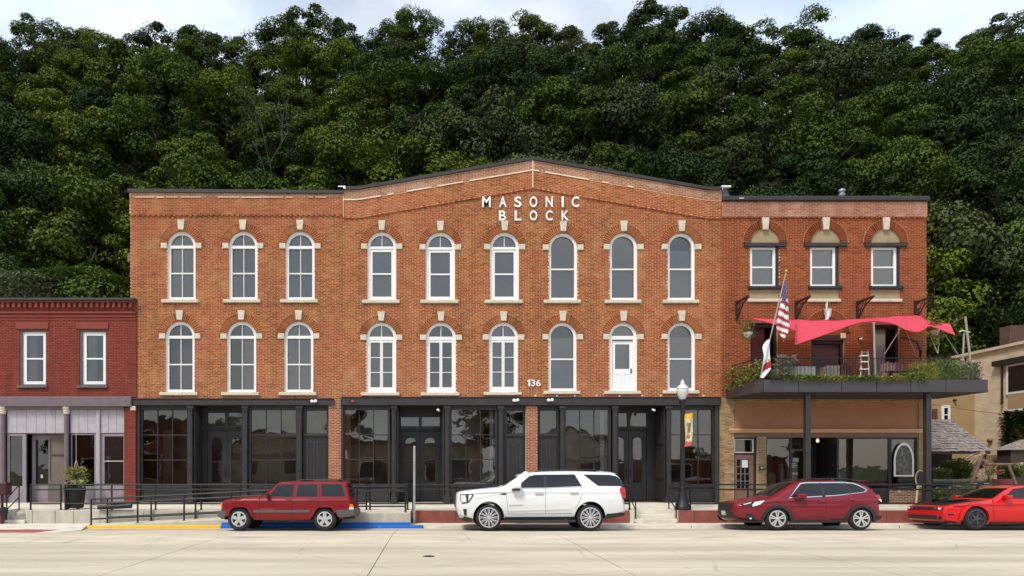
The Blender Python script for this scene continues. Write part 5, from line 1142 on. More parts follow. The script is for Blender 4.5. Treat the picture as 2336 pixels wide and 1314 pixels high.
M_BY = mat('banner yellow', (.72, .42, .03), .7, var=.1); M_BR = mat('banner red', (.55, .09, .09), .7, var=.1); M_BP = mat('banner print', (.62, .50, .34), .7, var=.5, vscale=14); M_BO = mat('banner dark print', (.22, .17, .08), .7, var=.4, vscale=20)
banner('pole_banner', 'slim yellow and red festival banner hanging on the lamp post', 'banner', [W(1562, 945, 24.42), W(1563, 985, 24.42), W(1562.5, 1019, 24.42)], [W(1581, 942, 24.3), W(1580, 985, 24.3), W(1576, 1017, 24.3)],
       lambda u, v: 0 if v < .17 or u < .12 else (1 if v > .8 else (3 if (.28 < v < .52 and .3 < u < .75) or (.6 < v < .7 and .3 < u < .7) else 2)), [M_BY, M_BR, M_BP, M_BO], ['yellow_field', 'red_field', 'printed_field', 'emblem'], .03)
# grey signpost
gx = PX(945, 24.05); one('sign_post', 'bare galvanised sign post before the red wall, left of the white car', 'post', MB().box(gx - .035, gx + .035, 24.03, 24.09, -.05, EYE + (CY - 1017) * 24.05 / F), mat('galvanised post', (.40, .39, .38), .5, .4, var=.15), (gx, 24.05, -.05))
# planter tub with flowers, left
tx, ty = PX(171, 24.75), 24.75; tb = thing('trash_planter', 'ribbed dark green tub planted with flowers on the platform before the lavender shop', 'planter', (tx, ty, .41))
M_TUB = mat('dark green tub', (.012, .016, .014), .5); b = MB(); b.lathe([(.26, .46), (.33, 1.10)], (tx, ty, 0), 24); b.lathe([(.36, 1.10), (.36, 1.17), (.33, 1.18), (.31, 1.12)], (tx, ty, 0), 24); b.build('tub', M_TUB, tb, 40)
rib = MB()
for i in range(24): a = 6.283 * i / 24; MB().tube([(tx + .268 * math.cos(a), ty + .268 * math.sin(a), .47), (tx + .338 * math.cos(a), ty + .338 * math.sin(a), 1.09)], .012, 5).build('rib', M_TUB, tb)
for s in (-1, 1): MB().box(tx + s * .18 - .03, tx + s * .18 + .03, ty - .2, ty - .1, .41, .47).build('foot', M_TUB, tb)
b = MB(); foliage(b, 120, lambda: Vector((tx + rnd.uniform(-.3, .3), ty + rnd.uniform(-.2, .2), 1.12 + rnd.random() * .25)), .16, .05, .5); foliage(b, 40, lambda: Vector((tx + rnd.uniform(-.3, .1), ty + rnd.uniform(-.25, .1), 1.2 + rnd.random() * .22)), .09, .05, .5, 1); foliage(b, 16, lambda: Vector((tx + rnd.uniform(-.15, .1), ty - .2, 1.25 + rnd.random() * .15)), .10, .06, .5, 2)
o = b.build('flowers', [M_LEAFA, mat('crimson petals', (.18, .03, .04), .7, var=.3), M_WHITEF], tb); o['kind'] = 'stuff'
# hanging basket in front of the dark shop window
p = Vector((xf(195), YF - .7, zf(1082))); t = thing('hanging_basket', 'yellow green fern basket hanging before the dark lavender shop window', 'basket', p, 'hanging flower baskets')
MB().lathe([(.1, -.14), (.17, 0), (.155, 0)], p, 14).build('pot', M_DKW, t, 40); b = MB()
for k in range(3): a = 2.09 * k; b.tube([p + Vector((.15 * math.cos(a), .15 * math.sin(a), 0)), p + Vector((0, 0, .55))], .008, 4)
b.tube([p + Vector((0, 0, .55)), p + Vector((0, 0, 1.9))], .008, 4); b.build('hanger', M_STONE, t)
b = MB(); foliage(b, 480, lambda: (lambda a, r_: p + Vector((r_ * math.cos(a), r_ * math.sin(a), rnd.uniform(-.42, .30) * (1 - r_ * .8) + .02)))(rnd.uniform(0, 6.283), .42 * rnd.random() ** .5), .12, .036, .1); o = b.build('foliage', M_LEAFB, t); o['kind'] = 'stuff'
# black cushion roll on the rail, news box, lumber
one('rolled_mat', 'black rolled mat lying along the ramp railing beside the tub planter', 'mat', MB().tube([(PX(224, 24.2), 24.2, ramp_z(PX(224)) + .55), (PX(300, 24.2), 24.2, ramp_z(PX(300)) + .56)], .085, 10), M_BLACK, (PX(260, 24.2), 24.2, ramp_z(PX(260)) + .46), None, 50)
nb = thing('news_box', 'dark red mailbox-like stand at the left edge of the picture', 'stand', (PX(4, 24.0), 24.0, -.05)); m_ = mat('oxblood paint', (.05, .012, .014), .5)
MB().bevbox(PX(-14, 24), PX(19, 24), 23.85, 24.2, .95, 1.37, .03).build('box', m_, nb); b = MB(); b.lathe([(.05, -.05), (.05, .95)], (PX(4, 24), 24.02, 0), 10); b.build('leg', m_, nb, 40); MB().bevbox(PX(-8, 24), PX(14, 24), 23.92, 24.12, .28, .5, .02).build('shelf', M_BLACK, nb)
w = MB(); c0 = (PX(13, 24), 23.9, .42); w.lathe([(.12, -.04), (.12, .04)], c0, 16, axis='y'); w.lathe([(.05, -.06), (.05, .06)], c0, 12, axis='y'); w.build('wheel', M_BLACK, nb, 40)
# ================================================================ wooded bluff
def hill_z(x, y):
    base = -.3 + max(0, y - 40) * .97
    if y > 92: base = -.3 + 52 * .97 + (y - 92) * .25
    if y < 46: base = -.3 + max(0, (y - 38)) ** 2 / 64 * 5.4
    return base + 1.6 * math.sin(x * .07 + 1) + .9 * math.sin(x * .19 + y * .1)
b = MB(); nx_, ny_ = 60, 34; g_ = []
for i in range(nx_ + 1):
    for j in range(ny_ + 1):
        x, y = -140 + 290 * i / nx_, 37 + 85 * j / ny_; g_.append((x, y, hill_z(x, y) if j else -.7))
b.add(g_, [(i * (ny_ + 1) + j, (i + 1) * (ny_ + 1) + j, (i + 1) * (ny_ + 1) + j + 1, i * (ny_ + 1) + j + 1) for i in range(nx_) for j in range(ny_)])
struct('hillside', b, mat('forest floor', (.022, .026, .012), .95, var=.5, vscale=.6), 80)
def leaf_mat(name, c0, c1, c2):
    m = bpy.data.materials.new(name); nt, p = nodes_of(m); N = nt.nodes.new; L = nt.links.new
    g = N('ShaderNodeNewGeometry'); oi = N('ShaderNodeObjectInfo'); r = N('ShaderNodeValToRGB'); e = r.color_ramp.elements; e.new(.5)
    for k, c in enumerate((c0, c1, c2)): e[k].position = k / 2; e[k].color = (*c, 1)
    a = N('ShaderNodeMath'); a.operation = 'MULTIPLY_ADD'; a.inputs[1].default_value = .30; L(g.outputs['Random Per Island'], a.inputs[0])
    q = N('ShaderNodeMath'); q.operation = 'MULTIPLY'; q.inputs[1].default_value = .70; L(oi.outputs['Random'], q.inputs[0]); L(q.outputs[0], a.inputs[2]); L(a.outputs[0], r.inputs[0])
    L(r.outputs[0], p.inputs['Base Color']); p.inputs['Roughness'].default_value = .75; p.inputs['Specular IOR Level'].default_value = .12
    tr = N('ShaderNodeBsdfTranslucent'); L(r.outputs[0], tr.inputs[0]); mx_ = N('ShaderNodeMixShader'); mx_.inputs[0].default_value = .14
    out = nt.nodes['Material Output']; L(p.outputs[0], mx_.inputs[1]); L(tr.outputs[0], mx_.inputs[2]); L(mx_.outputs[0], out.inputs[0])
    return m
TONES = [('yellow-green', leaf_mat('yellow green leaves', (.070, .102, .013), (.108, .146, .018), (.150, .185, .026))),
         ('mid-green', leaf_mat('mid green leaves', (.045, .077, .013), (.070, .108, .018), (.100, .142, .025))),
         ('dark green', leaf_mat('dark green leaves', (.026, .050, .015), (.043, .073, .020), (.063, .098, .026))),
         ('grey-green', leaf_mat('grey green leaves', (.044, .062, .024), (.067, .088, .032), (.095, .115, .041)))]
M_BARK = mat('bark', (.06, .048, .038), .9, var=.3, vscale=4, bump=.4, bscale=14)
def crown_mesh(seed, H=10.0, Rr=4.3, lobes=34, per=230, size=.30, tri=False):
    rg = random.Random(seed); V = []; Fc = []; NR = []
    L_ = []
    for k in range(lobes):
        t = rg.random(); a = rg.uniform(0, 6.283); zz = -.42 + 1.25 * t
        rad = math.sqrt(max(.05, 1 - (max(0, zz) / .98) ** 2.0)) * (1 if zz > 0 else 1 + zz * .6)
        f = rg.uniform(.45, 1.0) * (1 + .16 * math.sin(a * 3 + seed) + .1 * math.sin(a * 5 + 2 * seed)); L_.append((Vector((math.cos(a) * rad * Rr * f, math.sin(a) * rad * Rr * f, zz * H * .5 * rg.uniform(.8, 1.18))), (.85 + 1.05 * rg.random() ** 1.3) * Rr / 4.3))
    for (c, r) in L_:
        outd = Vector((c.x, c.y, c.z * .6 + .8)).normalized()
        for i in range(per):
            d = Vector((rg.gauss(0, 1), rg.gauss(0, 1), rg.gauss(0, 1) * .9 + .35)).normalized()
            if d.dot(outd) < -.45: continue
            rr = r * (rg.random() ** .16) * (rg.uniform(.85, 1.08) if rg.random() > .08 else rg.uniform(1.05, 1.32)); p = c + Vector((d.x * rr, d.y * rr, d.z * rr * .62))
            n_ = (d * .9 + Vector((rg.gauss(0, .32), rg.gauss(0, .32), .50 + rg.gauss(0, .28)))).normalized()
            u = n_.cross(Vector((rg.gauss(0, 1), rg.gauss(0, 1), rg.gauss(0, 1)))).normalized(); v = n_.cross(u); s = size * rg.uniform(.6, 1.35)
            k0 = len(V); q = n_ * (s * .18)
            V += [tuple(p - u * s * .62 - q), tuple(p + v * s * .42 + q), tuple(p + u * s * .62 - q), tuple(p - v * s * .42 + q)]; Fc.append((k0, k0 + 2, k0 + 1)); Fc.append((k0, k0 + 3, k0 + 2))
            sn = (d * .9 + outd * .30 + Vector((rg.gauss(0, .2), rg.gauss(0, .2), .22 + rg.gauss(0, .2)))).normalized(); NR += [tuple(sn)] * 4
    # wisps that break the outline
    me = bpy.data.meshes.new('crown'); me.from_pydata(V, [], Fc); me.update(); me.shade_smooth(); me.normals_split_custom_set_from_vertices(NR); return me      # leaves shade with their clump
def trunk_mesh(seed, H):
    rg = random.Random(seed); b = MB(); top = Vector((rg.uniform(-.4, .4), rg.uniform(-.4, .4), H)); pts = [Vector((0, 0, -.8)), Vector((rg.uniform(-.2, .2), 0, H * .35)), Vector((rg.uniform(-.3, .3), rg.uniform(-.2, .2), H * .7)), top]
    b.tube(pts, .26, 7, 0, .05)
    for k in range(7):
        t = rg.uniform(.35, .9); p = pts[1] + (pts[3] - pts[1]) * t; a = rg.uniform(0, 6.283); l = rg.uniform(1.6, 3.4); q = p + Vector((math.cos(a) * l * .6, math.sin(a) * l * .6, l * .45)); e = q + Vector((math.cos(a) * l * .5, math.sin(a) * l * .5, l * .3)); b.tube([p, q, e], .09, 5, 0, .02)
    return b.mesh('trunk', M_BARK, (0, 0, 0), 50)
CROWNS = [crown_mesh(s, H, r_, n_, 430, sz * .70) for (s, H, r_, n_, sz) in ((1, 10, 4.2, 36, .30), (2, 11, 3.8, 34, .28), (3, 9.5, 4.6, 40, .32), (4, 12, 4.3, 40, .30), (5, 10.5, 4.8, 42, .31), (6, 9, 3.6, 30, .27))]
TRUNKS = [trunk_mesh(s, 7.5) for s in (11, 12, 13)]
CROWN_T = {}
def crown_of(k, t):
    if (k, t) not in CROWN_T:
        me = CROWNS[k].copy(); me.name = 'crown'; me.materials.clear(); me.materials.append(TONES[t][1]); CROWN_T[(k, t)] = me
    return CROWN_T[(k, t)]
COLS = [(-200, 'beyond the left picture edge'), (60, 'at the far left edge'), (165, 'over the red building'), (270, 'over the left corner of the brick block'), (400, 'over the first arched window'), (520, 'over the second arched window'), (640, 'over the third arched window'), (750, 'over the left foot of the gable'),
        (860, 'over the fourth arched window'), (970, 'over the fifth arched window'), (1080, 'over the start of the white lettering'), (1190, 'over the left of the gable peak'), (1300, 'over the right of the gable peak'), (1410, 'over the second gable window from the right'), (1520, 'over the lamp post'), (1630, 'over the right foot of the gable'),
        (1740, 'over the striped flag'), (1850, 'over the middle of the balcony'), (1960, 'over the roof vent'), (2070, 'over the right corner of the wall'), (2180, 'over the right end of the balcony'), (2290, 'over the stucco house'), (2420, 'at the far right edge'), (2700, 'beyond the right picture edge')]
ROWS = ['in the lowest row', 'in the second row up', 'in the third row up', 'in the fourth row up', 'in the fifth row up', 'in the sixth row up', 'just below the skyline', 'on the skyline']
used = set(); rt = random.Random(23)
def plant_tree(x, y, row, k, t, s, sz=1.0, h0=7.0):
    px_ = CX + x * F / y; col = min(COLS, key=lambda c: abs(c[0] - px_))[1]; lab = '%s tree %s, %s' % (TONES[t][0], ROWS[row], col)
    if lab in used:
        for extra in ('hidden', 'fuller', 'slimmer', 'leaning', 'smaller', 'taller'):
            l2 = '%s %s' % (extra, lab)
            if l2 not in used: lab = l2; break
    used.add(lab); z = hill_z(x, y); r = thing('hillside_tree', lab, 'tree', (x, y, z), 'trees on the wooded bluff')
    inst('crown', crown_of(k, t), r, (x, y, z + h0 * s), (rt.uniform(-.08, .08), rt.uniform(-.08, .08), rt.uniform(0, 6.283)), (s, s, s * sz)); inst('trunk', TRUNKS[rt.randrange(3)], r, (x, y, z), (0, 0, rt.uniform(0, 6.283)), (s, s, s))
SKY = [(-100, 60), (0, 58), (100, 68), (200, 80), (300, 78), (400, 62), (470, 55), (540, 98), (600, 85), (700, 42), (790, 48), (840, 78), (950, 32), (1060, 78), (1150, 36), (1250, 58), (1350, 72), (1480, 14), (1560, 55), (1650, 48), (1750, 90), (1900, 38), (1980, 66), (2060, 96), (2150, 58), (2250, 56), (2336, 72), (2500, 70)]
def sky_at(p):
    for (a, u), (c, v) in zip(SKY, SKY[1:]):
        if a <= p <= c: return u + (v - u) * (p - a) / (c - a)
    return 70
row_D = [45.5, 51, 57, 63.5, 70, 77, 84.5, 92.5]
for ri, D in enumerate(row_D):
    xa, xb = (-60 - CX) * D / F, (2400 - CX) * D / F; sp_ = 5.6 + ri * .22 if ri < 6 else 4.9; n = int((xb - xa) / sp_) + 1
    for i in range(n + 1):
        x = xa + (xb - xa) * (i + rt.uniform(-.28, .28) + (.5 if ri % 2 else 0)) / n; y = D + rt.uniform(-2.0, 2.0)
        pxp = CX + x * F / y
        w_ = [.30, .38, .20, .12] if ri not in (0, 7) else ([.35, .4, .2, .05] if ri == 0 else [.1, .35, .35, .2])
        if 1100 < pxp < 1500 and 1 < ri < 7: w_ = [.08, .25, .3, .37]
        if pxp > 2050: w_ = [.03, .25, .57, .15]
        if pxp < 310 and ri < 3: w_ = [.12, .38, .45, .05]
        t = rt.choices(range(4), w_)[0]; s = rt.uniform(.78, 1.12) * (1.0 if ri < 7 else 1.0)
        kz = rt.uniform(.85, 1.15); ck = rt.randrange(6)
        if ri >= 6:      # the two highest rows follow the skyline of the photograph
            want = EYE + (CY - sky_at(pxp) - (0 if ri == 7 else 45)) * y / F; s = (want - hill_z(x, y)) / (7.0 + 5.2 * kz)
        if ri == 0 and 290 < pxp < 2100: s *= .9
        plant_tree(x, y, ri, ck, t, s, kz)
for i in range(24):      # understorey that closes the gaps under the skyline crowns
    y = 96 + rt.uniform(-1.5, 1.5); x = (-80 - CX) * y / F + i * 6.3 + rt.uniform(-1, 1); plant_tree(x, y, 6, rt.randrange(6), rt.choice((1, 2, 2, 3)), .72, .8, 3.2)
# woods going on beyond both picture edges, one mass
_lo = crown_mesh(77, 10.5, 4.6, 30, 130, .42); _lv = [v.co.copy() for v in _lo.vertices]; _lf = [tuple(f.vertices) for f in _lo.polygons]; b = MB(); rw = random.Random(5)
for ri, D in enumerate(row_D):
    for side in (-1, 1):
        for k in range(4):
            px_ = (-60 - (k + .6) * 190) if side < 0 else (2400 + (k + .6) * 190); y = D + rw.uniform(-2, 2); x = (px_ - CX) * y / F; z = hill_z(x, y); sc_ = rw.uniform(.9, 1.25); a = rw.uniform(0, 6.283); ca, sa = math.cos(a) * sc_, math.sin(a) * sc_
            b.add([(x + v.x * ca - v.y * sa, y + v.x * sa + v.y * ca, z + 6.5 * sc_ + v.z * sc_) for v in _lv], _lf)
wd = b.build('woodland', TONES[1][1]); wd['kind'] = 'stuff'; tag(wd, 'green woods on the bluff beyond both picture edges', 'woods')
# bare trees
def bare_tree(px_, py_top, D, lab, h, seed):
    rg = random.Random(seed); top = W(px_, py_top, D); x = top.x; z0 = top.z - h; t = thing('bare_tree', lab, 'tree', (x, D, z0)); b = MB()
    def br(p, d, l, r, n):
        q = p + d * l * .5 + Vector((rg.gauss(0, .06), rg.gauss(0, .06), 0)) * l; e = p + d * l; b.tube([p, q, e], r, 5, 0, r * .5)
        if n:
            for k in range(3 if n > 1 else 4):
                dd = (d + Vector((rg.gauss(0, .42), rg.gauss(0, .42), rg.gauss(.1, .2)))).normalized(); br(p + d * l * rg.uniform(.55, 1), dd, l * rg.uniform(.55, .75), r * .5, n - 1)
    br(Vector((x, D, z0)), Vector((.03, 0, 1)).normalized(), h * .45, .07, 4); b.build('branches', mat('grey bark', (.085, .075, .062), .9), t, 50)
bare_tree(1548, -12, 91, 'leafless tree standing up on the skyline right of the gable peak', 13, 5)
bare_tree(612, 165, 56, 'leafless grey tree among the green crowns over the second arched window', 13, 8)
bare_tree(2328, 500, 46, 'bare branch tangle at the right edge above the stucco house', 8, 3)
# undergrowth at the foot of the bluff
for (px_, py_, D, lab, m, n, sx, sz) in ((60, 655, 42.5, 'olive shrub behind the red building at the left', M_LEAFC, 900, 2.2, 2.4), (150, 640, 43.5, 'green shrub behind the middle of the red building', TONES[1][1], 900, 2.0, 2.2), (245, 655, 42.5, 'bright green bush behind the red building next to the brick block', TONES[0][1], 900, 1.5, 2.2), (2185, 745, 44, 'dark bush behind the right end of the balcony', TONES[2][1], 1000, 2.4, 3.0), (2290, 740, 43, 'dark bush behind the stucco house', TONES[2][1], 1000, 2.4, 3.0)):
    c = W(px_, py_, D); base = (c.x, D, hill_z(c.x, D)); plant('hillside_shrub', lab, base, [lambda b, c=c, n=n, sx=sx, sz=sz: foliage(b, n * 3, lambda: (lambda a, r_: c + Vector((r_ * math.cos(a), r_ * math.sin(a) * .6, (rnd.random() - .75) * sz * 1.5 * (1 - .5 * r_ / sx))))(rnd.uniform(0, 6.283), sx * rnd.random() ** .5), .34, .09, .3)], m, 'shrub')
# ================================================================ parked vehicles
def chaikin(P, n=2):
    for _ in range(n):
        Q = [P[0]]
        for i in range(len(P) - 1):
            a, c = Vector(P[i]), Vector(P[i + 1]); Q += [a * .75 + c * .25, a * .25 + c * .75]
        Q.append(Vector(P[-1])); P = Q
    return [Vector(p) for p in P]
def paint(name, col, rough=.22, metal=.0, coat=1.0):
    m = mat(name, col, rough, metal, var=.02); p = m.node_tree.nodes['Principled BSDF']; p.inputs['Coat Weight'].default_value = coat * .45; p.inputs['Coat Roughness'].default_value = .03; p.inputs['Specular IOR Level'].default_value = .25; return m
M_CGLASS = mat('tinted car glass', (.008, .009, .009), .03, var=.0, spec=.6); M_RUB = mat('tyre rubber', (.016, .015, .015), .8, var=.2); M_CHROME = mat('chrome', (.75, .75, .76), .15, 1, var=.02)
M_PLAS = mat('black plastic', (.02, .019, .019), .55, var=.15); M_ALLOY = mat('alloy wheel', (.58, .58, .59), .3, .4, var=.05); M_GREYP = mat('grey plastic', (.10, .098, .10), .6, var=.12); M_SEAM = mat('panel gap', (.006, .005, .005), .8)
M_TAIL = mat('tail lamp red', (.45, .01, .015), .12, var=.15, vscale=20, spec=.8); M_AMBER = mat('amber lens', (.75, .22, .02), .15, spec=.8); M_LENS = mat('lamp lens', (.75, .76, .78), .08, var=.15, vscale=25, spec=.9); M_PLATE = mat('number plate', (.6, .6, .6), .5, var=.25, vscale=60)
class Car:
    def __init__(s, nm, lab, X0, Yc, top, arches, sill, L, Wd, belt, H, pm, nose=(.5, .16), tail=(.4, .10), tk=.16, rnd_=.085, crown=.035, cat='car', smooth=2, zb_front=None, tuck=.06):
        s.L, s.Wd, s.belt, s.H, s.nose, s.tail, s.tk, s.pm, s.r_, s.cr, s.tuck = L, Wd, belt, H, nose, tail, tk, pm, rnd_, crown, tuck
        zg = road_z(Yc - Wd * .8) - .004; s.o = Vector((X0, Yc, zg)); s.t = thing(nm, lab, cat, tuple(s.o))
        s.top = chaikin([Vector((a, b, 0)) for a, b in top], smooth); s.n = []
        for i, p in enumerate(s.top):
            d = (s.top[min(i + 1, len(s.top) - 1)] - s.top[max(i - 1, 0)]).normalized(); s.n.append(Vector((d.y, -d.x, 0)))
        bot = []
        for (cx, r, rz) in sorted(arches, key=lambda a: -a[0]):
            bot.append(Vector((cx + r, sill, 0)))
            bot += [Vector((cx + r * math.cos(math.pi * k / 16), sill + rz * math.sin(math.pi * k / 16) ** .85, 0)) for k in range(1, 16)]
            bot.append(Vector((cx - r, sill, 0)))
        s.bot = bot; st = [0, .4, .7, .82, .89, .94, .975, 1.0]; F_ = [-f for f in st[:0:-1]] + st
        b = MB(); N = len(s.top); M_ = len(bot); T = N + M_
        for f in F_:
            for i in range(N): q = s.pt(i, f); b.v.append(tuple(q))
            for p in bot: b.v.append(tuple(s.o + Vector((p.x, f * s.sy(p.x, p.y), p.y))))
        for j in range(len(F_) - 1):
            for i in range(T):
                k = (i + 1) % T; b.f.append([j * T + i, j * T + k, (j + 1) * T + k, (j + 1) * T + i]); b.m.append(1 if i >= N - 1 else 0)
        s.body = b.build('body', [pm, M_PLAS], s.t, 42)
        cap = [(s.top[i].x + s.n[i].x * (rnd_ + crown), s.top[i].y + s.n[i].y * (rnd_ + crown)) for i in range(N)] + [(p.x, p.y) for p in bot]
        s.side('side_panel', cap, pm, 0.0, skirt=False, grid=(.1, .09))
    def w(s, x):
        a = max(0, 1 - x / s.nose[0]); c = max(0, (x - (s.L - s.tail[0])) / s.tail[0]); return s.Wd * (1 - s.nose[1] * a ** 2.2 - s.tail[1] * c ** 2.2)
    def sy(s, x, z):
        t = 1 - s.tk * max(0, (z - s.belt) / (s.H - s.belt)) ** 1.1 - s.tuck * max(0, (.5 - z) / .4) ** 2
        zc_ = s.belt - .32; t -= .055 * min(1.6, abs(z - zc_) / .38) ** 2 if z < s.belt else .055 * min(1.6, (s.belt - zc_) / .38) ** 2
        return s.w(x) * t + .022 * math.exp(-((z - s.belt + .13) / .05) ** 2)
    def ins(s, f):
        f = abs(f); return s.cr * f * f + (s.r_ * ((f - .8) / .2) ** 2.4 if f > .8 else 0)
    def pt(s, i, f, off=0):
        p = s.top[i] + s.n[i] * (s.ins(f) - off); return s.o + Vector((p.x, f * s.sy(p.x, p.y), p.y))
    def side(s, nm, poly, m, off=.006, skirt=True, grid=(.14, .12), sides=(-1, 1), parent=None):
        tri = tessellate_polygon([[Vector((p[0], p[1], 0)) for p in poly]]); bm = bmesh.new(); vs_ = [bm.verts.new((p[0], p[1], 0)) for p in poly]
        for t in tri:
            try: bm.faces.new([vs_[k] for k in t])
            except ValueError: pass
        x0, x1 = min(p[0] for p in poly), max(p[0] for p in poly); z0, z1 = min(p[1] for p in poly), max(p[1] for p in poly)
        for ax, lo, hi, g in ((0, x0, x1, grid[0]), (1, z0, z1, grid[1])):
            k = int((hi - lo) / g)
            for i in range(1, k + 1):
                co = [0, 0, 0]; no = [0, 0, 0]; co[ax] = lo + (hi - lo) * i / (k + 1); no[ax] = 1
                bmesh.ops.bisect_plane(bm, geom=bm.verts[:] + bm.edges[:] + bm.faces[:], plane_co=co, plane_no=no, dist=1e-5)
        bmesh.ops.recalc_face_normals(bm, faces=bm.faces[:]); bm.verts.ensure_lookup_table(); bm.verts.index_update()
        out = None
        for sd in sides:
            b = MB(); V = [tuple(s.o + Vector((v.co.x, sd * (s.sy(v.co.x, v.co.y) + off), v.co.y))) for v in bm.verts]
            fs = []
            for f in bm.faces:
                ids = [v.index for v in f.verts]; n_ = f.normal.z; fs.append(ids if (n_ > 0) == (sd < 0) else ids[::-1])
            b.add(V, fs)
            if skirt:
                for e in bm.edges:
                    if len(e.link_faces) == 1:
                        a, c = e.verts; q = [V[a.index], V[c.index]]; b.add([q[0], q[1], (q[1][0], q[1][1] - sd * (off + .02), q[1][2]), (q[0][0], q[0][1] - sd * (off + .02), q[0][2])], [(0, 1, 2, 3)])
            out = b.build(nm, m, parent or s.t, 50)
        bm.free(); return out
    def line(s, nm, pts, wd, m, off=.002, sides=(-1, 1), parent=None):
        """narrow strip along a polyline on the flank"""
        P = [Vector((p[0], p[1], 0)) for p in pts]; Lf, Rt = [], []
        for i, p in enumerate(P):
            d = (P[min(i + 1, len(P) - 1)] - P[max(i - 1, 0)]).normalized(); n_ = Vector((-d.y, d.x, 0)) * wd / 2; Lf.append(p + n_); Rt.append(p - n_)
        return s.side(nm, [(p.x, p.y) for p in Lf] + [(p.x, p.y) for p in Rt[::-1]], m, off, True, sides=sides, parent=parent)
    def near(s, p): return min(range(len(s.top)), key=lambda i: (s.top[i].x - p[0]) ** 2 + (s.top[i].y - p[1]) ** 2)
    def patch(s, nm, pa, pb, f0, f1, m, off=.006, nf=8, parent=None, fa=None):
        """strip of the upper skin between two profile points and two lateral fractions"""
        i0, i1 = s.near(pa), s.near(pb); i0, i1 = min(i0, i1), max(i0, i1); i1 = max(i1, i0 + 1); b = MB(); n = i1 - i0 + 1
        for k in range(nf + 1):
            for i in range(i0, i1 + 1):
                u = (i - i0) / (n - 1); g0, g1 = (f0, f1) if fa is None else (f0 + (fa[0] - f0) * u, f1 + (fa[1] - f1) * u)
                b.v.append(tuple(s.pt(i, g0 + (g1 - g0) * k / nf, off)))
        b.f = [[k * n + i, k * n + i + 1, (k + 1) * n + i + 1, (k + 1) * n + i] for k in range(nf) for i in range(n - 1)]
        # skirt
        ring = [k * n for k in range(nf + 1)] + [nf * n + i for i in range(1, n)] + [k * n + n - 1 for k in range(nf - 1, -1, -1)] + [i for i in range(n - 2, 0, -1)]
        base = len(b.v); c = s.o + Vector((s.L / 2, 0, .7))
        for r in ring: v = Vector(b.v[r]); b.v.append(tuple(v + (c - v).normalized() * (off + .02)))
        for k in range(len(ring)): l = (k + 1) % len(ring); b.f.append([ring[k], ring[l], base + l, base + k])
        b.m = [0] * len(b.f); return b.build(nm, m, parent or s.t, 60)
    def box(s, nm, x0, x1, y0, y1, z0, z1, m, bev=.012, parent=None):
        return MB().bevbox(s.o.x + x0, s.o.x + x1, s.o.y + y0, s.o.y + y1, s.o.z + z0, s.o.z + z1, bev).build(nm, m, parent or s.t)
    def wheel(s, cx, r, rim, style, tw=.22, inset=.02, mr=None, mr2=None):
        for sd in (-1, 1):
            yc = sd * (s.Wd - inset - tw / 2); c = s.o + Vector((cx, yc, r)); h = tw / 2
            tyre = MB().lathe([(rim, h - .02), (rim + .02, h), (r - .045, h), (r - .012, h - .03), (r, h - .06), (r, -h + .06), (r - .012, -h + .03), (r - .045, -h), (rim + .02, -h), (rim, -h + .02)][::-1], c, 36, axis='y').build('wheel', M_RUB, s.t, 35)
            yo = sd * (h + .002); R_ = rim + .012; b = MB(); bd = MB(); ms = mr or M_ALLOY
            def ringb(bb, r0, r1, y0, y1, n=36):
                for k in range(n):
                    a0, a1 = 6.2832 * k / n, 6.2832 * (k + 1) / n; q = []
                    for (rr, yy) in ((r0, y0), (r1, y1)):
                        for a in (a0, a1): q.append((c.x + rr * math.cos(a), c.y + yy, c.z + rr * math.sin(a)))
                    bb.add([q[0], q[1], q[3], q[2]], [(0, 1, 2, 3)])
            ringb(b, R_, R_ - .028, yo, yo + sd * .006); ringb(b, R_ - .028, R_ - .04, yo + sd * .006, yo - sd * .05)
            bd.lathe([(R_ - .03, -.002), (R_ - .03, .002)], (c.x, c.y + yo - sd * .075, c.z), 30, axis='y')
            def spoke(a, w0, w1, r0, r1, lift=.0):
                da = Vector((math.cos(a), 0, math.sin(a))); pa = Vector((-math.sin(a), 0, math.cos(a))); y0_, y1_ = yo - sd * .005 + sd * lift, yo - sd * .045
                q = [c + da * r0 + pa * w0, c + da * r1 + pa * w1, c + da * r1 - pa * w1, c + da * r0 - pa * w0]
                V = [(v.x, c.y + y0_, v.z) for v in q] + [(v.x, c.y + y1_, v.z) for v in q]; b.add(V, [(0, 1, 2, 3), (0, 4, 5, 1), (1, 5, 6, 2), (2, 6, 7, 3), (3, 7, 4, 0)])
            if style == 'five':
                for k in range(5): a = math.pi / 2 + k * 1.2566; spoke(a, rim * .20, rim * .25, rim * .25, rim * .8); spoke(a, rim * .25, rim * .40, rim * .78, R_ - .01)
            elif style == 'multi':
                for k in range(12): a = k * .5236; spoke(a - .07, .011, .010, rim * .2, R_ - .01); spoke(a + .09, .011, .010, rim * .3, R_ - .01)
            elif style == 'split':
                for k in range(5):
                    a = math.pi / 2 + k * 1.2566
                    for d in (-1, 1): spoke(a + d * .20, rim * .055, rim * .11, rim * .2, R_ - .01)
            else:
                for k in range(5): a = 1.2 + k * 1.2566; spoke(a - .13, .014, .012, rim * .15, R_ - .01); spoke(a + .13, .014, .012, rim * .15, R_ - .01)
            hr = rim * (.27 if style != 'multi' else .2)
            b.lathe([(hr, sd * .0), (hr * .9, sd * .012), (hr * .4, sd * .016)][::sd], (c.x, c.y + yo - sd * .01, c.z), 18, axis='y')
            rm = b.build('rim', ms, tyre, 40); bd.build('brake_disc', mr2 or M_PLAS, tyre)
    def well(s, arches):
        for (cx, r, rz) in arches:
            pass
    def done(s, yaw=0): s.t.rotation_euler = (-math.atan(.14 / 3.75), 0, R(yaw))
YC = 21.35
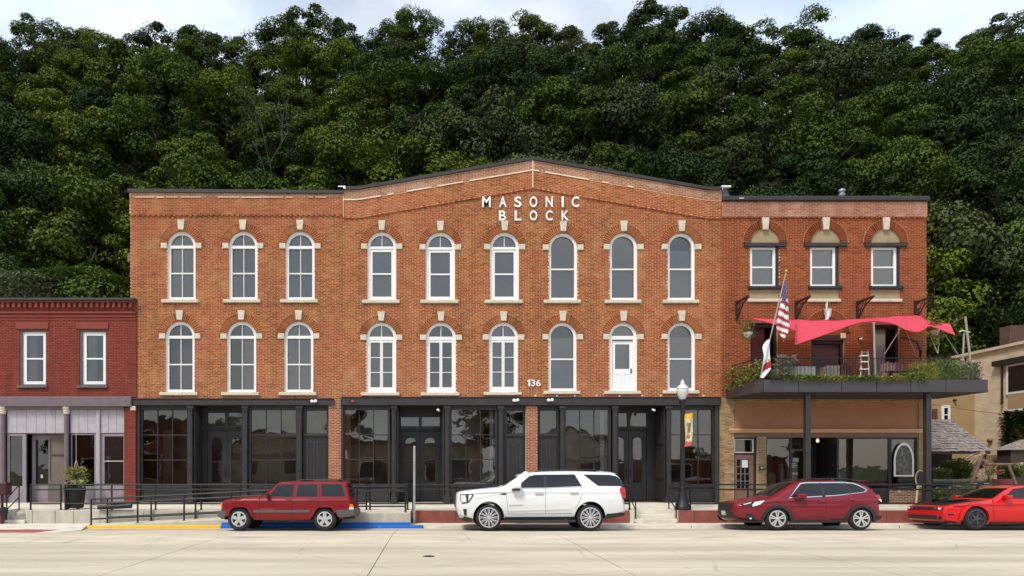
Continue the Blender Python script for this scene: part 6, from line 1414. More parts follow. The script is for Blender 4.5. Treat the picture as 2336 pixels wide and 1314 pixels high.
# ---------------- dark red boxy wagon
q = lambda u, v: ((u - 80) / 487.0, (1003 - v) / 487.0)
P_RED = paint('dark red car paint', (.22, .006, .012), .3)
top = [q(*a) for a in ((150, 832), (112, 800), (104, 720), (118, 700), (128, 640), (132, 575), (150, 556), (260, 524), (480, 500), (715, 482), (740, 478), (845, 388), (950, 296), (985, 274), (1060, 266), (1250, 256), (1700, 254), (1950, 262), (2003, 272), (2028, 330), (2085, 560), (2112, 640), (2118, 700), (2122, 770), (2060, 800))]
ar = [(q(412, 0)[0], .44, .40), (q(1690, 0)[0], .44, .40)]
c = Car('red_wagon', 'dark red boxy four-door wagon parked at the blue kerb', (492.3 - CX) / 75, YC + .89, top, ar, .33, 4.28, .86, q(0, 500)[1], 1.53, P_RED, nose=(.35, .08), tail=(.3, .05), tk=.13, rnd_=.06, crown=.025, smooth=1)
for w_ in (((862, 488), (985, 322), (1215, 318), (1195, 492)), ((1262, 490), (1282, 318), (1560, 316), (1566, 490)), ((1645, 488), (1628, 316), (1928, 318), (1984, 488))):
    cxm = sum(a[0] for a in w_) / 4; czm = sum(a[1] for a in w_) / 4
    sm = c.side('window_seal', [q(cxm + (a - cxm) * 1.06, czm + (b_ - czm) * 1.09) for a, b_ in w_], M_PLAS, .003); c.side('side_window', [q(*a) for a in w_], M_CGLASS, .007)
for ln in (((712, 500), (724, 600), (728, 835)), ((1240, 300), (1212, 500), (1205, 835)), ((1602, 300), (1606, 520), (1590, 620), (1490, 730)), ((725, 505), (860, 330))): c.line('door_seam', [q(*a) for a in ln], .012, M_SEAM)
c.line('rub_strip', [q(622, 718), q(1210, 716), q(1470, 714)], .07, M_GREYP, .022)
c.line('swage_line', [q(270, 588), q(720, 578), q(1210, 566), q(2040, 548)], .02, P_RED, .012)
for (arc) in (((225, 705), (262, 645), (325, 618), (520, 618), (565, 640), (652, 812), (612, 812), (535, 672), (505, 655), (345, 655), (295, 690), (262, 790), (205, 790)), ((1450, 805), (1530, 650), (1570, 622), (1780, 618), (1830, 650), (1870, 740), (1830, 740), (1795, 670), (1760, 655), (1600, 658), (1565, 690), (1500, 805))):
    c.side('arch_flare', [q(*a) for a in arc], P_RED, .045)
c.side('front_bumper', [q(*a) for a in ((84, 712), (215, 706), (222, 735), (190, 830), (150, 832), (110, 800), (84, 780))], M_GREYP, .03); c.patch('front_bumper_bar', q(104, 800), q(108, 712), -.99, .99, M_GREYP, .05)
c.side('rear_bumper', [q(*a) for a in ((1840, 700), (2120, 690), (2122, 770), (2050, 800), (1885, 800))], M_GREYP, .03); c.patch('rear_bumper_bar', q(2117, 690), q(2122, 775), -.99, .99, M_GREYP, .07)
c.side('side_marker', [q(*a) for a in ((138, 597), (162, 594), (162, 690), (138, 690))], M_AMBER, .012); c.patch('headlamp', q(131, 630), q(130, 590), .5, .9, M_LENS, .012); c.patch('headlamp', q(131, 630), q(130, 590), -.9, -.5, M_LENS, .012)
for k in range(7): f = -.42 + k * .14; c.patch('grille_slot', q(129, 640), q(131, 585), f - .045, f + .045, M_PLAS, .01, 2)
c.side('tail_lamp', [q(*a) for a in ((2056, 615), (2098, 605), (2112, 640), (2114, 655), (2054, 655))], M_AMBER, .012); c.side('reverse_lamp', [q(*a) for a in ((2052, 657), (2114, 657), (2114, 688), (2050, 688))], M_LENS, .011); c.patch('tail_lamp', q(2100, 600), q(2115, 685), .78, .97, M_TAIL, .012); c.patch('tail_lamp', q(2100, 600), q(2115, 685), -.97, -.78, M_TAIL, .012)
c.patch('windscreen', q(760, 462), q(945, 302), -.84, .84, M_CGLASS, .006); c.patch('rear_window', q(2012, 298), q(2062, 470), -.8, .8, M_CGLASS, .008)
for u in (1150, 1525): c.side('door_handle', [q(u - 45, 522), q(u + 45, 522), q(u + 40, 545), q(u - 40, 545)], M_PLAS, .018)
c.box('door_mirror', q(818, 0)[0], q(862, 0)[0], -1.04, -.86, q(0, 505)[1], q(0, 450)[1], M_PLAS, .02); c.box('door_mirror', q(818, 0)[0], q(862, 0)[0], .86, 1.04, q(0, 505)[1], q(0, 450)[1], M_PLAS, .02)
for sd in (-1, 1): MB().tube([tuple(c.o + Vector((q(u, 0)[0], sd * .58, q(0, v)[1]))) for u, v in ((1250, 262), (1330, 246), (1800, 240), (1890, 240), (1960, 262))], .016, 6).build('roof_rail', M_PLAS, c.t, 40)
for u in (1370, 1860): c.box('roof_bar', q(u - 20, 0)[0], q(u + 20, 0)[0], -.62, .62, q(0, 256)[1], q(0, 238)[1], M_PLAS, .008)
c.side('badge', [q(745, 680), q(940, 680), q(940, 690), q(745, 690)], M_GREYP, .004); c.side('lower_sill', [q(650, 815), q(1450, 815), q(1450, 835), q(650, 835)], P_RED, .008)
MB().tube([tuple(c.o + Vector((q(u, 0)[0], -.35, q(0, v)[1]))) for u, v in ((1880, 830), (2000, 820), (2110, 815))], .03, 8).build('exhaust_pipe', M_PLAS, c.t)
c.wheel(q(410, 0)[0], .352, .218, 'five', .23, .015); c.wheel(q(1685, 0)[0], .352, .218, 'five', .23, .015); c.done()
# ---------------- large white SUV
q = lambda u, v: ((u - 100) / 398.0, (868 - v) / 398.0)
P_WHT = paint('white car paint', (.78, .79, .80), .25)
top = [q(*a) for a in ((180, 735), (140, 700), (116, 640), (108, 560), (112, 450), (122, 412), (150, 392), (230, 376), (400, 356), (640, 334), (672, 328), (780, 258), (880, 190), (930, 166), (1000, 152), (1200, 138), (1500, 132), (1800, 138), (2000, 152), (2060, 162), (2110, 190), (2160, 250), (2168, 330), (2176, 420), (2182, 520), (2202, 590), (2200, 640), (2160, 690), (1990, 720))]
ar = [(q(508, 0)[0], .475, .525), (q(1742, 0)[0], .475, .525)]
c = Car('white_suv', 'large white SUV parked before the red wall and the centre brick pier', (1038.8 - CX) / 75, YC + 1.01, top, ar, .36, 5.29, 1.0, q(0, 345)[1], 1.85, P_WHT, nose=(.7, .17), tail=(.5, .10), tk=.15, rnd_=.09, crown=.04)
GLB = ((862, 352), (885, 306), (1008, 206), (1080, 190), (1560, 184), (1642, 330), (1200, 350)); c.side('side_glass', [q(*a) for a in GLB], M_CGLASS, .007)
c.side('quarter_glass', [q(*a) for a in ((1668, 186), (1990, 190), (2062, 205), (2120, 245), (2140, 328), (1838, 326))], M_CGLASS, .007)
for ln in (((1200, 186), (1196, 350)),): c.line('window_pillar', [q(*a) for a in ln], .09, M_PLAS, .010)
c.line('window_pillar', [q(1478, 190), q(1500, 338)], .03, M_PLAS, .010); c.line('belt_trim', [q(862, 354), q(1200, 352), q(1645, 332)], .018, M_CHROME, .012)
for ln in (((716, 400), (728, 520), (745, 665)), ((1198, 352), (1196, 500), (1202, 665)), ((1640, 336), (1640, 430), (1600, 540), (1558, 600)), ((170, 440), (330, 420), (715, 405)), ((745, 668), (1200, 666), (1520, 660))): c.line('door_seam', [q(*a) for a in ln], .009, M_SEAM)
for sd in (None,):
    c.line('swage_line', [q(350, 478), q(800, 386), q(1640, 376), q(2100, 380)], .02, P_WHT, .010); c.line('door_crease', [q(760, 632), q(1200, 614), q(1510, 606)], .03, P_WHT, .012)
    c.line('badge_strip', [q(755, 566), q(925, 558)], .018, M_CHROME, .012)
for cx_ in (508, 1742): c.line('arch_lip', [q(cx_ + 198 * math.cos(a), 722 - 214 * math.sin(a)) for a in [math.pi * (.06 + .88 * k / 16) for k in range(17)]], .035, P_WHT, .016)
for u in (1120, 1545): c.line('door_handle', [q(u - 48, 424 if u < 1300 else 416), q(u + 48, 422 if u < 1300 else 414)], .035, M_CHROME, .03)
c.side('headlamp', [q(*a) for a in ((158, 428), (310, 420), (322, 432), (305, 474), (258, 532), (186, 546), (160, 500))], M_PLAS, .012); c.side('headlamp_lens', [q(*a) for a in ((166, 440), (226, 438), (238, 520), (182, 530), (168, 500))], M_LENS, .017); c.side('headlamp_lens', [q(*a) for a in ((262, 436), (305, 432), (292, 468), (258, 510))], M_LENS, .017)
c.patch('grille', q(109, 600), q(118, 425), -.66, .66, M_CHROME, .012); c.patch('grille_mesh', q(109, 580), q(116, 440), -.6, .6, M_PLAS, .018)
c.side('fog_vent', [q(*a) for a in ((196, 608), (240, 606), (240, 690), (212, 690))], M_PLAS, .012); c.patch('bumper_intake', q(118, 650), q(140, 700), -.7, .7, M_PLAS, .012)
c.side('lower_bumper', [q(*a) for a in ((150, 718), (310, 720), (305, 760), (270, 768), (190, 750))], M_PLAS, .014); c.side('rear_lower_bumper', [q(*a) for a in ((1932, 668), (2178, 650), (2165, 690), (1990, 722), (1922, 730))], M_PLAS, .014)
c.side('sill_trim', [q(*a) for a in ((705, 706), (1560, 700), (1560, 724), (700, 726))], M_PLAS, .02); c.box('running_board', q(690, 0)[0], q(1560, 0)[0], -1.03, -.80, q(0, 768)[1], q(0, 738)[1], M_PLAS, .015); c.box('running_board', q(690, 0)[0], q(1560, 0)[0], .80, 1.03, q(0, 768)[1], q(0, 738)[1], M_PLAS, .015)
c.side('tail_lamp', [q(*a) for a in ((2096, 372), (2120, 338), (2166, 342), (2178, 430), (2176, 482), (2132, 468), (2112, 420))], M_TAIL, .014); c.patch('tail_lamp', q(2168, 345), q(2180, 480), .8, .97, M_TAIL, .014); c.patch('tail_lamp', q(2168, 345), q(2180, 480), -.97, -.8, M_TAIL, .014)
c.patch('windscreen', q(690, 316), q(872, 196), -.86, .86, M_CGLASS, .006); c.patch('rear_window', q(2108, 192), q(2168, 325), -.95, .95, M_CGLASS, .008); c.patch('roof_spoiler', q(1900, 146), q(2085, 172), -.9, .9, P_WHT, .03)
c.side('fender_vent', [q(*a) for a in ((640, 418), (716, 414), (716, 436), (650, 432))], M_PLAS, .010)
for sd in (-1, 1):
    y0, y1 = sorted((sd * 1.0, sd * 1.22)); mrr = c.box('door_mirror', q(800, 0)[0], q(892, 0)[0], y0, y1, q(0, 360)[1], q(0, 298)[1], P_WHT, .035); c.box('mirror_base', q(785, 0)[0], q(880, 0)[0], y0 * .98, y1 * .98, q(0, 382)[1], q(0, 360)[1], M_PLAS, .02, mrr)
    MB().tube([tuple(c.o + Vector((q(u, 0)[0], sd * .70, q(0, v)[1]))) for u, v in ((1080, 148), (1180, 128), (1600, 122), (1840, 128), (1960, 146))], .014, 6).build('roof_rail', M_PLAS, c.t, 40)
c.side('fuel_door', [q(1990 + 42 * math.cos(a), 475 + 42 * math.sin(a)) for a in [6.283 * k / 16 for k in range(16)]], P_WHT, .006)
MB().prism([(c.o.x + q(u, 0)[0], c.o.z + q(0, v)[1]) for u, v in ((965, 158), (985, 140), (1015, 138), (1050, 150))], c.o.y - .05, c.o.y + .05).build('aerial_fin', P_WHT, c.t)
c.wheel(q(508, 0)[0], .395, .298, 'multi', .27, .02); c.wheel(q(1742, 0)[0], .395, .298, 'multi', .27, .02); c.done()
# ---------------- maroon crossover
q = lambda u, v: ((u - 205) / 407.0, (808 - v) / 407.0)
P_MAR = paint('maroon car paint', (.19, .009, .020), .28)
top = [q(*a) for a in ((330, 716), (262, 700), (226, 650), (212, 580), (214, 510), (228, 470), (262, 446), (360, 428), (520, 406), (650, 388), (712, 372), (860, 276), (990, 208), (1075, 184), (1240, 171), (1450, 170), (1650, 178), (1800, 196), (1930, 228), (1990, 272), (2040, 330), (2070, 380), (2080, 460), (2088, 540), (2086, 620), (2070, 668), (1970, 712))]
ar = [(q(738, 0)[0], .42, .455), (q(1796, 0)[0], .42, .455)]
c = Car('maroon_crossover', 'maroon crossover with chrome window trim parked before the tan brick shop', 9.24 * 21.7 / 21.33, YC + 1.25, top, ar, .27, 4.63, .91, q(0, 385)[1], 1.58, P_MAR, nose=(.95, .30), tail=(.6, .14), tk=.2, rnd_=.10, crown=.05)
WG = ((885, 402), (905, 385), (1060, 218), (1130, 207), (1600, 203), (1740, 215), (1800, 240), (1898, 300), (1858, 330), (1500, 372), (1200, 390))
cxm, czm = 1390, 300; c.side('chrome_trim', [q(cxm + (a - cxm) * 1.006, czm + (b_ - czm) * 1.04) for a, b_ in WG], M_CHROME, .006)
c.side('side_glass', [q(cxm + (a - cxm) * .972, czm + (b_ - czm) * .90) for a, b_ in WG], M_CGLASS, .012)
c.line('window_pillar', [q(1312, 212), q(1330, 384)], .085, M_PLAS, .016); c.line('window_pillar', [q(1625, 212), q(1668, 350)], .035, M_PLAS, .016)
for ln in (((888, 406), (900, 520), (930, 680)), ((1335, 385), (1345, 520), (1350, 690)), ((1690, 352), (1720, 430), (1660, 530), (1640, 560))): c.line('door_seam', [q(*a) for a in ln], .010, M_SEAM)
for cx_ in (738, 1796): c.line('arch_cladding', [q(cx_ + 186 * math.cos(a), 702 - 196 * math.sin(a)) for a in [math.pi * (-.02 + 1.04 * k / 20) for k in range(21)]], .10, M_PLAS, .014)
c.side('sill_cladding', [q(*a) for a in ((905, 692), (1100, 678), (1380, 690), (1440, 668), (1640, 660), (1640, 712), (915, 722))], M_PLAS, .016); c.side('rear_cladding', [q(*a) for a in ((1968, 640), (2084, 622), (2080, 665), (1970, 712), (1960, 712))], M_PLAS, .014); c.side('front_cladding', [q(*a) for a in ((228, 640), (330, 690), (552, 690), (552, 716), (330, 716), (262, 700))], M_PLAS, .014)
c.line('lower_crease', [q(935, 655), q(1350, 640), q(1620, 606)], .02, P_MAR, .010); c.line('shoulder_crease', [q(560, 470), q(900, 440), q(1400, 420), q(1990, 392)], .02, P_MAR, .010)
c.side('headlamp', [q(*a) for a in ((300, 482), (420, 446), (566, 428), (578, 442), (520, 492), (436, 518), (372, 516), (330, 500))], M_PLAS, .012); c.side('headlamp_lens', [q(*a) for a in ((420, 500), (450, 452), (560, 434), (570, 444), (516, 486), (436, 512))], M_LENS, .018); c.side('headlamp_lens', [q(*a) for a in ((318, 484), (415, 454), (410, 468), (340, 490))], M_LENS, .018)
c.patch('grille', q(213, 585), q(228, 470), -.76, .76, M_PLAS, .014); c.patch('lower_grille', q(236, 668), q(213, 596), -.84, .84, M_PLAS, .014); c.patch('number_plate', q(218, 630), q(213, 580), -.2, .2, M_PLATE, .04); c.patch('grille_badge', q(218, 505), q(222, 490), -.09, .09, M_CHROME, .03)
c.side('fog_recess', [q(*a) for a in ((342, 600), (400, 592), (470, 660), (455, 676), (380, 672))], M_PLAS, .012); c.side('fog_lamp', [q(*a) for a in ((398, 652), (420, 652), (425, 672), (400, 672))], M_LENS, .017)
c.side('tail_lamp', [q(*a) for a in ((1972, 372), (2042, 360), (2062, 378), (2072, 412), (2010, 405))], M_TAIL, .014); c.side('reverse_lamp', [q(*a) for a in ((2022, 416), (2074, 418), (2076, 452), (2060, 448))], M_LENS, .013); c.patch('tail_lamp', q(2062, 362), q(2078, 430), .7, .97, M_TAIL, .013); c.patch('tail_lamp', q(2062, 362), q(2078, 430), -.97, -.7, M_TAIL, .013)
c.patch('windscreen', q(716, 368), q(1020, 196), -.93, .93, M_CGLASS, .006); c.patch('rear_window', q(1950, 240), q(2035, 325), -.82, .82, M_CGLASS, .008)
for u, v in ((1285, 440), (1672, 420)): c.side('door_handle', [q(u - 42, v - 10), q(u + 42, v - 12), q(u + 38, v + 12), q(u - 38, v + 12)], P_MAR, .03)
for sd in (-1, 1):
    y0, y1 = sorted((sd * .9, sd * 1.09)); mrr = c.box('door_mirror', q(968, 0)[0], q(1078, 0)[0], y0, y1, q(0, 408)[1], q(0, 354)[1], P_MAR, .03); c.box('mirror_base', q(960, 0)[0], q(1050, 0)[0], y0 * .97, y1 * .97, q(0, 432)[1], q(0, 408)[1], M_PLAS, .02, mrr)
    MB().tube([tuple(c.o + Vector((q(u, 0)[0], sd * .60, q(0, v)[1]))) for u, v in ((1090, 182), (1170, 162), (1500, 152), (1760, 168), (1880, 204))], .017, 6).build('roof_rail', M_PLAS, c.t, 40)
MB().prism([(c.o.x + q(u, 0)[0], c.o.z + q(0, v)[1]) for u, v in ((1600, 180), (1655, 160), (1680, 164), (1700, 188))], c.o.y - .03, c.o.y + .03).build('aerial_fin', P_MAR, c.t)
c.wheel(q(738, 0)[0], .35, .245, 'split', .23, .02); c.wheel(q(1796, 0)[0], .35, .245, 'split', .23, .02); c.done()
# ---------------- bright red coupe
P_BRT = paint('bright red car paint', (.62, .010, .012), .25); P_BLK = paint('satin black paint', (.012, .012, .013), .35, coat=.3)
top = [(.30, .18), (.12, .19), (.03, .26), (-.01, .40), (-.02, .52), (.0, .62), (.02, .70), (.08, .75), (.30, .79), (.8, .86), (1.35, .92), (1.55, .95), (1.95, 1.17), (2.3, 1.33), (2.6, 1.40), (3.0, 1.415), (3.4, 1.38), (3.9, 1.22), (4.3, 1.08), (4.85, 1.05), (4.98, 1.0), (5.0, .8), (4.98, .5), (4.8, .3)]
ar = [(.95, .41, .55), (3.90, .41, .55)]
c = Car('red_coupe', 'bright red muscle coupe with a black bonnet, cut by the right picture edge', 15.62 * 21.8 / 21.33, YC + 1.42, top, ar, .19, 5.0, .98, .93, 1.42, P_BRT, nose=(.7, .12), tail=(.5, .10), tk=.28, rnd_=.07, crown=.03)
c.patch('bonnet', (.16, .77), (1.5, .94), -.72, .72, P_BLK, .006); c.patch('bonnet_scoop', (.75, .86), (1.3, .92), -.34, .34, P_BLK, .05); c.patch('windscreen', (1.62, .98), (2.28, 1.32), -.84, .84, M_CGLASS, .006)
c.patch('grille', (-.005, .60), (.012, .71), -.93, .93, M_PLAS, .012)
for f in (-.82, -.62, .62, .82): c.patch('headlamp', (-.002, .625), (.01, .69), f - .06, f + .06, M_LENS if abs(f) > .7 else M_GREYP, .018, 3)
c.patch('lower_intake', (.01, .30), (-.012, .43), -.72, .72, M_PLAS, .012); c.patch('chin_splitter', (.25, .18), (.05, .235), -1.0, 1.0, M_PLAS, .03)
c.patch('brake_duct', (.0, .32), (-.01, .42), -.92, -.78, M_PLAS, .010, 3); c.patch('brake_duct', (.0, .32), (-.01, .42), .78, .92, M_PLAS, .010, 3)
c.side('side_glass', [(1.83, .97), (1.98, 1.06), (2.35, 1.28), (2.7, 1.33), (3.1, 1.31), (3.3, 1.02), (2.6, .97)], M_CGLASS, .007)
c.side('side_marker', [(.14, .46), (.30, .45), (.30, .49), (.14, .50)], P_BLK, .006)
c.line('arch_flare', [(.95 + .46 * math.cos(a), .30 + .50 * math.sin(a)) for a in [math.pi * (.0 + 1.0 * k / 18) for k in range(19)]], .10, P_BRT, .055); c.line('arch_flare', [(3.9 + .46 * math.cos(a), .30 + .50 * math.sin(a)) for a in [math.pi * (k / 18) for k in range(19)]], .10, P_BRT, .055)
c.line('door_seam', [(1.52, .93), (1.50, .6), (1.58, .25)], .010, M_SEAM); c.line('door_seam', [(3.05, .97), (3.1, .6), (3.05, .25)], .010, M_SEAM); c.line('side_skirt', [(1.45, .20), (3.4, .20)], .06, M_PLAS, .03); c.line('shoulder_crease', [(.3, .74), (1.5, .80), (3.4, .83), (4.8, .86)], .03, P_BRT, .014)
c.side('fender_badge', [(1.42 + .04 * math.cos(a), .66 + .04 * math.sin(a)) for a in [6.283 * k / 12 for k in range(12)]], M_GREYP, .006)
for sd in (-1, 1):
    y0, y1 = sorted((sd * .95, sd * 1.16)); c.box('door_mirror', 1.80, 2.0, y0, y1, .97, 1.07, P_BRT, .03)
c.wheel(.95, .352, .262, 'dark', .29, -.03, mat('black alloy', (.09, .09, .095), .25, .8), M_PLAS); c.wheel(3.90, .352, .262, 'dark', .29, -.03, MATS['black alloy'], M_PLAS); c.done()
# ================================================================ courtyard and stucco house at the right
M_CREAM = mat('rough cream stucco', (.62, .52, .37), .95, var=.12, vscale=1.6, bump=.9, bscale=5, stretch=(1, 1, 1.6))
M_TANW = mat('smooth tan stucco', (.37, .25, .13), .9, var=.06, vscale=2)
M_SHIN = mat('weathered shingle', (.20, .17, .155), .9, var=.45, vscale=7, dirt=(.30, .275, .26), dscale=9, dlo=.45, dhi=.7)
struct('courtyard_ground', MB().box(18.82, 45, YF - .4, 38, -.3, .40), mat('courtyard earth', (.075, .085, .035), .95, var=.4, vscale=2))
sh = thing('stucco_house', 'cream stucco house with a tan rear wing at the right edge', 'house', (27, 30, .4))
DX = 25.0; zt = 7.11
MB().box(DX, 36, 26.2, 33.5, .3, zt).build('wall', M_CREAM, sh); MB().bevbox(DX - .12, 36.1, 26.1, 33.6, zt, zt + .12, .01).build('coping', mat('cream coping', (.6, .52, .4), .7), sh)
MB().box(18.9, DX - .003, 32.3, 36, .3, 5.25).build('rear_wing', M_TANW, sh)
def sidebox(nm, da, db, za, zb, m, out=.05, inn=.02): return MB().box(DX - out, DX + inn, min(da, db), max(da, db), za, zb).build(nm, m, sh)
def SD(px_): return DX * F / (px_ - CX)
def SZ(px_, py_): return EYE + (CY - py_) * SD(px_) / F
z0w, z1w = SZ(2300, 895), SZ(2300, 836)
wf = sidebox('window', SD(2298), 27.4, z0w - .1, z1w + .05, M_WHITE, .06)
MB().box(DX - .075, DX, 29.1, SD(2302) - .04, z0w, z1w - .03).build('pane', M_CGLASS, wf); MB().box(DX - .075, DX, 27.6, 28.95, z0w, z1w - .03).build('pane', M_CGLASS, wf)
sidebox('window_header', SD(2273), 27.0, z1w + .08, z1w + .30, M_CHAR, .22); sidebox('spandrel', SD(2298) - .1, 27.4, z0w - .75, z0w - .12, M_TANW, .055); sidebox('band', SD(2298), 27.4, z0w - .85, z0w - .76, M_WHITE, .07)
MB().tube([(DX - .12, SD(2292), z1w + .05), (DX - .12, SD(2292), z0w - .45), (DX - .16, SD(2291), z0w - .5)], .05, 8).build('downpipe', M_BLACK, sh, 40)
sidebox('corner_post', SD(2300), SD(2303), .4, z0w - .85, M_BLACK, .10)
def rw(px_, py_): v = W(px_, py_, 32.3); return v.x, v.z
(a, z0), (c_, z1) = rw(2147, 996), rw(2166, 925)
f = MB().ring(rect(a, c_, z0, z1), rect(a + .1, c_ - .1, z0 + .55, z1 - .12), 32.24, 32.30).build('rear_window', M_WHITE, sh); MB().prism(rect(a + .1, c_ - .1, z0 + .55, z1 - .12), 32.27, 32.275).build('pane', M_CGLASS, f); MB().box(a + .1, c_ - .1, 32.25, 32.268, z0 + .98, z0 + 1.02).build('muntin', M_WHITE, f)
(a, z0), (c_, z1) = rw(2126, 957), rw(2137, 933); MB().box(a, c_, 32.25, 32.3, z0, z1).build('shutter', mat('brown shutter', (.10, .045, .03), .7), sh)
(a, z0) = rw(2176, 913); MB().lathe([(.06, 0), (.06, -.12), (.02, -.16)], (a, 32.3, z0), 10, axis='y').build('wall_lamp', M_PLAS, sh, 40); MB().lathe([(.09, 0), (.09, -.14), (.03, -.2)], (DX - .06, SD(2258), SZ(2258, 1005)), 10, axis='y').build('wall_lamp', M_MAUVE, sh, 40)
ch = W(2322, 768, 33); MB().box(ch.x - .7, ch.x + .9, 32.6, 33.2, zt, ch.z + .45).build('chimney', mat('old chimney brick', (.09, .045, .035), .9, var=.3), sh)
v0, v1 = W(2125, 922, 31.5), W(2290, 945, 30.6); one('overhead_cable', 'thin dark cable strung across the tan wall behind the canopy post', 'cable', MB().tube([v0, (v0 + v1) / 2 - Vector((0, 0, .03)), v1], .008, 5), M_BLACK, tuple(v0))
# ivy
iv = thing('ivy', 'dark ivy climbing under the window of the stucco house', 'ivy', (DX - .1, 29.3, .4)); b = MB()
foliage(b, 1500, lambda: Vector((DX - .12 - rnd.random() * .16, 28.0 + rnd.random() * 2.4, SZ(2320, 1015) + rnd.random() ** .7 * 1.45)), .16, .06, .0); foliage(b, 160, lambda: Vector((DX - .06, 30.3 + rnd.random() * .45, SZ(2300, 1020) + rnd.random() * 1.5)), .14, .05, .0); o = b.build('foliage', TONES[2][1], iv); o['kind'] = 'stuff'
# open shed with a shingle roof
sd_ = thing('shingle_shed', 'open shed with a weathered grey shingle roof in the courtyard', 'shed', (20.8, 29.5, .4))
ea, ri, xa, xb = Vector((0, 28.4, 2.56)), Vector((0, 30.6, 3.98)), 18.95, 22.62
MB().add([(xa, ea.y, ea.z), (xb, ea.y, ea.z), (xb - .1, ri.y, ri.z), (xa, ri.y, ri.z), (xa, ea.y, ea.z - .12), (xb, ea.y, ea.z - .12), (xb - .1, ri.y, ri.z - .12), (xa, ri.y, ri.z - .12)], [(0, 1, 2, 3), (7, 6, 5, 4), (0, 4, 5, 1), (1, 5, 6, 2), (2, 6, 7, 3)]).build('roof_deck', M_DKW, sd_)
rows = 13; d = (ri - ea); sl_ = d.length; dn = d.normalized(); nn = Vector((0, -dn.z, dn.y)); shm = {}
for r_ in range(rows):
    x = xa - rnd.uniform(0, .15)
    while x < xb + .03:
        w_ = rnd.choice((.14, .18, .22, .26)); p0 = ea + dn * (sl_ * r_ / rows - .05); xe = min(x + w_ - .008, xb + .06)
        if xe - x > .03:
            l = sl_ / rows * 1.35; cu = rnd.uniform(.012, .05); V = []
            for (xx, t, h) in ((x, 0, cu), (xe, 0, cu + rnd.uniform(-.012, .012)), (xe, l, .006), (x, l, .006)): q_ = p0 + dn * t + nn * h; V.append((xx, q_.y, q_.z))
            V += [(v[0], v[1] + nn.y * -.014, v[2] - nn.z * .014) for v in V]; MB().add(V, [(0, 1, 2, 3), (0, 4, 5, 1), (1, 5, 6, 2), (3, 7, 4, 0)]).build('shingle', M_SHIN, sd_)
        x += w_
MB().box(xa, xb, 30.5, 30.6, .4, 3.8).build('back_wall', M_DKW, sd_)
for x in (19.1, 22.4): MB().box(x - .07, x + .07, 28.55, 28.69, .4, 2.5).build('post', M_DKW, sd_)
# logs, rustic rails, swing, fence, hut
M_LOG = mat('log wood', (.17, .105, .065), .85, var=.35, vscale=6); M_LOGE = mat('log end', (.33, .24, .16), .85, var=.3, vscale=9)
lp_ = thing('log_pile', 'stack of cut logs beside the shed', 'logs', W(2222, 1095, 28.0))
for i in range(46):
    px_, py_ = rnd.uniform(2196, 2250), rnd.uniform(1050, 1092); p = W(px_, py_, 27.9); r_ = rnd.uniform(.06, .11)
    b = MB(); b.tube([p, p + Vector((rnd.uniform(-.05, .05), .5, 0))], r_, 8); b.m = [1 if k == 8 else 0 for k in range(len(b.f))]; b.build('log', [M_LOG, M_LOGE], lp_)
bp = thing('branch_arch', 'bundle of pale bent branches leaning against the shed roof', 'branches', W(2215, 1095, 27.7))
for i in range(15): o_ = i * 2.2; MB().tube([W(2190 + o_ + rnd.uniform(-3, 3), 1070 + rnd.uniform(-16, 6), 27.8), W(2203 + o_ * .9, 1050 + rnd.uniform(-12, 4), 27.75), W(2218 + o_ * .9, 1037 + rnd.uniform(-5, 5), 27.75), W(2232 + o_ * .5, 1034 + rnd.uniform(-3, 6), 27.8)], rnd.uniform(.02, .035), 6).build('branch', M_LOGE if i % 3 else M_LOG, bp, 50)
def log(lab, a, c_, r_, m=None, nm='rustic_rail', cat='rail'): return one(nm, lab, cat, MB().tube([a, (a + c_) / 2 + Vector((0, 0, rnd.uniform(-.03, .03))), c_], r_, 8), m or M_LOG, tuple(min((a, c_), key=lambda v: v.z)), None, 50)
log('long mossy log rail low across the courtyard', W(2126, 1098, 27.2), W(2262, 1096, 27.2), .09, mat('mossy wood', (.13, .13, .085), .9, var=.3)); log('slanting rustic post left of the swing seat', W(2212, 1112, 27.0), W(2238, 1042, 27.2), .07, None, 'rustic_post', 'post'); log('second slanting rustic post crossing the first', W(2262, 1105, 27.0), W(2246, 1050, 27.2), .06, None, 'rustic_post', 'post')
log('horizontal rustic beam over the swing seat', W(2250, 1059, 27.1), W(2350, 1058, 27.1), .05); log('rustic swing post right of the seat, leaning left', W(2318, 1108, 27.0), W(2300, 1060, 27.1), .06, None, 'rustic_post', 'post'); log('short rustic brace under the swing beam', W(2258, 1086, 27.05), W(2277, 1058, 27.1), .035, None, 'rustic_post', 'post')
sw = thing('swing_seat', 'dark red slatted swing seat hanging from the rustic beam', 'swing', W(2287, 1108, 26.9)); m_ = mat('swing red', (.17, .025, .03), .6, var=.15)
for i in range(9): a = W(2264 + i * 5.2, 1109, 26.95); MB().box(a.x, a.x + .075, a.y, a.y + .03, a.z, W(0, 1093, 26.95).z).build('slat', m_, sw)
a, c_ = W(2262, 1111, 26.9), W(2312, 1108, 26.9); MB().box(a.x, c_.x, 26.5, 26.93, a.z - .02, a.z + .03).build('seat', m_, sw)
for q_ in (2265, 2308): MB().tube([W(q_, 1094, 26.95), W(q_ + 2, 1060, 27.1)], .01, 5).build('chain', M_BLACK, sw)
fe = thing('picket_fence', 'short tan picket fence against the stucco wall', 'fence', W(2262, 1060, 29.5))
for i in range(8): a = W(2249 + i * 4.3, 1062, 29.4); MB().box(a.x, a.x + .055, 29.4, 29.43, a.z - .3, W(0, 1038 + rnd.uniform(-.5, .5), 29.4).z).build('picket', mat('tan picket', (.27, .18, .10), .8), fe)
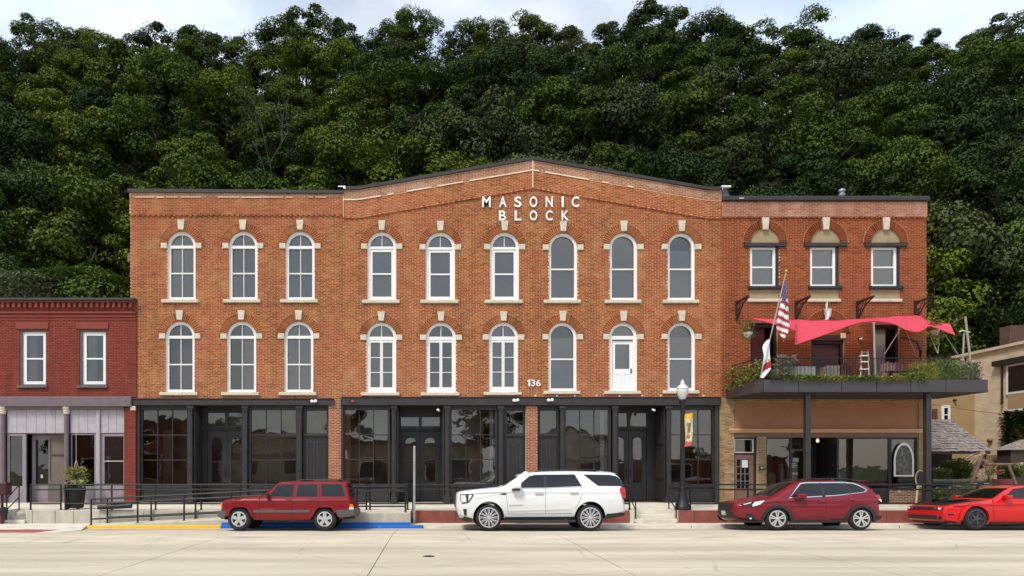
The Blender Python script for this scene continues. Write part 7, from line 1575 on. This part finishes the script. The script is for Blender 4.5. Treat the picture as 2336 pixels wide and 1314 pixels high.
a = W(2248, 1050, 29.4); MB().box(a.x, W(2284, 0, 29.4).x, 29.43, 29.46, a.z, a.z + .06).build('fence_rail', MATS['tan picket'], fe)
for q_ in (2235, 2245, 2284): a = W(q_, 1062, 29.3); one('garden_bollard', {2235: 'dark knobbed post left of the picket fence, left one', 2245: 'dark knobbed post touching the picket fence at its left', 2284: 'dark knobbed post at the right end of the picket fence'}[q_], 'post', MB().lathe([(.085, 0), (.085, .42), (.06, .45), (.1, .52), (.08, .6), (.02, .63)], (a.x, a.y, a.z - .1), 10), M_VOID, (a.x, a.y, a.z - .1), None, 40)
hu = thing('garden_hut', 'small grey-roofed garden hut at the right edge', 'hut', W(2325, 1062, 28.4)); a, c_ = W(2304, 1026, 28.3), W(2350, 1026, 28.3); pk = W(2332, 1003, 28.6)
MB().add([tuple(a), tuple(c_), (pk.x + .2, pk.y, pk.z), (pk.x - .1, pk.y, pk.z), (a.x, 29.2, a.z), (c_.x, 29.2, a.z)], [(0, 1, 2, 3), (0, 3, 4), (1, 5, 2), (3, 2, 5, 4)]).build('roof', M_SHIN, hu); MB().box(a.x + .12, c_.x, 28.4, 29.1, .4, a.z).build('hut_wall', M_DKW, hu)
def shrub(lab, px_, py_, D, sx, sz, m, n=600, fl=None, ln=.14, cat='shrub'):
    c_ = W(px_, py_, D); fns = [lambda b: foliage(b, n, lambda: (lambda a, r_: c_ + Vector((r_ * math.cos(a), r_ * math.sin(a) * .6, (rnd.random() - .5) * sz * (1 - .4 * r_ / sx))))(rnd.uniform(0, 6.283), sx * rnd.random() ** .5), ln, ln * .3, .4)]
    if fl: fns.append(lambda b: foliage(b, 50, lambda: c_ + Vector((rnd.uniform(-sx, sx) * .8, -.15 - rnd.random() * .1, rnd.uniform(-.1, .5) * sz)), .08, .05, .3, 1))
    return plant('garden_shrub', lab, (c_.x, c_.y, .4), fns, [m] + ([fl] if fl else []), cat)
shrub('dark green bush in front of the shed opening', 2183, 1072, 27.9, .55, 1.0, TONES[1][1], 900); shrub('low light green plants behind the mossy log at the canopy post', 2140, 1085, 27.6, .45, .6, M_LEAFA); shrub('leafy bush right of the swing seat', 2304, 1078, 27.6, .4, .6, TONES[1][1]); shrub('crimson and white flowers above the swing seat', 2268, 1079, 26.8, .3, .25, M_LEAFA, 60, mat('crimson and pink petals', (.40, .06, .10), .7, var=.5, vscale=10)); shrub('white flowers at the right picture edge', 2330, 1066, 27.0, .3, .3, M_LEAFA, 100, M_WHITEF)
shrub('low weeds under the mossy log, left part', 2150, 1128, 26.4, .6, .5, M_LEAFA, 700); shrub('low weeds under the mossy log, right part', 2215, 1122, 26.6, .8, .5, M_LEAFC, 800)
# wheel ornament and oval sign
wo_ = thing('wheel_ornament', 'black iron wheel ornament panel low behind the railing', 'ornament', W(2170, 1142, 25.6)); c_ = W(2171, 1130, 25.6); b = MB()
for r_ in (.17, .07): b.tube([(c_.x + r_ * math.cos(a), c_.y, c_.z + r_ * math.sin(a)) for a in [6.283 * k / 20 for k in range(21)]], .016, 5)
for k in range(6): b.tube([tuple(c_), (c_.x + .17 * math.cos(k * 1.047), c_.y, c_.z + .17 * math.sin(k * 1.047))], .01, 4)
b.build('wheel', M_BLACK, wo_); b = MB()
for s in (-1, 1):
    b.box(c_.x + s * .26 - .012, c_.x + s * .26 + .012, c_.y - .01, c_.y + .01, c_.z - .28, c_.z + .24)
    for k in (-1, 1): b.tube([(c_.x + s * .21 + .05 * math.cos(a), c_.y, c_.z + k * .13 + .05 * math.sin(a)) for a in [6.283 * j / 10 for j in range(11)]], .01, 4)
b.box(c_.x - .27, c_.x + .27, c_.y - .01, c_.y + .01, c_.z + .20, c_.z + .22); b.build('panel', M_BLACK, wo_)
os_ = thing('oval_sign', 'dark oval board on a cream stand beside the right canopy post', 'sign', (xf(2104), YF - .7, .43)); c_ = Vector((xf(2099) * .975, YF - .7, zf(1090)))
MB().prism([(c_.x + .16 * math.cos(6.283 * k / 20), c_.z + .26 * math.sin(6.283 * k / 20)) for k in range(20)], c_.y, c_.y + .03).build('board', M_VOID, os_); b = MB()
b.ring([(c_.x + .2 * math.cos(6.283 * k / 20), c_.z - .02 + .31 * math.sin(6.283 * k / 20)) for k in range(20)], [(c_.x + .17 * math.cos(6.283 * k / 20), c_.z - .02 + .27 * math.sin(6.283 * k / 20)) for k in range(20)], c_.y + .005, c_.y + .035)
m_ = mat('cream stand', (.50, .46, .26), .7, var=.2)
for s in (-1, 1): b.tube([(c_.x + s * .1, c_.y + .02, c_.z - .28), (c_.x + s * .17, c_.y + .02, .45)], .035, 6)
b.build('stand', m_, os_)
# street name pole strip and door details on the left are done; far houses across the street (seen in the glass)
# ================================================================ the other side of the street, seen in the shop glass and the car paint
struct('far_pavement', MB().box(-70, 75, -13.5, -9, -.3, .12), M_CONC)
M_SID = mat('beige siding', (.40, .36, .30), .8, var=.08); M_SID2 = mat('white siding', (.60, .59, .56), .8, var=.06); M_SID3 = mat('brown brick front', (.16, .06, .04), .9, var=.3, vscale=5); M_ROOFS = mat('grey asphalt roof', (.09, .085, .085), .9, var=.2)
def opp(nm, lab, x0, x1, h, m, gable=0, y=-14.0, dep=9, wins=()):
    t = thing(nm, lab, 'house', ((x0 + x1) / 2, y, 0)); MB().box(x0, x1, y - dep, y, 0, h).build('wall', m, t)
    if gable: MB().prism([(x0 - .4, h - .1), (x1 + .4, h - .1), ((x0 + x1) / 2, h + gable)], y - dep - .3, y + .5).build('roof', M_ROOFS, t); MB().prism([(x0, h - .02), (x1, h - .02), ((x0 + x1) / 2, h + gable - .25)], y + .5, y + .52).build('gable_wall', m, t)
    else: MB().box(x0 - .15, x1 + .15, y - dep, y + .15, h, h + .25).build('roof', M_ROOFS, t)
    for (a, c_, z0, z1) in wins: w_ = MB().box(a, c_, y, y + .05, z0, z1).build('window', M_WHITE, t); MB().box(a + .1, c_ - .1, y + .05, y + .06, z0 + .1, z1 - .1).build('pane', M_CGLASS, t)
opp('opposite_house', 'brown brick front reflected at the far left of the shop glass', -36, -23.5, 6.4, M_SID3, 0, wins=((-34, -31, 1, 3.2), (-29, -26, 1, 3.2), (-33, -31.6, 4.2, 5.8), (-28, -26.6, 4.2, 5.8)))
opp('opposite_house', 'beige low gabled house reflected left in the shop glass', -21, -10.5, 3.2, M_SID, 2.6, wins=((-19, -17, 1, 2.5), (-14, -12, 1, 2.5)))
opp('opposite_house', 'tan flat-roofed shop reflected beside the centre pier', -8, 4.5, 4.2, mat('tan render', (.30, .25, .19), .9), 0, wins=((-7, -3.5, .6, 2.8), (-.5, 3.5, .6, 2.8)))
opp('opposite_house', 'white gabled house reflected right in the shop glass', 8.5, 18, 3.0, M_SID2, 3.2, wins=((10, 12, 1, 2.4), (14, 16.5, 1, 2.4)))
opp('opposite_house', 'low red brick garage reflected under the lamp post', 20.5, 34, 2.7, M_SID3, 0, wins=((22, 25, .3, 2.2),))
for i, (x, y, t, s, l) in enumerate(((-22.2, -20, 1, .62, 'between the brown and beige houses'), (-9, -22, 2, .7, 'between the beige house and the tan shop'), (6.4, -21, 1, .75, 'between the tan shop and the white house'), (19.3, -24, 2, .42, 'between the white house and the low garage'), (30, -27, 1, .36, 'behind the low garage'), (-40, -22, 2, .7, 'left of the brown house'), (40, -20, 1, .6, 'right of the low garage'))):
    r = thing('street_tree', 'leafy tree %s across the street' % l, 'tree', (x, y, 0)); inst('crown', crown_of(i % 6, t), r, (x, y, 7 * s), (0, 0, i), (s, s, s)); inst('trunk', TRUNKS[i % 3], r, (x, y, 0), (0, 0, i), (s, s, s))
